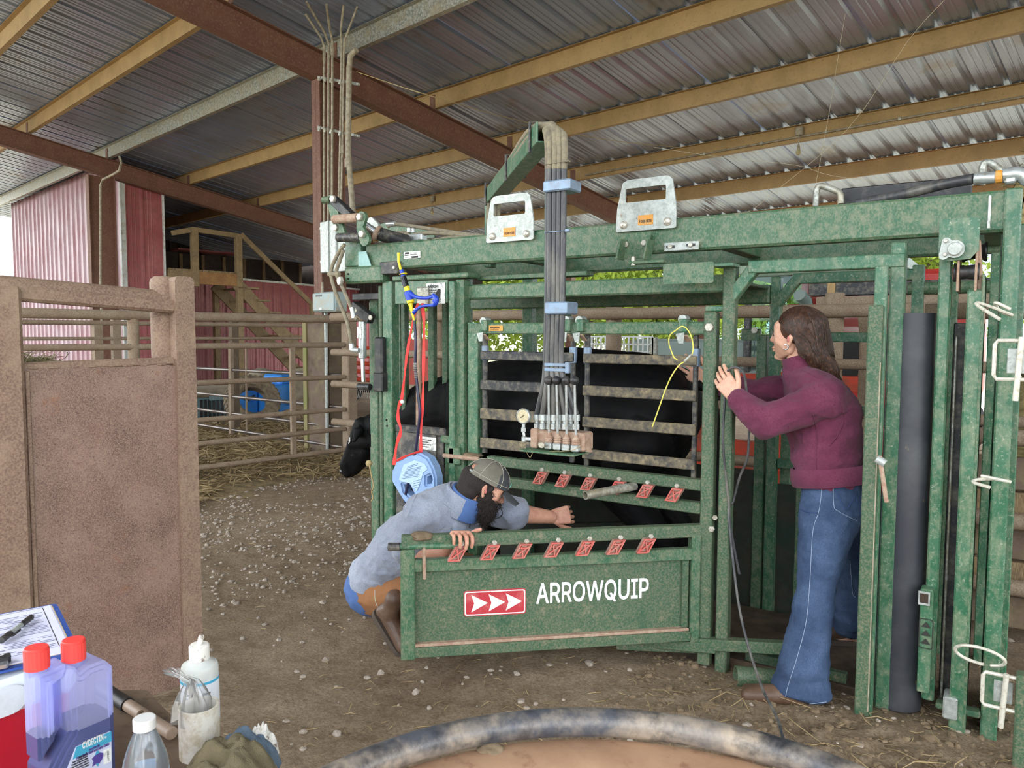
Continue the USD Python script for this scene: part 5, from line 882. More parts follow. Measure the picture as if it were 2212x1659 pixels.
def boot(c, d, name, par, L=.27, up=None, hgt=.2):
    d = np.array(d, float); d /= np.linalg.norm(d); u = np.array(up if up is not None else (0, 0, 1), float); u -= d*(u@d); u /= np.linalg.norm(u); s = np.cross(u, d); q = lambda x, y, z: c+d*x+s*y+u*z
    b = flesh([hull((q(0, 0, .045), .036), (q(.05, 0, .06), .04), (q(.02, 0, .10), .042)), hull((q(.04, 0, .055), .04), (q(.13, .0, .045), .04), (q(.195, .016, .04), .03), (q(.195, -.016, .04), .03)), hull((q(.02, 0, .10), .042), (q(.0, 0, hgt), .045))], .01, 6)
    m = par.part('boot', b, m_boot, smooth=True); sl_ = sg.MultiPoint([(0, 0), (.06, 0)]).convex_hull.buffer(.036).union(sg.MultiPoint([(.1, 0), (.19, 0)]).convex_hull.buffer(.043)).convex_hull
    par.part('sole', plate(sl_, .022, q(0, 0, -.004), d, s), m_sole, of=m); return m
boot(np.array([-.635, 3.07, .0]), (-.96, -.28, 0), 'boot', wm, hgt=.12); boot(np.array([-.54, 3.77, .055]), (-.9, -.45, 0), 'boot', wm, hgt=.12)
w0 = wn+(en-wn)*.03; wd_ = (en-wn)/np.linalg.norm(en-wn); wt = wm.part('wristwatch', put(lathe([(.028, -.011), (.031, -.011), (.031, .011), (.028, .011), (.028, -.011)], 24), w0, wd_), m_black, label='black wristwatch'); fc = at(1584, 842, 3.14)-w0
dv = np.array([.1, -.75, .6]); dv -= wd_*(dv@wd_); dv /= np.linalg.norm(dv); wm.part('watch_face', put(lathe([(0, 0), (.018, 0), (.019, .004), (.016, .009), (0, .009)], 20), w0+dv*.027, dv), m_blackbar, of=wt)
ea = hd.p(.004, .088, -.036); wm.part('earring', tube([ea+hd.x*.011*math.cos(t)+hd.z*.011*math.sin(t) for t in np.linspace(.6, 5.7, 20)], .0028, 8), m_chrome, smooth=True, label='silver hoop earring')
pk = surf(jn, 1852, 1020, .004); wm.part('phone', box(pk[0][0]-.02, pk[0][0]+.05, pk[0][1]-.006, pk[0][1]+.006, pk[0][2]-.03, pk[0][2]+.012, .004), m_black, label='black phone in the back pocket') if pk else None
# hair: a mass over the crown and down the back, then strands
hb = flesh([hd.ell((-.022, 0, .038), (.098, .083, .09)), hull((hd.p(-.06, 0, .05), .065), (hd.p(-.085, .02, -.05), .055), (hd.p(-.085, -.03, -.05), .055)), hull((hd.p(-.085, .03, -.05), .05), (hd.p(-.085, -.03, -.05), .05), (at(1790, 800, 3.33), .035), (at(1775, 795, 3.43), .035)), hull((hd.p(-.045, .068, .03), .022), (hd.p(-.075, .062, -.05), .03), (hd.p(-.09, .03, -.06), .04), (at(1766, 782, 3.29), .022))]+chain((at(1790, 800, 3.34), .03), (at(1812, 835, 3.36), .008)), .012, 14)
hbp = wm.part('hair', hb, m_hairbase, smooth=True, label='long straight brown hair')
from scipy.spatial import cKDTree
rng = np.random.default_rng(21); S_ = []; hv_, hn_ = np.array(hb.vertices), np.array(hb.vertex_normals); kd = cKDTree(hv_)
for k in range(2600):
    fx = rng.uniform(-.075, .07); side = 1 if rng.random() < .75 else -1; a = np.clip((.07-fx)/.145+rng.normal(0, .08), 0, 1); zt_ = .128-max(0, fx)**2*9-max(0, -fx-.02)*.5
    ex, ey = (1728+70*a, 3.27) if side > 0 else (1740+60*a, 3.42)
    pth = [hd.p(fx, .003*side, zt_), hd.p(fx*.9-.012, .05*side, zt_-.025), hd.p(.03-.11*a, .08*side, .055), hd.p(-.03-.085*a, (.085-.03*a)*side, -.005), hd.p(-.062-.07*a, (.078-.035*a)*side, -.06), at(ex+(14 if side > 0 else 8), 762+8*a, ey), at(ex+28+rng.normal(0, 4), 800+14*a+rng.normal(0, 8), ey+.01)]
    if a > .75: pth.append(at(1806+rng.normal(0, 6), 830+rng.normal(0, 12), 3.33))
    q_ = spline(np.array(pth), 6); dd, ii_ = kd.query(q_); lift = rng.uniform(.001, .004); h_ = np.einsum('ij,ij->i', q_-hv_[ii_], hn_[ii_]); q_ = q_+hn_[ii_]*np.where(h_ < lift, lift-h_, np.minimum(0, lift-h_)*.75)[:, None]
    q_[1:-1] = (q_[:-2]+q_[1:-1]*2+q_[2:])/4; S_.append(wm.loc(q_+np.cumsum(rng.normal(0, .0003, q_.shape), 0)))
for k in range(1300):
    side = 1 if rng.random() < .62 else -1; y = side*rng.uniform(.0, .075); x0 = rng.uniform(-.1, .01); zt_ = .127-max(0, -x0-.01)*.45
    pth = [hd.p(x0, y*.25, zt_), hd.p(-.075-.02*rng.random(), y*.8, .1), hd.p(-.11, y, .05), hd.p(-.125, y, -.01), hd.p(-.14, y*.9, -.07), at(1782+24*rng.random(), 772+8*rng.random(), 3.3 if side > 0 else 3.4), at(1800+rng.normal(0, 7), 806+rng.normal(0, 9), 3.31 if side > 0 else 3.4)]
    q_ = spline(np.array(pth), 6); dd, ii_ = kd.query(q_); lift = rng.uniform(.001, .004); h_ = np.einsum('ij,ij->i', q_-hv_[ii_], hn_[ii_]); q_ = q_+hn_[ii_]*np.where(h_ < lift, lift-h_, np.minimum(0, lift-h_)*.75)[:, None]
    q_[1:-1] = (q_[:-2]+q_[1:-1]*2+q_[2:])/4; S_.append(wm.loc(q_+np.cumsum(rng.normal(0, .0003, q_.shape), 0)))
curves(hbp+'/hair_strands', S_, .0019, m_hair)
# ---------------------------------------------------------------- the man
mn = Thing('person', 'bearded person in a grey cap and grey fleece pullover crouching behind the open chute door', 'person', at=(-2.5, 2.75, 0))
hm_ = Head((-1.995, 2.8, .79), (.66, .6, -.43), (.33, .3, .9))
nb, sn, sf = at(985, 1078, 2.77), at(915, 1108, 2.6), at(1035, 1090, 2.95)
en, wn = at(876, 1196, 2.6), at(968, 1190, 2.62); ef, wf = at(1108, 1108, 3.03), at(1190, 1117, 3.2)
c1, c2, pl2 = at(962, 1115, 2.77), at(888, 1178, 2.79), at(832, 1248, 2.82)
hn, kn, an = at(850, 1285, 2.72), at(1000, 1232, 2.72), np.array([-2.52, 2.74, .14]); hf, kf, af = at(838, 1270, 2.93), np.array([-2.42, 3.02, .1]), np.array([-2.98, 3.12, .11])
hp2 = D(.262, .672, -.012)
torso = [hull((nb, .06), (sn, .068), (sf, .066), (c1, .125)), hull((c1, .125), (c1+[0, -.05, -.02], .11), (c2+[0, -.04, 0], .13), (c2+[0, .05, 0], .13)), hull((c2+[0, -.04, 0], .13), (c2+[0, .05, 0], .13), (pl2+[0, -.05, 0], .13), (pl2+[0, .06, 0], .13))]
hdir = np.array([.35, -.55, .45]); fing = dx*.0+dn*.55+zz*.35
handn = hand(wn+[0, 0, .0]+(D(.24, .64, -.05)-wn)*.8, dn*.75+zz*.42+dx*.18, dx, dn*.3-zz*.9, (1.15, 1.2, 1.15, 1.1), 1, L=.185, spread=.12, thumb=(.7, -.25))
handf = hand(wf, at(1226, 1112, 3.27)-wf, (.1, -.3, -1.), (.5, .3, -.8), (1.15, 1.3, 1.4, 1.45), 1, L=.185, thumb=(.9, .6))
coarse = flesh(torso+chain((sn, .06), (en, .05), (wn, .031))+chain((sf, .06), (ef, .052), (wf, .033))+chain((hn, .1), (kn, .068), (an, .045))+chain((hf, .1), (kf, .068), (af, .045))+chain((hm_.p(-.025, 0, -.05), .058), (nb, .062)), .03, 6)
fine = flesh(hm_.skull()+[hull((hm_.p(-.022, 0, -.05), .054), (nb, .055))], .0055, 5, .45); wh = wn+(D(.24, .64, -.05)-wn)*.8
h1 = flesh(handn+[hull((wh, .025), (wn, .031)), hull((wn, .031), (wn+(en-wn)*.3, .036))], .0045, 5, .4); h2 = flesh(handf+[hull((wf, .027), (wf+(ef-wf)*.3, .036))], .005, 5, .4)
body = mn.part('body', union(coarse, fine, h1, h2), m_skin2, smooth=True)
hm_.face_bits(lambda n, m, mt, of=None, smooth=True: mn.part(n, m, mt, of=of or body, smooth=smooth), m_skin2)
fl = flesh([hull((nb, .078), (sn, .085), (sf, .082), (c1, .142)), hull((c1, .142), (c1+[0, -.05, -.02], .13), (c2+[0, -.05, 0], .15), (c2+[0, .05, 0], .15)), hull((c2+[0, -.05, 0], .15), (c2+[0, .05, 0], .15), (pl2+[0, -.05, .02], .142), (pl2+[0, .06, .02], .142)), hull((c1+[.08, -.04, -.02], .07), (c1+[.03, 0, -.06], .1), (nb, .07))]
           + chain((sn, .085), (sn+(en-sn)*.55, .083), (sn+(en-sn)*.85, .072)) + chain((sf, .083), (sf+(ef-sf)*.6, .082), (ef, .078)), .011, 12)
fl = folds(folds(fl, .02, 5.5, 14, (1, 1, 1.2)), .008, 15, 5); flp = mn.part('pullover', fl, m_heather, smooth=True)
mn.part('sleeve_hem', tube([ef-(ef-sf)*.02, ef+(ef-sf)*.06], .078, 20), m_heather, smooth=True, of=flp)
mn.part('collar', band(nb+(hm_.p(-.03, 0, -.1)-nb)*.5, .1, .1, .105, .1, tilt=(.42, .12, .85)), m_heather, smooth=True, of=flp); mn.part('inner_collar', band(nb+(hm_.p(-.03, 0, -.1)-nb)*.7, .088, .087, .115, .1, tilt=(.42, .12, .85)), m_blueshirt, smooth=True, label='bright blue shirt collar')
for pts, r, mt, nm in (([(1012, 1098), (1016, 1120), (1014, 1140)], .003, m_capf, 'zipper'), ([(935, 1072), (955, 1085), (975, 1100)], .002, m_heather, 'seam'), ([(905, 1060), (893, 1085), (882, 1115)], .002, m_heather, 'seam')):
    s_ = seam(fl, pts, r); s_ is not None and mn.part(nm, s_, mt, of=flp)
lg = surf(fl, 1024, 1124, .001)
if lg: mn.part('chest_print', [text('FARM', .008, lg[0], rt, upv, .0006, w=.03), text('VET', .006, lg[0]-upv*.012, rt, upv, .0006, w=.022)][:0] or bar(lg[0]-rt*.012, lg[0]+rt*.012, .003, .007), m_mint, of=flp)
bs_ = flesh([hull((pl2+[-.045, -.055, -.05], .138), (pl2+[-.045, .065, -.05], .138), (pl2+[.06, 0, -.05], .12), (c2+[0, 0, -.03], .1))], .01, 6); mn.part('shirt_tail', folds(bs_, .008, 9, 4), m_blueshirt, smooth=True, label='blue shirt tail below the pullover')
tr = flesh([hull((pl2+[.0, -.05, -.04], .138), (pl2+[0, .06, -.04], .138), (hn, .12), (hf, .12))]+chain((hn, .118), ((hn+kn)/2, .1), (kn, .085), (kn+(an-kn)*.5, .078), (an+[.02, 0, .02], .066))+chain((hf, .115), (kf, .08), (af+[.06, 0, 0], .062)), .014, 8)
tr.vertices[:, 2] = np.maximum(tr.vertices[:, 2], .01); tp = mn.part('trousers', folds(tr, .01, 8, 6), m_canvasbrown, smooth=True)
s_ = seam(tr, [(810, 1275), (812, 1300), (822, 1312), (855, 1305)], .002); s_ is not None and mn.part('stitched_seam', s_, m_capst, of=tp)
bd_ = np.array([.72, .0, -.69]); boot(at(818, 1332, 2.6), bd_, 'boot', mn, up=(.69, 0, .72), hgt=.15); boot(np.array([-3.1, 3.14, .19]), (-.35, .05, -.93), 'boot', mn, up=(.9, 0, -.35))
# hair, beard, cap
mn.part('hair', flesh([hm_.ell((-.03, 0, .015), (.09, .083, .075)), hm_.H(((-.06, .05, -.04), .036), ((-.06, -.05, -.04), .036), ((-.09, 0, .03), .04), ((-.085, .02, -.06), .034), ((-.085, -.02, -.06), .034)), hm_.H(((.02, -.074, .02), .012), ((.0, -.076, -.01), .012)), hm_.H(((.02, .074, .02), .012), ((.0, .076, -.01), .012))], .007, 3), m_beard, smooth=True)
br = flesh([hm_.H(((.012, .064, .0), .012), ((.012, -.064, .0), .012), ((.0, .06, -.05), .02), ((.0, -.06, -.05), .02), ((.02, .064, -.035), .018), ((.02, -.064, -.035), .018), ((.07, .04, -.06), .018), ((.07, -.04, -.06), .018), ((.08, 0, -.115), .026), ((.03, .045, -.09), .024), ((.03, -.045, -.09), .024), ((.07, 0, -.145), .02)), hm_.H(((.093, .02, -.048), .007), ((.098, 0, -.046), .008), ((.093, -.02, -.048), .007))], .006, 4)
bp = mn.part('beard', folds(br, .008, 60, 2), m_beard, smooth=True)
S_ = []; rng = np.random.default_rng(3); bv, bn = np.array(br.vertices), np.array(br.vertex_normals)
for i in rng.integers(0, len(bv), 1500):
    d = bn[i]*.7-hm_.z*.5+hm_.x*.1+rng.normal(0, .35, 3); p = bv[i]; S_.append(mn.loc(np.array([p, p+d*.006, p+d*.012+rng.normal(0, .003, 3)])))
curves(bp+'/beard_strands', S_, .0013, m_beard)
cz = np.linspace(0, 1, 9); capm = lathe([(1.0*math.cos(t*1.5), math.sin(t*1.5)) for t in cz]+[(0, 1)], 36); capm.vertices = capm.vertices*np.array([.109, .092, .098])*hm_.k
front = capm.copy(); fc_ = np.array(capm.triangles_center); ff = fc_[:, 0] > .035; R = np.eye(4); R[:3, 0], R[:3, 1], R[:3, 2], R[:3, 3] = hm_.x, hm_.y, hm_.z, hm_.p(-.004, 0, .036)
tl = trimesh.transformations.rotation_matrix(.06, [0, 1, 0])
gapm = (fc_[:, 0] < -.07) & (fc_[:, 2] < .045) & (np.abs(fc_[:, 1]) < .045)
def sub(m, k): s = m.submesh([np.where(k)[0]], append=True); s.apply_transform(R@tl); return s
cp = mn.part('cap', sub(capm, ~ff & ~gapm), m_capg, smooth=35, label='grey ball cap with dark front'); mn.part('cap_front', sub(capm, ff), m_capf, smooth=35, of=cp)
bxy = [(.08, -.076), (.11, -.08), (.165, -.062), (.19, 0), (.165, .062), (.11, .08), (.08, .076), (.1, 0)]; brim = plate(sg.Polygon(bxy).buffer(-.008).buffer(.008, 4), .005, (0, 0, .0), (1, 0, 0), (0, 1, 0)); brim = brim.subdivide_to_size(.02); brim.vertices[:, 2] -= 4.2*brim.vertices[:, 1]**2+.3*(brim.vertices[:, 0]-.09); brim.apply_transform(R@tl); mn.part('cap_brim', brim, m_capf, smooth=30, of=cp)
for a in (0, 1.05, 2.1, 3.14, 4.2, 5.24): 
    pts = np.array([(.1105*math.cos(t)*math.cos(a), .0935*math.cos(t)*math.sin(a), .0995*math.sin(t)) for t in np.linspace(.05, 1.55, 12)]); mn.part('cap_seam', tube(trimesh.transform_points(pts, R@tl), .0012, 5), m_capst, of=cp)
pts = np.array([(.1105*math.cos(a), .0935*math.sin(a), .018) for a in np.linspace(.4, 2*math.pi-.4, 40) if abs(a-math.pi) > .5]); 
for hlf in (pts[:17], pts[-17:]): mn.part('cap_seam', tube(trimesh.transform_points(hlf, R@tl), .0012, 5), m_capst, of=cp)
mn.part('cap_button', put(ball((0, 0, 0), (.009, .009, .004), 1), trimesh.transform_points([(0, 0, .099)], R@tl)[0], hm_.z), m_capg, of=cp); lgp = trimesh.transform_points([(.108, -.022, .03)], R@tl)[0]; mn.part('cap_logo', plate(rrect(-.012, -.01, .012, .012, .003), .0015, lgp, hm_.y*-.9+hm_.x*-.25, hm_.z), m_mint, of=cp)
mn.part('cap_strap', tube(trimesh.transform_points([(-.085, .05, .01), (-.104, 0, .008), (-.085, -.05, .01)], R@tl), .006, 8, sm=4), m_ebox, of=cp)
mn.part('neck_cord', tube([at(1068, 1085, 2.78), at(1085, 1105, 2.85), at(1078, 1118, 2.9), at(1050, 1125, 2.85)], .0025, 6, sm=4), m_capf)
# ---------------------------------------------------------------- the cow
cw = Thing('cow', 'black cow held in the squeeze chute with its head out at the left', 'cow', at=(-2.1, 3.6, 0))
cy = 3.62
def C_(x, z, w=0): return np.array([x, cy+w, z])
cb_ = [hull((C_(-2.6, 1.05), (.26, .24, .27)), (C_(-2.0, 1.07), (.3, .3, .36)), n=32), hull((C_(-2.0, 1.07), (.3, .3, .36)), (C_(-1.6, 1.1), (.28, .29, .31)), n=32), hull((C_(-1.6, 1.1), (.28, .28, .3)), (C_(-1.42, 1.12, -.08), (.14, .17, .22)), (C_(-1.42, 1.12, .08), (.14, .17, .22)), n=32), hull((C_(-2.62, .95), .2), (C_(-2.75, .8), .16)),
       hull((C_(-2.6, 1.08), (.2, .19, .24)), (C_(-3.05, 1.0), (.15, .13, .19))), hull((C_(-3.05, 1.0), (.15, .13, .19)), (C_(-3.36, .89), (.11, .1, .13)))]
ph, mz = np.array([-3.49, 3.58, .875]), np.array([-3.66, 3.55, .6]); hx = (mz-ph)/np.linalg.norm(mz-ph); hy_ = np.array([.1, -1, 0.]); hy_ -= hx*(hy_@hx); hy_ /= np.linalg.norm(hy_); hz_ = np.cross(hx, hy_); hz_ = hz_ if hz_[0] < 0 else -hz_
q3 = lambda a, b, c: ph+hx*a+hy_*b+hz_*c
cb_ += [hull((q3(-.02, .06, .03), .045), (q3(-.02, -.06, .03), .045), (q3(.12, .06, .01), .045), (q3(.12, -.06, .01), .045), (q3(.02, .055, -.1), .05), (q3(.02, -.055, -.1), .05)), hull((q3(.1, .055, .01), .042), (q3(.1, -.055, .01), .042), (q3(.27, .03, .005), .042), (q3(.27, -.03, .005), .042), (q3(.12, .04, -.08), .04), (q3(.12, -.04, -.08), .04), (q3(.29, 0, -.05), .045)),
        hull((q3(.29, .035, .005), .04), (q3(.29, -.035, .005), .04), (q3(.33, .02, -.03), .038), (q3(.33, -.02, -.03), .038)), hull((C_(-3.36, .89), .11), (q3(-.02, 0, -.02), .09))]
for s in (1, -1): cb_ += [hull((q3(-.0, .08*s, -.0), .022), (q3(-.02, .15*s, -.03), (.03, .03, .02)), (q3(.03, .19*s, -.06), .012))]
for s in (1, -1):
    cb_ += chain((C_(-2.6, .9, .13*s), .13), (C_(-2.62, .55, .12*s), .07), (C_(-2.6, .3, .12*s), .055), (C_(-2.6, .1, .12*s), .042), (C_(-2.64, .03, .12*s), .055)) + chain((C_(-1.5, 1.0, .14*s), .17), (C_(-1.62, .72, .15*s), .12), (C_(-1.38, .46, .14*s), .06), (C_(-1.4, .12, .14*s), .042), (C_(-1.44, .03, .14*s), .055))
cm = flesh(cb_, .022, 10); cm = folds(cm, .006, 12, 1); cbp = cw.part('body', cm, m_cow, smooth=True)
cw.part('tail', tube([C_(-1.27, 1.26), C_(-1.2, 1.2), C_(-1.17, .95), C_(-1.18, .6), C_(-1.2, .4)], [.03, .022, .014, .012, .02], 10, sm=5), m_cow, smooth=True)
for s in (1, -1):
    e = cw.part('eye', put(trimesh.creation.icosphere(2, .019), q3(.1, .095*s, .02)), m_cowskin, smooth=True); cw.part('eyelid', tube([q3(.08, .106*s, .03), q3(.1, .114*s, .012), q3(.12, .106*s, .016)], .004, 6, sm=3), m_eyew, of=e); cw.part('nostril', put(ball((0, 0, 0), (.012, .009, .015), 1), q3(.345, .03*s, .02)), m_cowskin)
cw.part('nose_shine', put(ball((0, 0, 0), (.04, .045, .03), 2), q3(.35, 0, -.0)), m_cowskin, smooth=True)
# ================================================================ applicator, backpack jug and things hung on the chute
m_red_web = M('red_webbing', rgb('e0413a'), .7, 0, rgb('c8352f'), .3, 30); m_royal = M('royal_blue_plastic', rgb('2545b8'), .38); m_yellow = M('yellow_plastic', rgb('e8cf22'), .4); m_navyhose = M('navy_hose', rgb('23233c'), .3); m_clearcyl = M('dark_barrel', rgb('15151a'), .15)
m_paleblue = M('pale_blue_jug', rgb('8aa6cc'), .42, 0, rgb('7b98c2'), .4, 6); m_paleblue2 = M('pale_blue_print_panel', rgb('a9c2dd'), .5); m_cyanprint = M('grey_print', rgb('5f7896'), .7)
gY = 3.08
def A(px, py, Y=gY): return at(px, py, Y)
gn = Thing('drench_applicator', 'blue and yellow pour-on applicator gun hanging from the head gate hook', 'applicator', at=A(890, 640))
gn.part('nozzle', tube([A(861, 546), A(861, 565), A(868, 590)], [.0085, .0075, .0075], 12), m_yellow, smooth=40)
gn.part('blue_collar', cyl(A(867, 583), A(871, 598), .012), m_royal); gn.part('barrel', cyl(A(871, 598), A(878, 620), .0165), m_clearcyl, smooth=40); gn.part('yellow_ring', tube([A(871, 592)+np.array([.019*math.cos(t), .018*math.sin(t), .004*math.cos(t)]) for t in np.linspace(0, 6.28, 20)], .003, 6), m_yellow)
gn.part('yellow_collar', cyl(A(878, 619), A(882, 634), .0155), m_yellow); gn.part('grip_body', cyl(A(880, 630), A(887, 650), .021), m_royal, smooth=40); gn.part('lower_ring', cyl(A(885, 645), A(888, 655), .0205), m_yellow); gn.part('tail_cone', tube([A(886, 655), A(890, 672), A(895, 694)], [.013, .009, .005], 12), m_yellow, smooth=40)
gn.part('handle', tube([A(884, 632), A(897, 641), A(918, 644), A(938, 640)], [.016, .010, .008, .010], 10, sm=6), m_royal, smooth=40); gn.part('handle_knuckle', tube([A(935, 637), A(942, 645), A(941, 654), A(936, 660)], [.011, .015, .015, .01], 10, sm=5), m_royal, smooth=40); gn.part('trigger', tube([A(937, 659), A(915, 661), A(903, 666), A(893, 676)], [.009, .007, .008, .011], 10, sm=5), m_royal, smooth=40); gn.part('pivot_screw', cyl(A(939, 650)-[0, .016, 0], A(939, 650)-[0, .012, 0], .006), m_royal)
jg = Thing('backpack_jug', 'pale blue backpack chemical jug hanging by red straps behind the crouching person', 'jug', at=A(896, 1030, 3.1))
JY = 3.08; J = lambda px, py, o=0: A(px, py, JY)+np.array([0, -o, 0])
def ppoly(pts, Y): b = A(*pts[0], Y); return b, sg.Polygon([((A(*p, Y)-b)[0], (A(*p, Y)-b)[2]) for p in pts])
ol = [(848, 1018), (858, 996), (880, 984), (905, 976), (926, 988), (938, 1010), (944, 1032), (944, 1052), (930, 1078), (905, 1090), (880, 1092), (862, 1064), (848, 1040)]
hl = [(872, 1046), (886, 1046), (896, 1066), (890, 1075), (876, 1062)]; h2_ = [(923, 1030), (932, 1026), (935, 1036), (932, 1045), (923, 1046)]
b, g = ppoly(ol, JY); g = g.difference(sg.Polygon([((A(*p, JY)-b)[0], (A(*p, JY)-b)[2]) for p in hl])).difference(sg.Polygon([((A(*p, JY)-b)[0], (A(*p, JY)-b)[2]) for p in h2_])).buffer(-.006).buffer(.006, 4)
body_ = [plate(g, .05, b+[0, .05, 0], (1, 0, 0), (0, 0, 1)), plate(g.buffer(-.012), .012, b+[0, .0, 0], (1, 0, 0), (0, 0, 1))]; jb = jg.part('jug_body', body_, m_paleblue)
b2, g2 = ppoly([(862, 1036), (872, 1004), (896, 994), (918, 1002), (924, 1014), (915, 1020), (905, 1052), (900, 1062), (886, 1044), (870, 1040)], JY-.013); jg.part('label_panel', plate(g2, .002, b2, (1, 0, 0), (0, 0, 1)), m_paleblue2, of=jb)
for k in range(9): jg.part('print_line', bar(A(868+k*1.5, 1034-k*3.2, JY-.0165), A(903+k*1.2-(k > 6)*10, 1028-k*3.4, JY-.0165), .001, .0022), m_cyanprint, of=jb)
for k in range(4): jg.part('print_line', bar(A(893, 1040+k*5, JY-.0165), A(908-k, 1036+k*5, JY-.0165), .001, .0022), m_cyanprint, of=jb)
jg.part('backing', plate(sg.Polygon([((A(*p, JY)-b)[0], (A(*p, JY)-b)[2]) for p in hl+[]]).buffer(.01), .01, b+[0, .06, 0], (1, 0, 0), (0, 0, 1)), m_black)
def strap(pts, w): 
    P_ = spline(np.array([A(x, y, Y) for x, y, Y in pts]), 6); m = []
    for i in range(len(P_)-1): m.append(bar(P_[i], P_[i+1]+(P_[i+1]-P_[i])*.08, .003, w*(.8+.2*math.sin(i*.7)), up=(1, .3, 0), c=.001))
    return m
jg.part('strap', strap([(903, 655, 3.12), (893, 690, 3.1), (880, 760, 3.09), (872, 830, 3.09), (866, 875, 3.09)], .018), m_red_web); jg.part('strap', strap([(868, 862, 3.085), (861, 880, 3.08), (860, 905, 3.08), (866, 930, 3.08), (857, 960, 3.08), (851, 1004, 3.08)], .022), m_red_web)
jg.part('strap', strap([(912, 655, 3.12), (916, 700, 3.1), (915, 780, 3.09), (914, 850, 3.09), (910, 920, 3.09), (909, 976, 3.08)], .02), m_red_web); jg.part('shoulder_strap', strap([(856, 996, 3.07), (880, 984, 3.07), (908, 975, 3.07)], .016), m_red_web); jg.part('strap_clip', ball(A(869, 868, 3.07), .012, 1), m_whitelet)
hs = Thing('supply_hose', 'dark navy supply hose running from the applicator down to the jug', 'hose', at=A(895, 690)); hs.part('hose', tube([A(895, 692), A(898, 740), A(897, 790), A(903, 850), A(907, 890), A(903, 930), A(896, 985), A(888, 1020), A(878, 1060), A(875, 1085)], .0085, 10, sm=6), m_navyhose, smooth=40)
for a_, b_ in (((897, 785), (899, 815)), ((893, 1000), (885, 1032))): hs.part('spring_sleeve', [put(lathe([(.0095, -.0025), (.0115, 0), (.0095, .0025)], 12), A(a_[0]+(b_[0]-a_[0])*k, a_[1]+(b_[1]-a_[1])*k, gY), A(*b_)-A(*a_)) for k in np.linspace(0, 1, 9)], m_galv)
yt = Thing('yellow_tube', 'thin yellow flexible tube looped over a gate hook', 'tube', at=A(1470, 715, 3.12)); m_paleyel = M('pale_yellow_tube', rgb('d8cf62'), .45)
yt.part('tube', tube([A(1450, 758, 3.14), A(1445, 742, 3.13), A(1447, 725, 3.12), A(1462, 712, 3.11), A(1475, 705, 3.11), A(1488, 716, 3.12), A(1496, 738, 3.13), A(1496, 762, 3.13), A(1484, 778, 3.12), A(1468, 788, 3.1), A(1452, 810, 3.09), A(1438, 840, 3.09), A(1424, 880, 3.09), A(1409, 922, 3.09)], .0031, 8, sm=6), m_paleyel, smooth=40); yt.part('loop_end', tube([A(1450, 758, 3.14), A(1456, 772, 3.14), A(1464, 778, 3.14)], .0031, 8, sm=4), m_paleyel); yt.part('tie', tube([A(1494, 766, 3.12), A(1478, 781, 3.11)], .006, 8), m_galv)
cd = Thing('power_cord', 'black cord looped by the cage post and trailing down to the dirt', 'cord', at=A(1580, 800, 3.1)); cd.part('cord', tube([A(1597, 1240, 3.19), A(1580, 1150, 3.2), A(1574, 1085, 3.2), A(1562, 960, 3.18), A(1566, 860, 3.18), A(1570, 806, 3.16), A(1590, 793, 3.14), A(1606, 806, 3.14), A(1612, 840, 3.16), A(1618, 900, 3.2), A(1615, 985, 3.22), A(1598, 1030, 3.24), A(1583, 1085, 3.24), A(1574, 1100, 3.2), A(1580, 1180, 3.16), A(1600, 1330, 3.05), A(1640, 1470, 2.9), A(1676, 1545, 2.74), A(1690, 1590, 2.62), A(1702, 1640, 2.5)], .0055, 8, sm=6), m_hose, smooth=40)
# ================================================================ work table with medicine at lower left, and the drum
m_table = M('brown_table_top', rgb('6e5a48'), .6, 0, rgb('7d6a56'), .45, 8, layers=[(rgb('544335'), .2, 30, .1, None)])
TZ = .70
tp_ = [on(x, y, 2, TZ)[:2] for x, y in ((-300, 1500), (240, 1490), (318, 1490), (352, 1528), (430, 1598), (520, 1640), (640, 1720), (560, 1950), (150, 2200), (-500, 1900))]
tg = sg.Polygon(tp_).buffer(-.02).buffer(.02, 5); tb_ = Thing('work_table', 'low brown table holding the cooler and medicine bottles at lower left', 'table', at=(tg.centroid.x, tg.centroid.y, 0)); tb_.part('table_top', plate(tg, .03, (0, 0, TZ-.03), (1, 0, 0), (0, 1, 0)), m_table)
cx_, cy_ = tg.centroid.x, tg.centroid.y
for p in (tp_[1], tp_[5], tp_[8], tp_[0]): q_ = np.array(p)*.8+np.array([cx_, cy_])*.2; tb_.part('leg', box(q_[0]-.03, q_[0]+.03, q_[1]-.03, q_[1]+.03, -.03, TZ-.03), m_table)
m_coolred = M('cooler_red_plastic', rgb('c01f30'), .42, 0, rgb('b02030'), .3, 5); m_coolwhite = M('cooler_white_plastic', rgb('e4ecee'), .45, 0, rgb('cfd2d0'), .2, 9)
c0 = dep(90, 1447, 1.24); XF, TZc = c0[0], c0[2]; YR = pl_y = on(172, 1425, 0, XF)[1]; YL = YR-.46
co = Thing('cooler', 'red picnic cooler with a white lid at the lower left corner', 'cooler', at=(XF-.13, (YL+YR)/2, TZ)); zl = on(80, 1530, 0, XF)[2]
co.part('body', box(XF-.3, XF-.006, YL+.01, YR-.01, TZ, zl+.01, .012), m_coolred); co.part('lid', box(XF-.31, XF, YL, YR, zl, TZc, .014), m_coolwhite)
hr = rrect(0, 0, .3, on(0, 1480, 0, XF)[2]-on(0, 1540, 0, XF)[2], .03); o = on(50, 1500, 0, XF)
hz0 = on(20, 1538, 0, XF)[2]; hz1 = on(20, 1483, 0, XF)[2]; y1 = on(55, 1500, 0, XF)[1]; co.part('handle', plate(rrect(y1-.3, hz0, y1, hz1, .022), .006, (XF, 0, 0), (0, 1, 0), (0, 0, 1)), m_coolwhite)
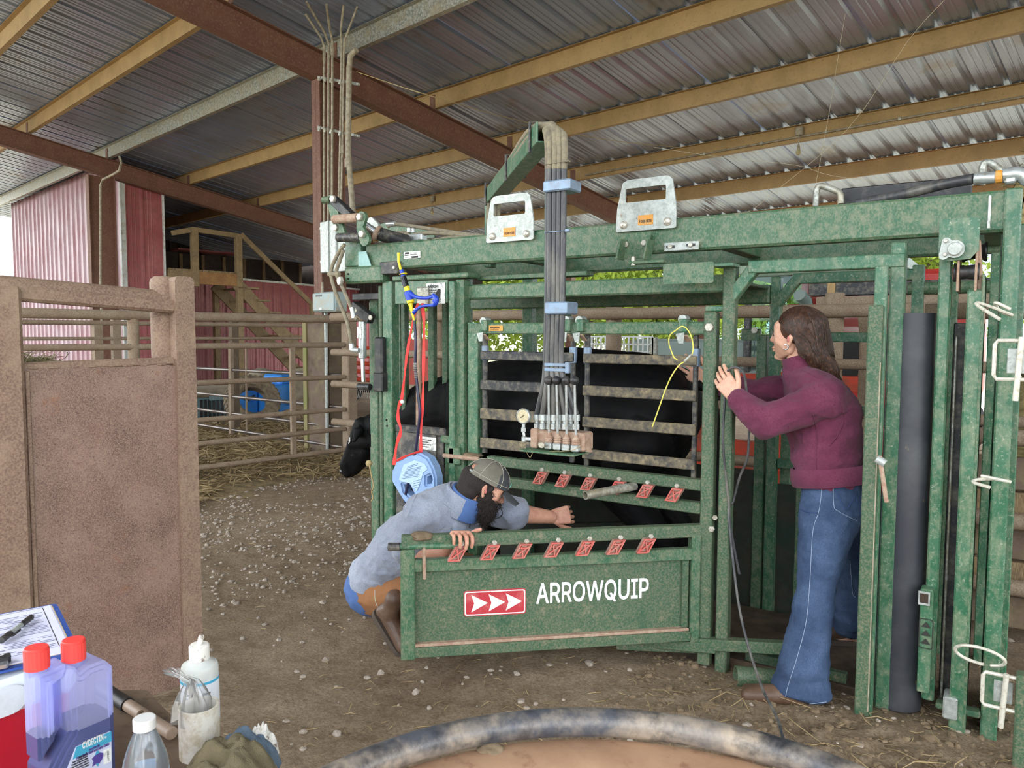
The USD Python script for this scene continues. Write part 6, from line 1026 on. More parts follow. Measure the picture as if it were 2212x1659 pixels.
for k in range(5): co.part('body_rib', box(XF-.008, XF+.002, YL+.01, YR-.012, TZ+.015+.011*k, TZ+.021+.011*k, .002), m_coolred)
m_bluboard = M('blue_clipboard', rgb('2d4f9a'), .45); m_paper = M('lavender_white_paper', rgb('d9d9ee'), .7); m_print = M('form_print', rgb('6a6c8c'), .8); m_manila = M('manila_sheet', rgb('dfc79a'), .8)
CZ = TZc+.002
def cpl(px, py, z): return on(px, py, 2, z)
bA, bB, bC = cpl(152, 1300, CZ+.01), cpl(176, 1408, CZ+.01), cpl(0, 1448, CZ+.01); ex = (bB-bC); ex /= np.linalg.norm(ex); ey = bA-bB; ey -= ex*(ey@ex); Lc = np.linalg.norm(ey); ey /= Lc
cbT = Thing('clipboard', 'blue clipboard with a printed form lying on the cooler', 'clipboard', at=bB); W_ = .235; O_ = bB-ex*W_
Lc = max(Lc, .3)
cbT.part('board', plate(rrect(0, 0, W_, Lc, .01), .004, O_-[0, 0, .006], ex, ey), m_bluboard)
for i, (mt, dz_, ins) in enumerate(((m_manila, -.002, .009), (m_paper, -.0012, .011), (m_paper, -.0005, .013))): pp = cbT.part('paper', plate(sg.box(.006+ins*.2, .014+ins*.3, W_-ins, Lc-.008-ins*.2), .0006, O_+[0, 0, dz_], ex, ey), mt)
pz = np.array([0, 0, .0003]); ln_ = []
for r in range(26):
    yy = .05+r*(Lc-.09)/26; 
    if r in (3, 9, 10): continue
    xx = .012
    rr = np.random.default_rng(r)
    while xx < W_-.035:
        w_ = rr.uniform(.02, .07); w_ = min(w_, W_-.03-xx)
        if rr.random() < .85: ln_.append(plate(sg.box(xx, yy, xx+w_, yy+(.0022 if r % 4 else .0008)), .0002, O_+pz, ex, ey))
        xx += w_+rr.uniform(.004, .03)
cbT.part('form_print', ln_, m_print, of=pp); cbT.part('form_rule', [plate(sg.box(x0, y0_, x1, y1_), .0002, O_+pz, ex, ey) for x0, y0_, x1, y1_ in ((W_-.027, .05, W_-.0258, Lc-.02), (.06, .12, .0612, Lc-.03), (.008, Lc-.018, W_-.027, Lc-.017), (.008, .085, W_-.027, .0858), (.075, .05, .0762, .085))], m_blackprint, of=pp)
cl_ = cbT.part('clip', [plate(rrect(.0, -.002, W_*.56, .016, .004), .006, O_+[0, 0, .002], ex, ey)], m_chrome); cbT.part('clip_wire', tube([O_+ex*x+ey*y+[0, 0, z] for x, y, z in ((-.02, .012, .012), (.03, .022, .016), (.06, .036, .018), (.085, .026, .016), (W_*.54, .03, .014))], .0018, 8, sm=5), m_chrome, of=cl_, smooth=True); cbT.part('clip_tip', plate(rrect(W_*.46, .014, W_*.58, .034, .004), .01, O_+[0, 0, .004], ex, ey), m_black, of=cl_)
pa, pb_ = cpl(2, 1384, CZ+.018), cpl(72, 1330, CZ+.018); pd = (pb_-pa)/np.linalg.norm(pb_-pa); PL = np.linalg.norm(pb_-pa)
pn = Thing('pen', 'black and clear ballpoint pen lying across the form', 'pen', at=pa); q_ = lambda t: pa+pd*PL*t
pn.part('barrel', cyl(q_(.26), q_(.62), .0048, 12), m_galvp, smooth=40); pn.part('grip', cyl(q_(.6), q_(.93), .0056, 12), m_black, smooth=40); pn.part('tip', put(lathe([(0, 0), (.0045, 0), (.001, .012), (0, .013)], 10), q_(.93), pd), m_chrome); pn.part('cap_end', cyl(q_(0), q_(.27), .0058, 12), m_black, smooth=40); pn.part('pocket_clip', tube([q_(.04)+rt*.004+[0, 0, .004], q_(.2)+rt*.01, q_(.42)+rt*.009], .002, 8), m_black)
# two-neck dosing jug
m_lav = usdkit.material(stage, '/World/Looks/lavender_translucent', {'p': ('principled_bsdf', {'base_color': rgb('c3c6ea'), 'roughness': .32, 'subsurface_weight': .0}), 't': ('translucent_bsdf', {'color': rgb('b4baf0')}), 'm0': ('mix_closure', {'fac': .35}), 'x': ('transparent_bsdf', {'color': (.86, .87, .97)}), 'm': ('mix_closure', {'fac': .55})}, [('p.BSDF', 'm0.closure1'), ('t.BSDF', 'm0.closure2'), ('m0.closure', 'm.closure1'), ('x.BSDF', 'm.closure2')], surface='m.closure')
m_liq = M('slate_violet_liquid', rgb('343862'), .25); m_redcap = M('red_ribbed_cap', rgb('e8433c'), .5); m_teal_b = M('teal_label_band', rgb('3f9ab8'), .5); m_lab = M('silver_lilac_label', rgb('c3c8de'), .45); m_purple = M('purple_print', rgb('4b3a86'), .7)
jp_ = dep(170, 1500, 1.12); XJ = jp_[0]
def Jn(px, py): p = on(px, py, 0, XJ); return p[1], p[2]
dj = Thing('dosing_jug', 'translucent lavender two-neck dosing jug with red caps beside the cooler', 'jug', at=(XJ-.04, jp_[1], TZ))
def jplate(g, t, x, soft=0): return plate(g, t, (x, 0, 0), (0, 1, 0), (0, 0, 1))
yl0, yl1, ym0, yr = Jn(89, 1500)[0], Jn(126, 1500)[0], Jn(150, 1500)[0], Jn(252, 1530)[0]; zs1, zs2 = Jn(107, 1464)[1], Jn(200, 1440)[1]; zd = Jn(112, 1630)[1]; DPT = .075
main = sg.Polygon([(ym0, zs1-.012), (ym0+.01, zs1+.004), (ym0+.02, zs2-.006), (ym0+.032, zs2), (yr-.012, zs2), (yr, zs2-.014), (yr, TZ+.004), (yl0+.004, TZ+.004), (yl0+.006, zd-.03), (yl1, zd-.002), (ym0, zd+.018)]).buffer(-.004).buffer(.004, 4)
left = sg.Polygon([(yl0, zs1-.002), (yl0+.006, zs1+.002), (yl1, zs1+.002), (ym0+.004, zs1+.006), (ym0+.004, zs1-.012), (yl1+.001, zs1-.02), (yl1+.001, zd+.012), (yl0, zd-.018)]).buffer(-.003).buffer(.003, 4)
def rounded(g, t, x0): return union(*[jplate(g, t-.02, x0-t+.01), jplate(g.buffer(-.005), t-.01, x0-t+.005), jplate(g.buffer(-.011), t, x0-t)])
m_liqshell = M('liquid_filled_plastic', rgb('50567f'), .3, 0, rgb('454a76'), .4, 6, spec=.5)
def split(t, z):
    m = Man(manifold3d.Mesh(np.array(t.vertices, np.float32), np.array(t.faces, np.uint32))); a, b = m.split_by_plane((0, 0, 1), z); o = []
    for q in (a, b): q = q.to_mesh(); o.append(trimesh.Trimesh(np.array(q.vert_properties[:, :3]), np.array(q.tri_verts), process=False))
    return o
LQ = .905
for nm, (hi, lo) in (('body', split(rounded(main, DPT, XJ), LQ)), ('measuring_chamber', split(rounded(left, DPT*.72, XJ-.008), LQ+.004))): dj.part(nm, hi, m_lav, smooth=30); dj.part('filled_'+nm, lo, m_liqshell, smooth=30, label='lower part dark with violet liquid'); dj.part('web', jplate(sg.Polygon([(yl1-.004, zs1-.01), (ym0+.004, zs1-.01), (ym0+.004, zd+.01), (yl1-.004, zd)]), .012, XJ-.045), m_lav)
for px, py, r, h in ((107, 1452, .0165, .031), (187, 1432, .0165, .031)):
    y_, z_ = Jn(px, py); zb2 = zs1 if px < 150 else zs2; xc = XJ-DPT*.5; g_ = np.arange(40)*2*math.pi/40; rr = r*(1+.025*(np.arange(40) % 2)); ring = sg.Polygon(np.stack([rr*np.cos(g_), rr*np.sin(g_)], 1))
    dj.part('neck', cyl((xc, y_, zb2-.004), (xc, y_, zb2+.006), r*.95), m_lav); cp_ = dj.part('cap', [plate(ring, h-.003, (xc, y_, zb2+.005), (1, 0, 0), (0, 1, 0)), cyl((xc, y_, zb2+.004+h-.004), (xc, y_, zb2+.006+h), r*.97, 32)], m_redcap, smooth=25)
lb = [Jn(163, 1613), Jn(239, 1578), Jn(241, 1647), Jn(241, 1690), Jn(130, 1730), Jn(142, 1665)]; lbp = dj.part('label', jplate(sg.Polygon(lb).buffer(-.002).buffer(.002, 3), .0008, XJ+.0004), m_lab); dj.part('label_band', jplate(sg.Polygon([Jn(164, 1613), Jn(239, 1579), Jn(240, 1600), Jn(156, 1640)]), .0006, XJ+.0012), m_teal_b, of=lbp)
def jline(s, x0, x1, py, h, mt, b=True):
    y0, y1 = Jn(x0, py)[0], Jn(x1, py)[0]; z_ = Jn((x0+x1)/2, py)[1]; dj.part('label_text', text(s, h, (XJ+.0019, y0, z_), (0, 1, 0), (0, 0, 1), .0005, b, w=y1-y0), mt, of=lbp)
jline('CYDECTIN', 176, 222, 1607, .0098, m_whitelet); jline('TM', 223, 228, 1594, .003, m_whitelet, False); jline('moxidectin', 190, 214, 1616, .0036, m_purple); jline('Pour-On for Beef and Dairy Cattle', 163, 235, 1624.5, .0042, m_purple); jline('Antiparasitic', 168, 188, 1633, .0032, m_blackprint)
for k in range(5): jline(('Contains 5 mg moxidectin per mL', 'Treats all lice in cattle', 'For the treatment and control of', 'internal and external parasites', 'of beef and dairy cattle')[k], 154-2*k, 188+k, 1641+5.5*k, .0026, m_blackprint, k == 1)
ec, ez = Jn(209.7, 1637); dj.part('emblem_diamond', jplate(sg.Polygon([(ec, ez+.0135), (ec+.0075, ez), (ec, ez-.0135), (ec-.0075, ez)]), .0005, XJ+.0014), m_teal_b, of=lbp); dj.part('emblem_cow', jplate(sg.Polygon([(-.008, .003), (-.004, .006), (.004, .0065), (.008, .004), (.0065, -.003), (.0025, -.008), (-.003, -.0065), (-.008, -.009), (-.006, -.002)]).buffer(.0005), .0005, XJ+.002).apply_translation((0, ec, ez)), m_purple, of=lbp)
(l0, lz0), (l1, lz1) = Jn(223, 1651), Jn(238.5, 1613); dj.part('lot_sticker', jplate(sg.box(l0, lz0, l1, lz1), .0005, XJ+.0014), m_whitelet, of=lbp); dj.part('lot_print', [text('LOT EXP', .0022, (XJ+.0021, (l0+l1)/2+.002, lz0+.003), (0, 0, 1), (0, -1, 0), .0004, False, w=.016)], m_blackprint, of=lbp)
# white antiseptic bottle
m_hdpe = M('cloudy_white_plastic', rgb('cfd0cb'), .4, 0, rgb('b8b4a8'), .3, 14, extra={'subsurface_weight': .2, 'subsurface_scale': .02}); m_dirtycap = M('grimy_white_cap', rgb('e6e3da'), .5, 0, rgb('6a5140'), .24, 60, sharp=.05); m_label = M('white_paper_label', rgb('dfe3ea'), .5); m_cyan = M('cyan_stripe', rgb('3fa9cf'), .5)
def basept(px, d): q_ = dep(px, 829, d); return np.array([q_[0], q_[1], TZ])
wb = basept(416, 1.47); bz1 = dep(416, 1450, 1.47)[2]-TZ; wbT = Thing('antiseptic_bottle', 'tall cloudy white bottle with a grimy flip cap behind the pipe cup', 'bottle', at=wb); r = .036; H1b = dep(416, 1448, 1.47)[2]-TZ
wbb = wbT.part('body', put(lathe([(0, 0), (r*.9, 0), (r, .006), (r, H1b-.012), (r*.93, H1b-.003), (r*.6, H1b+.003), (r*.5, H1b+.008), (0, H1b+.008)], 36), wb), m_hdpe, smooth=35); wbT.part('label', put(lathe([(r+.0004, .02), (r+.0006, .02), (r+.0006, H1b-.028), (r+.0004, H1b-.028)], 36), wb), m_label, of=wbb); wbT.part('label_stripe', put(lathe([(r+.0007, H1b-.034), (r+.0011, H1b-.034), (r+.0011, H1b-.029), (r+.0007, H1b-.029)], 36), wb), m_cyan, of=wbb)
wbT.part('cap', put(lathe([(r*.52, H1b+.006), (r*.54, H1b+.008), (r*.54, H1b+.034), (r*.48, H1b+.037), (0, H1b+.037)], 30), wb), m_dirtycap, smooth=30); wbT.part('flip_spout', bar(wb+[0, 0, H1b+.035], wb+rt*.006+[0, 0, H1b+.056], .012, .009), m_dirtycap)
def wrap(s, h, z, c, ang, w, mt, par, T, rr, b=False):
    m = meshkit.text_mesh(s, h, .0004, b); m.vertices[:, 0] *= w/m.vertices[:, 0].max(); v = m.vertices.copy(); a = ang+v[:, 0]/rr; R0 = rr+.0006+v[:, 2]; m.vertices = np.stack([c[0]+R0*np.cos(a), c[1]+R0*np.sin(a), c[2]+z+v[:, 1]], 1); T.part('label_text', m, mt, of=par)
va = math.atan2(-wb[1], -wb[0]); wrap('Drug Facts', .006, H1b-.055, wb, va-.75, .022, m_blackprint, wbb, wbT, r, True); wrap('Purpose', .005, H1b-.054, wb, va+.15, .014, m_blackprint, wbb, wbT, r, True)
wrap('Active ingredient', .004, H1b-.062, wb, va-.75, .026, m_print, wbb, wbT, r)
for k, s in enumerate(('Antiseptic to help prevent infection in', 'minor cuts scrapes and burns', 'For external use only', 'Do not use in the eyes or', 'apply over large areas of the body', 'product', 'stop use and ask a doctor', 'over dosage', 'keep out of reach of children', 'Directions clean the affected area', 'apply a small amount on the area', 'may be covered with a bandage')): wrap(s, .0038, H1b-.07-.0085*k, wb, va-.78+.1*(k % 3), .03+.016*((k*7) % 3)/2, m_blackprint if k % 3 == 2 else m_print, wbb, wbT, r, k % 3 == 2)
# pipe cup with plastic bag
m_pvc = M('grimy_white_pvc', rgb('ddd9cd'), .45, 0, rgb('b6a684'), .3, 26, sharp=.1, layers=[(rgb('6b4a36'), .1, 30, .03, None)])
pc0 = basept(412, 1.38); pr = .0365; ph2 = dep(410, 1545, 1.38)[2]-TZ; pu = Thing('pipe_cup', 'short piece of grimy white pipe used as a cup', 'cup', at=pc0); pu.part('pipe', put(lathe([(pr-.0045, .002), (pr, 0), (pr, ph2-.001), (pr-.002, ph2), (pr-.0045, ph2-.001), (pr-.0045, .002)], 40), pc0), m_pvc, smooth=40); pu.part('bottom', cyl(pc0+[0, 0, .001], pc0+[0, 0, .006], pr-.003, 30), m_pvc)
m_clear = usdkit.material(stage, '/World/Looks/clear_film', {'t': ('transparent_bsdf', {'color': (.93, .93, .93)}), 'g': ('glossy_bsdf', {'color': (.95, .95, .95), 'roughness': .12}), 'd': ('diffuse_bsdf', {'color': (.8, .82, .82)}), 'f': ('fresnel', {'IOR': 1.45}), 'm': ('mix_closure', {}), 'm2': ('mix_closure', {'fac': .07})}, [('f.fac', 'm.fac'), ('t.BSDF', 'm.closure1'), ('g.BSDF', 'm.closure2'), ('m.closure', 'm2.closure1'), ('d.BSDF', 'm2.closure2')], surface='m2.closure')
rng = np.random.default_rng(8); g_ = np.linspace(0, 2*math.pi, 41)[:-1]; rows_ = []
for i, (rr, z) in enumerate(((.03, ph2-.03), (.028, ph2+.0), (.02, ph2+.025), (.01, ph2+.045), (.006, ph2+.055), (.012, ph2+.066))):
    w_ = rr*(1+.28*np.sin(g_*5+i*.3)+.12*np.sin(g_*9+1)); off = (pc0+rt*(-.012-.02*max(0, i-3))) ; rows_.append(np.stack([off[0]+w_*np.cos(g_), off[1]+w_*np.sin(g_), np.full(40, pc0[2]+z)], 1))
v = np.vstack(rows_); i_, j_ = np.meshgrid(np.arange(5), np.arange(40), indexing='ij'); fq = np.stack([i_*40+j_, i_*40+(j_+1) % 40, (i_+1)*40+(j_+1) % 40, (i_+1)*40+j_], -1).reshape(-1, 4); single('plastic_bag', (v, fq), m_clear, 'clear twisted plastic bag stuffed into the pipe cup', 'plastic bag', smooth=True)
# water bottle
m_pet = usdkit.material(stage, '/World/Looks/clear_bottle', {'t': ('transparent_bsdf', {'color': (.9, .92, .93)}), 'g': ('glossy_bsdf', {'color': (.95, .96, .97), 'roughness': .06}), 'd': ('diffuse_bsdf', {'color': (.75, .77, .78)}), 'f': ('fresnel', {'IOR': 1.6}), 'm': ('mix_closure', {}), 'm2': ('mix_closure', {'fac': .045})}, [('f.fac', 'm.fac'), ('t.BSDF', 'm.closure1'), ('g.BSDF', 'm.closure2'), ('m.closure', 'm2.closure1'), ('d.BSDF', 'm2.closure2')], surface='m2.closure')
m_whitecap = M('milky_cap', rgb('dcdcd8'), .4)
wp = basept(290, 1.06); zt = dep(290, 1575, 1.06)[2]-TZ; wt_ = Thing('water_bottle', 'clear plastic water bottle with a white cap at the bottom edge', 'bottle', at=wp)
wt_.part('body', put(lathe([(0, .001), (.026, 0), (.031, .006), (.031, .02), (.0295, .026), (.031, .032), (.0315, zt-.075), (.029, zt-.06), (.022, zt-.038), (.0145, zt-.02), (.0125, zt-.016), (.0125, zt-.006)], 40), wp), m_pet, smooth=40); wt_.part('cap', put(lathe([(.0135, zt-.017), (.0155, zt-.016), (.0155, zt-.001), (.0145, zt), (0, zt)], 32), wp), m_whitecap, smooth=30); wt_.part('water', put(lathe([(0, .003), (.0285, .004), (.029, zt*.42), (0, zt*.42)], 36), wp), m_pet, smooth=30); wt_.part('label', put(lathe([(.0316, zt-.125), (.0319, zt-.125), (.0319, zt-.08), (.0316, zt-.08)], 36), wp), m_paleblue2)
# pole, towel, glove
a_, b_ = on(240, 1500, 2, TZ+.016), on(372, 1585, 2, TZ+.016); pg = Thing('pipe_handle', 'tan plastic pole with a black grip lying behind the jug', 'pole', at=a_); d_ = b_-a_; pg.part('pole', cyl(a_+d_*.22, b_, .0125), M('tan_pole', rgb('b09a86'), .45, 0, rgb('9a8370'), .3, 20), smooth=40); pg.part('grip', cyl(a_-d_*.2, a_+d_*.3, .015), m_black, smooth=40); pg.part('manure_spot', ball(a_+d_*.55-fw*.009+[0, 0, .006], (.008, .008, .008), 1), m_clod)
m_towel = M('olive_towel', rgb('8a7f62'), .95, 0, rgb('746b52'), .45, 12, bump=.8, bscale=400); m_towel2 = M('blue_grey_towel', rgb('6f8194'), .95, 0, rgb('566776'), .45, 12, bump=.8, bscale=400)
def heap(px, d, rx, ry, h, seed, dz=0):
    c = basept(px, d)+[0, 0, dz]; n = 44; A_, B_ = np.meshgrid(np.linspace(-1, 1, n), np.linspace(-1, 1, n), indexing='ij'); rr = np.sqrt(A_**2+B_**2); P_ = np.stack([A_*2.2+seed, B_*2.2, A_*0], -1); z = h*np.clip(1-rr**2, 0, 1)**.6*(.55+.9*meshkit.fbm(P_*1.6, 4, seed))+.004
    v = c+rt*(A_*rx)[..., None]+np.array([fw[0], fw[1], 0])*(B_*ry)[..., None]+np.array([0, 0, 1])*z[..., None]; q_ = np.stack(np.meshgrid(np.arange(n-1), np.arange(n-1), indexing='ij'), -1); i, j = q_[..., 0], q_[..., 1]; k = rr[:-1, :-1] < .98
    return v.reshape(-1, 3), np.stack([i*n+j, (i+1)*n+j, (i+1)*n+j+1, i*n+j+1], -1)[k]
single('hand_towel', heap(470, 1.27, .085, .09, .075, 3), m_towel, 'crumpled olive towel at the bottom edge beside the pipe cup', 'towel', smooth=True); single('hand_towel', heap(505, 1.33, .07, .05, .062, 9), m_towel2, 'blue grey rag bunched on top of the olive towel', 'towel', smooth=True); single('work_glove', heap(552, 1.37, .03, .025, .05, 5), m_dirtycap, 'grimy white glove lying past the blue grey rag', 'glove', smooth=True)
# drum in the foreground
m_drumrim = M('scuffed_black_rim', rgb('4a4c52'), .4, 0, rgb('a39480'), .45, 9, sharp=.12, layers=[(rgb('26272c'), .4, 14, .08, None)]); m_drumtan = M('tan_drum_head', rgb('a9876a'), .6, 0, rgb('8f6d54'), .4, 7, layers=[(rgb('7a5540'), .15, 30, .08, None)])
f2 = np.array([fw[0], fw[1], 0]); f2 /= np.linalg.norm(f2); r2 = np.array([rt[0], rt[1], 0]); DZ = 1.02; dtop = (EYE-DZ)*F/(1545-722); RD = .415; dc = f2*(dtop-RD)+r2*.095
dm = Thing('barrel', 'tan barrel with a scuffed dark rim in the bottom foreground', 'barrel', at=dc); dm.part('shell', put(lathe([(0, -.02), (RD-.02, -.02), (RD-.02, DZ-.05), (RD-.035, DZ-.05), (RD-.035, .0), (0, .0)], 72), dc), m_drumtan, smooth=35); dm.part('head', put(lathe([(RD-.02, DZ-.035), (RD-.06, DZ-.03), (RD-.09, DZ-.036), (RD-.1, DZ-.044), (0, DZ-.04)], 72), dc), m_drumtan, smooth=35)
tt2 = np.linspace(0, 2*math.pi, 97); dm.part('rim', tube([dc+np.array([(RD-.013)*math.cos(t), (RD-.013)*math.sin(t), DZ-.016]) for t in tt2], .0175, 14), m_drumrim, smooth=True); dm.part('rib', plate(sg.LineString([(-.02, .30), (.03, .36), (.2, .36)]).buffer(.004), .006, dc+[0, 0, DZ-.043], r2, f2), m_drumtan)
dm.part('mud_clump', rock(dc+f2*(RD-.045)-r2*.12+[0, 0, DZ-.034], .018, 12, .4), m_clod, smooth=True)
# ================================================================ behind the chute: alley fence, machinery, bales, trees
ff = Thing('alley_fence', 'heavy rusty pipe alley fence running behind the chute', 'fence', at=(-1, 5.25, 0)); AY = 5.25
za = at(1300, 678, AY)[2]; zb2_ = at(1450, 778, AY)[2]
for z, r in ((za, .045), (zb2_, .035), (1.0, .035), (.62, .035)): ff.part('rail', cyl((-5.6, AY, z), (2.6, AY, z), r, 14), m_rustpipe, smooth=40)
for x in (-4.3, -2.55, -.95, .6, 2.2): ff.part('post', cyl((x, AY+.06, -.05), (x, AY+.06, za+.12), .06), m_rustpipe, smooth=40)
for px, lab in ((1520, 'slim brown steel post at the open side behind the alley fence'), (1232, 'second slim brown steel post seen left of the hose arm gap')):
    q_ = onb(px, 660, 1, 12.9); zt = roofz(12.9)-.23; uf = Thing('roof_support_post', lab, 'post', at=B(q_[0], 12.9, 0)); uf.part('post', barn(box(q_[0]-.08, q_[0]+.08, 12.82, 12.98, -.05, zt)), m_red_primer); uf.part('cap_plate', barn(box(q_[0]-.13, q_[0]+.13, 12.78, 13.02, zt, zt+.02)), m_red_primer)
m_orange_p = M('orange_red_machine_paint', rgb('c8442c'), .5, 0, rgb('8f4a34'), .35, 8); m_redtr = M('bright_red_hood', rgb('d8453f'), .4); m_cab = M('grey_green_cab_panel', rgb('7f8d86'), .5); m_wheel = M('tire_black', rgb('2c2b2a'), .9)
m_glass = usdkit.material(stage, '/World/Looks/cab_glass', {'t': ('transparent_bsdf', {'color': (.72, .86, .84)}), 'g': ('glossy_bsdf', {'color': (.9, .95, .95), 'roughness': .03}), 'f': ('fresnel', {'IOR': 1.5}), 'm': ('mix_closure', {})}, [('f.fac', 'm.fac'), ('t.BSDF', 'm.closure1'), ('g.BSDF', 'm.closure2')], surface='m.closure')
# orange implement beyond the alley
om = Thing('hay_tedder', 'orange red farm implement frame parked behind the alley fence', 'farm implement', at=(-2.2, 6.4, 0)); OY = 6.3
for x0, x1, z in ((-3.2, -.4, 1.12), (-3.2, -.4, .55), (-3.0, -.6, .32)): om.part('frame_tube', box(x0, x1, OY, OY+.1, z-.06, z+.06), m_orange_p)
for x in (-3.0, -2.2, -1.5, -.9): om.part('upright', box(x-.05, x+.05, OY+.02, OY+.12, .1, 1.2), m_orange_p)
om.part('gear_housing', box(-1.75, -1.45, OY-.1, OY+.2, .75, 1.02, .03), m_orange_p); om.part('gear_housing', box(-2.45, -2.2, OY-.1, OY+.2, .7, .95, .03), m_orange_p); om.part('drive_shaft', cyl((-3.1, OY-.05, .85), (-.5, OY-.05, .85), .03), m_blackbar)
for x in (-2.7, -1.1): om.part('wheel', put(tv*.75 if 0 else lathe(np.array([(.1, -.08), (.26, -.09), (.29, 0), (.26, .09), (.1, .08), (.1, -.08)]), 28), (x, OY+.3, .29), (0, 1, 0)), m_wheel, smooth=35)
# second orange implement near the pen post
o2 = Thing('rotary_rake', 'orange implement with rows of tines beyond the gate post', 'farm implement', at=B(-8.2, 9.2, 0)); p0 = onb(780, 880, 1, 9.2)
for k in range(5): o2.part('tine_bar', barn(cyl((p0[0]-1.2, 9.2+.1*k, .55+.16*k), (p0[0]+1.6, 9.2+.1*k, .55+.16*k), .045)), m_orange_p, smooth=40)
o2.part('side_frame', barn(box(p0[0]-1.25, p0[0]-1.15, 9.1, 9.9, .3, 1.4)), m_orange_p); o2.part('side_frame', barn(box(p0[0]+1.55, p0[0]+1.65, 9.1, 9.9, .3, 1.4)), m_orange_p); o2.part('axle', barn(cyl((p0[0]-1.2, 9.5, .3), (p0[0]+1.6, 9.5, .3), .05)), m_wheel)
for k in range(40): o2.part('tine', barn(cyl((p0[0]-1.1+.066*k, 9.18, .5), (p0[0]-1.1+.066*k, 9.1, .18), .008, 6)), m_galv) if k < 40 else None
for x in (p0[0]-.9, p0[0]+1.3): o2.part('wheel', barn(put(lathe(np.array([(.1, -.08), (.26, -.09), (.3, 0), (.26, .09), (.1, .08), (.1, -.08)]), 24), (x, 9.6, .3), (1, 0, 0))), m_wheel)
# tractor
TY = 8.2; T0 = at(1760, 700, TY); tx = T0[0]
tr_ = Thing('tractor', 'pale green tractor cab with exhaust pipe seen past the person in the cage', 'tractor', at=(tx, TY, 0)); q_ = lambda x0, x1, y0, y1, z0, z1, c=.03: box(tx+x0, tx+x1, TY+y0, TY+y1, z0, z1, c)
tr_.part('cab_roof', q_(-.75, .85, -.2, 1.3, 2.12, 2.28), M('cab_roof_green', rgb('8fa08a'), .5)); tr_.part('cab_floor', q_(-.7, .8, -.1, 1.2, .9, 1.12), m_cab)
for x, y in ((-.7, -.1), (.72, -.1), (-.7, 1.15), (.72, 1.15), (.1, -.1)): tr_.part('cab_pillar', q_(x, x+.07, y, y+.07, 1.1, 2.14, .01), m_blackbar)
tr_.part('cab_glass', q_(-.63, .1, -.08, -.07, 1.14, 2.12, 0), m_glass); tr_.part('cab_glass', q_(.17, .72, -.08, -.07, 1.14, 2.12, 0), m_glass); tr_.part('door_handle', q_(.2, .24, -.12, -.08, 1.4, 1.55, .005), m_blackbar)
tr_.part('hood', q_(-2.1, -.75, .15, .95, 1.0, 1.45), m_cab); tr_.part('exhaust_pipe', tube([at(1738, 800, TY-.3), at(1742, 668, TY-.3), at(1738, 648, TY-.35), at(1727, 637, TY-.45)], .06, 14, sm=4), m_cab, smooth=40); tr_.part('amber_lamp', put(ball((0, 0, 0), (.055, .055, .04), 2), at(1812, 757, TY-.15)), m_orange)
for x, y, r in ((.55, -.35, .75), (.55, 1.4, .75), (-1.7, -.1, .5), (-1.7, 1.15, .5)): w_ = tr_.part('wheel', put(lathe(np.array([(r*.5, -.16), (r*.92, -.18), (r, -.1), (r, .1), (r*.92, .18), (r*.5, .16), (r*.5, -.16)]), 36), (tx+x, TY+y, r), (0, 1, 0)), m_wheel, smooth=35); tr_.part('wheel_disc', put(lathe([(0, -.02), (r*.52, -.05), (r*.52, .05), (0, .02)], 24), (tx+x, TY+y, r), (0, 1, 0)), m_redtr, of=w_)
rc = Thing('combine', 'red farm vehicle parked beyond the tractor', 'farm vehicle', at=at(1840, 610, 10)); c_ = at(1840, 612, 10); rc.part('hood', box(c_[0]-.6, c_[0]+1.2, 10, 11, 1.9, 2.28, .06), m_redtr); rc.part('body', box(c_[0]-.8, c_[0]+1.4, 10, 11.3, .8, 1.9, .05), m_redtr); rc.part('grab_handle', tube([c_+[-.15, -.1, -.1], c_+[-.15, -.1, .02], c_+[.12, -.1, .02], c_+[.12, -.1, -.1]], .015, 8), m_blackbar)
for x in (-.5, 1.0): rc.part('wheel', put(lathe(np.array([(.2, -.14), (.42, -.15), (.46, 0), (.42, .15), (.2, .14), (.2, -.14)]), 28), (c_[0]+x, 10.1, .46), (0, 1, 0)), m_wheel, smooth=35)
# dusty beam rack over the alley
bk = Thing('beam_rack', 'dusty black and tan beams strapped across posts behind the cage', 'rack', at=at(1850, 640, 5.6)); 
b_ = at(1750, 640, 5.6); e_ = at(2010, 625, 5.6); zb3 = b_[2]; bk.part('beam', box(b_[0], e_[0]+.6, 5.55, 5.68, zb3-.0, zb3+.085), m_blackbar); bk.part('beam', box(b_[0]+.05, e_[0]+.6, 5.55, 5.7, zb3-.1, zb3-.01), m_rustpipe); x = at(1795, 640, 5.54)[0]; bk.part('strap', box(x-.025, x+.025, 5.535, 5.55, zb3-.11, zb3+.09, .003), m_tan)
for px in (1803, 1862): p1, p2 = at(px, 660, 5.58), at(px+(18 if px > 1850 else -3), 860, 5.58); bk.part('brace', bar(p1, p2, .06 if px > 1850 else .03, .04), m_rustpipe); bk.part('leg', box(p1[0]-.03, p1[0]+.03, 5.72, 5.78, -.05, zb3-.1), m_rustpipe)
# crates with lattice
lt = Thing('lattice_crate', 'white plastic lattice crate behind the gate bars', 'crate', at=at(1350, 745, 6.0)); a_, b_ = at(1268, 775, 6.0), at(1410, 728, 6.0); 
for k in range(15): x = a_[0]+(b_[0]-a_[0])*k/14; lt.part('vertical_slat', box(x-.008, x+.008, 6.0, 6.01, a_[2]-.25, b_[2], .002), m_trim)
for k in range(8): z = a_[2]-.25+(b_[2]-a_[2]+.25)*k/7; lt.part('cross_slat', box(a_[0], b_[0], 6.002, 6.008, z-.007, z+.007, .002), m_trim)
for x in (a_[0], b_[0]): lt.part('stand_leg', box(x-.03, x+.03, 6.0, 6.06, -.05, b_[2]), m_galv)
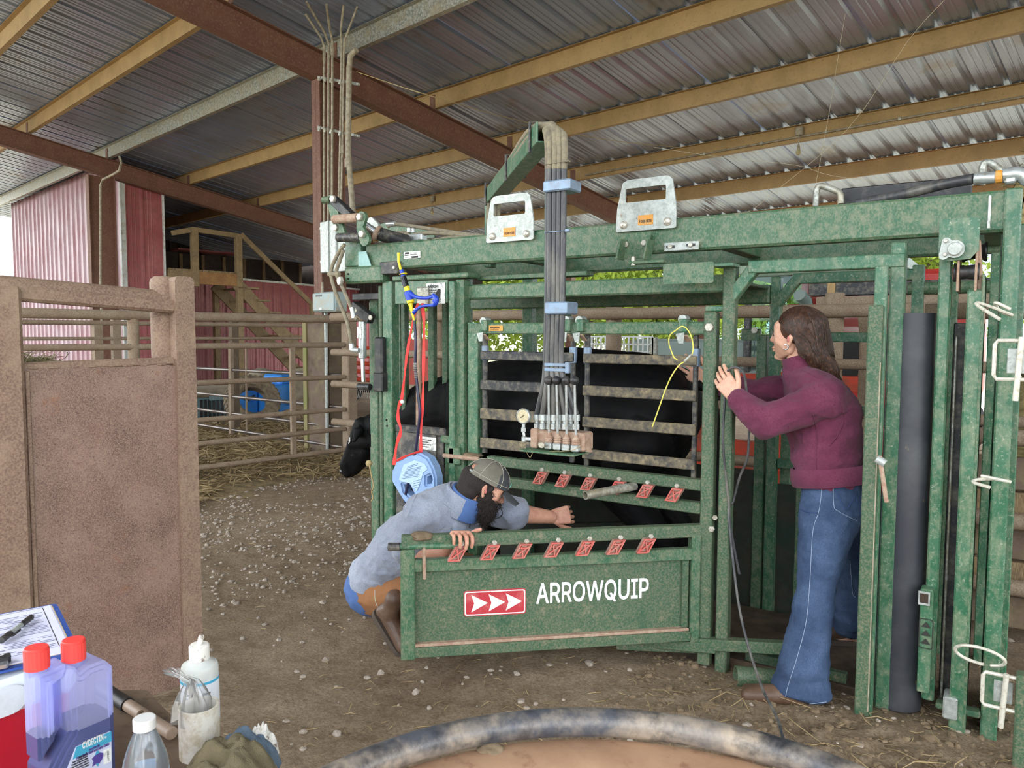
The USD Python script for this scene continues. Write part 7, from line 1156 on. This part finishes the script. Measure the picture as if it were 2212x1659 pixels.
# hay bales at the right
m_bale = M('hay_bale_body', rgb('8d8052'), .95, 0, rgb('a3956a'), .5, 30, bump=1.0, bscale=80, layers=[(rgb('6a6038'), .35, 14, .12, (.5, .5, 5))])
rng = np.random.default_rng(17)
def bale(c, r, L, ax, lab):
    t = Thing('hay_bale', lab, 'hay bale', at=(c[0], c[1], c[2]-r)); m = lathe([(0, -L/2), (r*.9, -L/2), (r, -L/2+.08), (r, L/2-.08), (r*.9, L/2), (0, L/2)], 64).subdivide_to_size(.12); m = put(m, c, ax); v = np.array(m.vertices); m.vertices = v+np.array(m.vertex_normals)*((meshkit.fbm(v*9, 3, 4)-.5)*.06)[:, None]; b = t.part('bale', m, m_bale, smooth=True)
    a = np.array(ax, float)/np.linalg.norm(ax); _, e1, e2 = frame_of(a); n = 2600; g = rng.uniform(0, 6.28, n); s = rng.uniform(-L/2, L/2, n); P = c+np.outer(s, a)+np.outer(np.cos(g)*r*1.01, e1)+np.outer(np.sin(g)*r*1.01, e2); t.part('loose_hay', blades(P, .22, .006, rng, .5), m_hay, kind='stuff'); return t
bale(np.array([.74, 6.55, .76]), .76, 1.3, (.05, 1, 0), 'big round hay bale on the ground at the right edge behind the chute'); bale(np.array([.76, 6.55, 2.26]), .75, 1.3, (.05, 1, 0), 'round hay bale stacked on the lower bale at the right edge'); bale(np.array([.8, 8.1, .76]), .76, 1.3, (.05, 1, 0), 'round hay bale behind the right hand stack')
sr = Thing('feed_panel', 'grey board feed panel with pipes at the right edge', 'panel', at=(.9, 4.2, 0))
for z in (1.62, 1.02, .62, .3): sr.part('pipe_rail', cyl((-.34, 4.25, z), (3.0, 4.25, z), .04, 12), m_rustpipe, smooth=40)
for k in range(5): sr.part('board', box(-.36, 3.0, 4.32, 4.36, .08+.17*k, .235+.17*k), m_wood if k % 2 else m_concrete)
for x in (.4, 2.0): sr.part('post', cyl((x, 4.3, -.05), (x, 4.3, 1.7), .045), m_rustpipe)
# trees
m_leaf = [usdkit.material(stage, f'/World/Looks/leaves_{i}', {'a': ('geometry', {}), 'r': ('rgb_ramp', {'ramp': [(0, rgb(c0)), (.6, rgb(c1)), (1, rgb(c2))]}), 'p': ('principled_bsdf', {'roughness': .6, 'specular_ior_level': .2}), 't': ('translucent_bsdf', {}), 'm': ('mix_closure', {'fac': .35})}, [('a.random_per_island', 'r.fac'), ('r.color', 'p.base_color'), ('r.color', 't.color'), ('p.BSDF', 'm.closure1'), ('t.BSDF', 'm.closure2')], surface='m.closure') for i, (c0, c1, c2) in enumerate((('7d8f34', 'b4ba50', 'e0d27a'), ('66803a', '98a84c', 'c8c46a')))]
m_bark = M('tree_bark', rgb('5c4c3c'), .9)
rng = np.random.default_rng(29)
def tree(c, h, r, k, lab):
    t = Thing('tree', lab, 'tree', group=None, at=c); c = np.array(c, float); t.part('trunk', tube([c-[0, 0, .2], c+[.1, 0, h*.3], c+[0, .1, h*.62]], [.3, .22, .1], 10, sm=4), m_bark, smooth=True)
    for a in rng.uniform(0, 6.28, 5): t.part('branch', tube([c+[0, 0, h*.35], c+[math.cos(a)*r*.35, math.sin(a)*r*.35, h*.55], c+[math.cos(a)*r*.65, math.sin(a)*r*.65, h*.7]], [.12, .08, .03], 7, sm=3), m_bark)
    n = 9000; cl = rng.normal(0, 1, (34, 3)); cl /= np.linalg.norm(cl, axis=1)[:, None]; cl = c+[0, 0, h*.47]+cl*np.array([r*.8, r*.8, h*.4])*rng.uniform(.45, 1, (34, 1)); P = cl[rng.integers(0, 34, n)]+rng.normal(0, r*.2, (n, 3)); d = rng.normal(0, 1, (n, 3)); d /= np.linalg.norm(d, axis=1)[:, None]; s = np.cross(d, rng.normal(0, 1, (n, 3))); s /= np.linalg.norm(s, axis=1)[:, None]; L = rng.uniform(.1, .22, n)[:, None]
    v = np.stack([P-d*L, P+s*L*.5, P+d*L, P-s*L*.5], 1).reshape(-1, 3); b = (np.arange(n)*4)[:, None]; t.part('foliage', (v, np.concatenate([b+[[0, 1, 2]], b+[[0, 2, 3]]])), m_leaf[k], kind='stuff')
dirs = [(1040, 34, 9, 4.2, 0, 'yellow green tree far behind the head gate end'), (1150, 52, 13, 5, 1, 'dark green tree between the gate hooks in the distance'), (1270, 40, 10, 4.5, 0, 'sunlit yellow tree right of the hose arm in the distance'), (1360, 66, 17, 6, 1, 'broad green tree behind the sunlit ones in the centre gap'), (1460, 33, 9, 4, 0, 'bright yellow green tree seen above the right gate'), (1570, 56, 14, 5.5, 1, 'green tree behind the hinge post in the distance'), (1680, 42, 10, 4.5, 0, 'sunlit tree seen over the head of the cage person'), (1800, 70, 18, 6.5, 1, 'green tree beyond the tractor'), (940, 48, 12, 5, 1, 'distant tree left of the head gate gap'), (1950, 36, 9, 4.5, 0, 'tree hidden mostly behind the right posts')]
for px, d, h, r, k, lab in dirs: q_ = dep(px, 720, d); tree((q_[0], q_[1], 0), h, r, k, lab)
# cobwebs
wb_ = Thing('cobweb', 'dusty cobweb threads hanging below the purlins at the right', 'cobweb', at=at(1780, 250, 6.5)); 
for pts, Y in (([(2040, 0), (1960, 90), (1830, 280), (1630, 450)], 6.0), ([(1826, 30), (1806, 150), (1790, 250), (1756, 430)], 6.5), ([(1412, 318), (1560, 340), (1720, 357), (1800, 380), (1980, 400)], 6.2)): wb_.part('thread', tube([at(x, y, Y) for x, y in pts], .0013, 5, sm=4), m_web)
tw = Thing('hanging_twine', 'old twine strung from the conduit column under the roof', 'twine', at=cpt(780, 160)); tw.part('twine', tube([cpt(770, 155), cpt(850, 182), cpt(940, 210), B(*onb(1100, 255, 1, 7.2)), B(*onb(1300, 300, 1, 8.5)), B(*onb(1500, 322, 1, 9.6))], .004, 6, sm=4), m_rope)
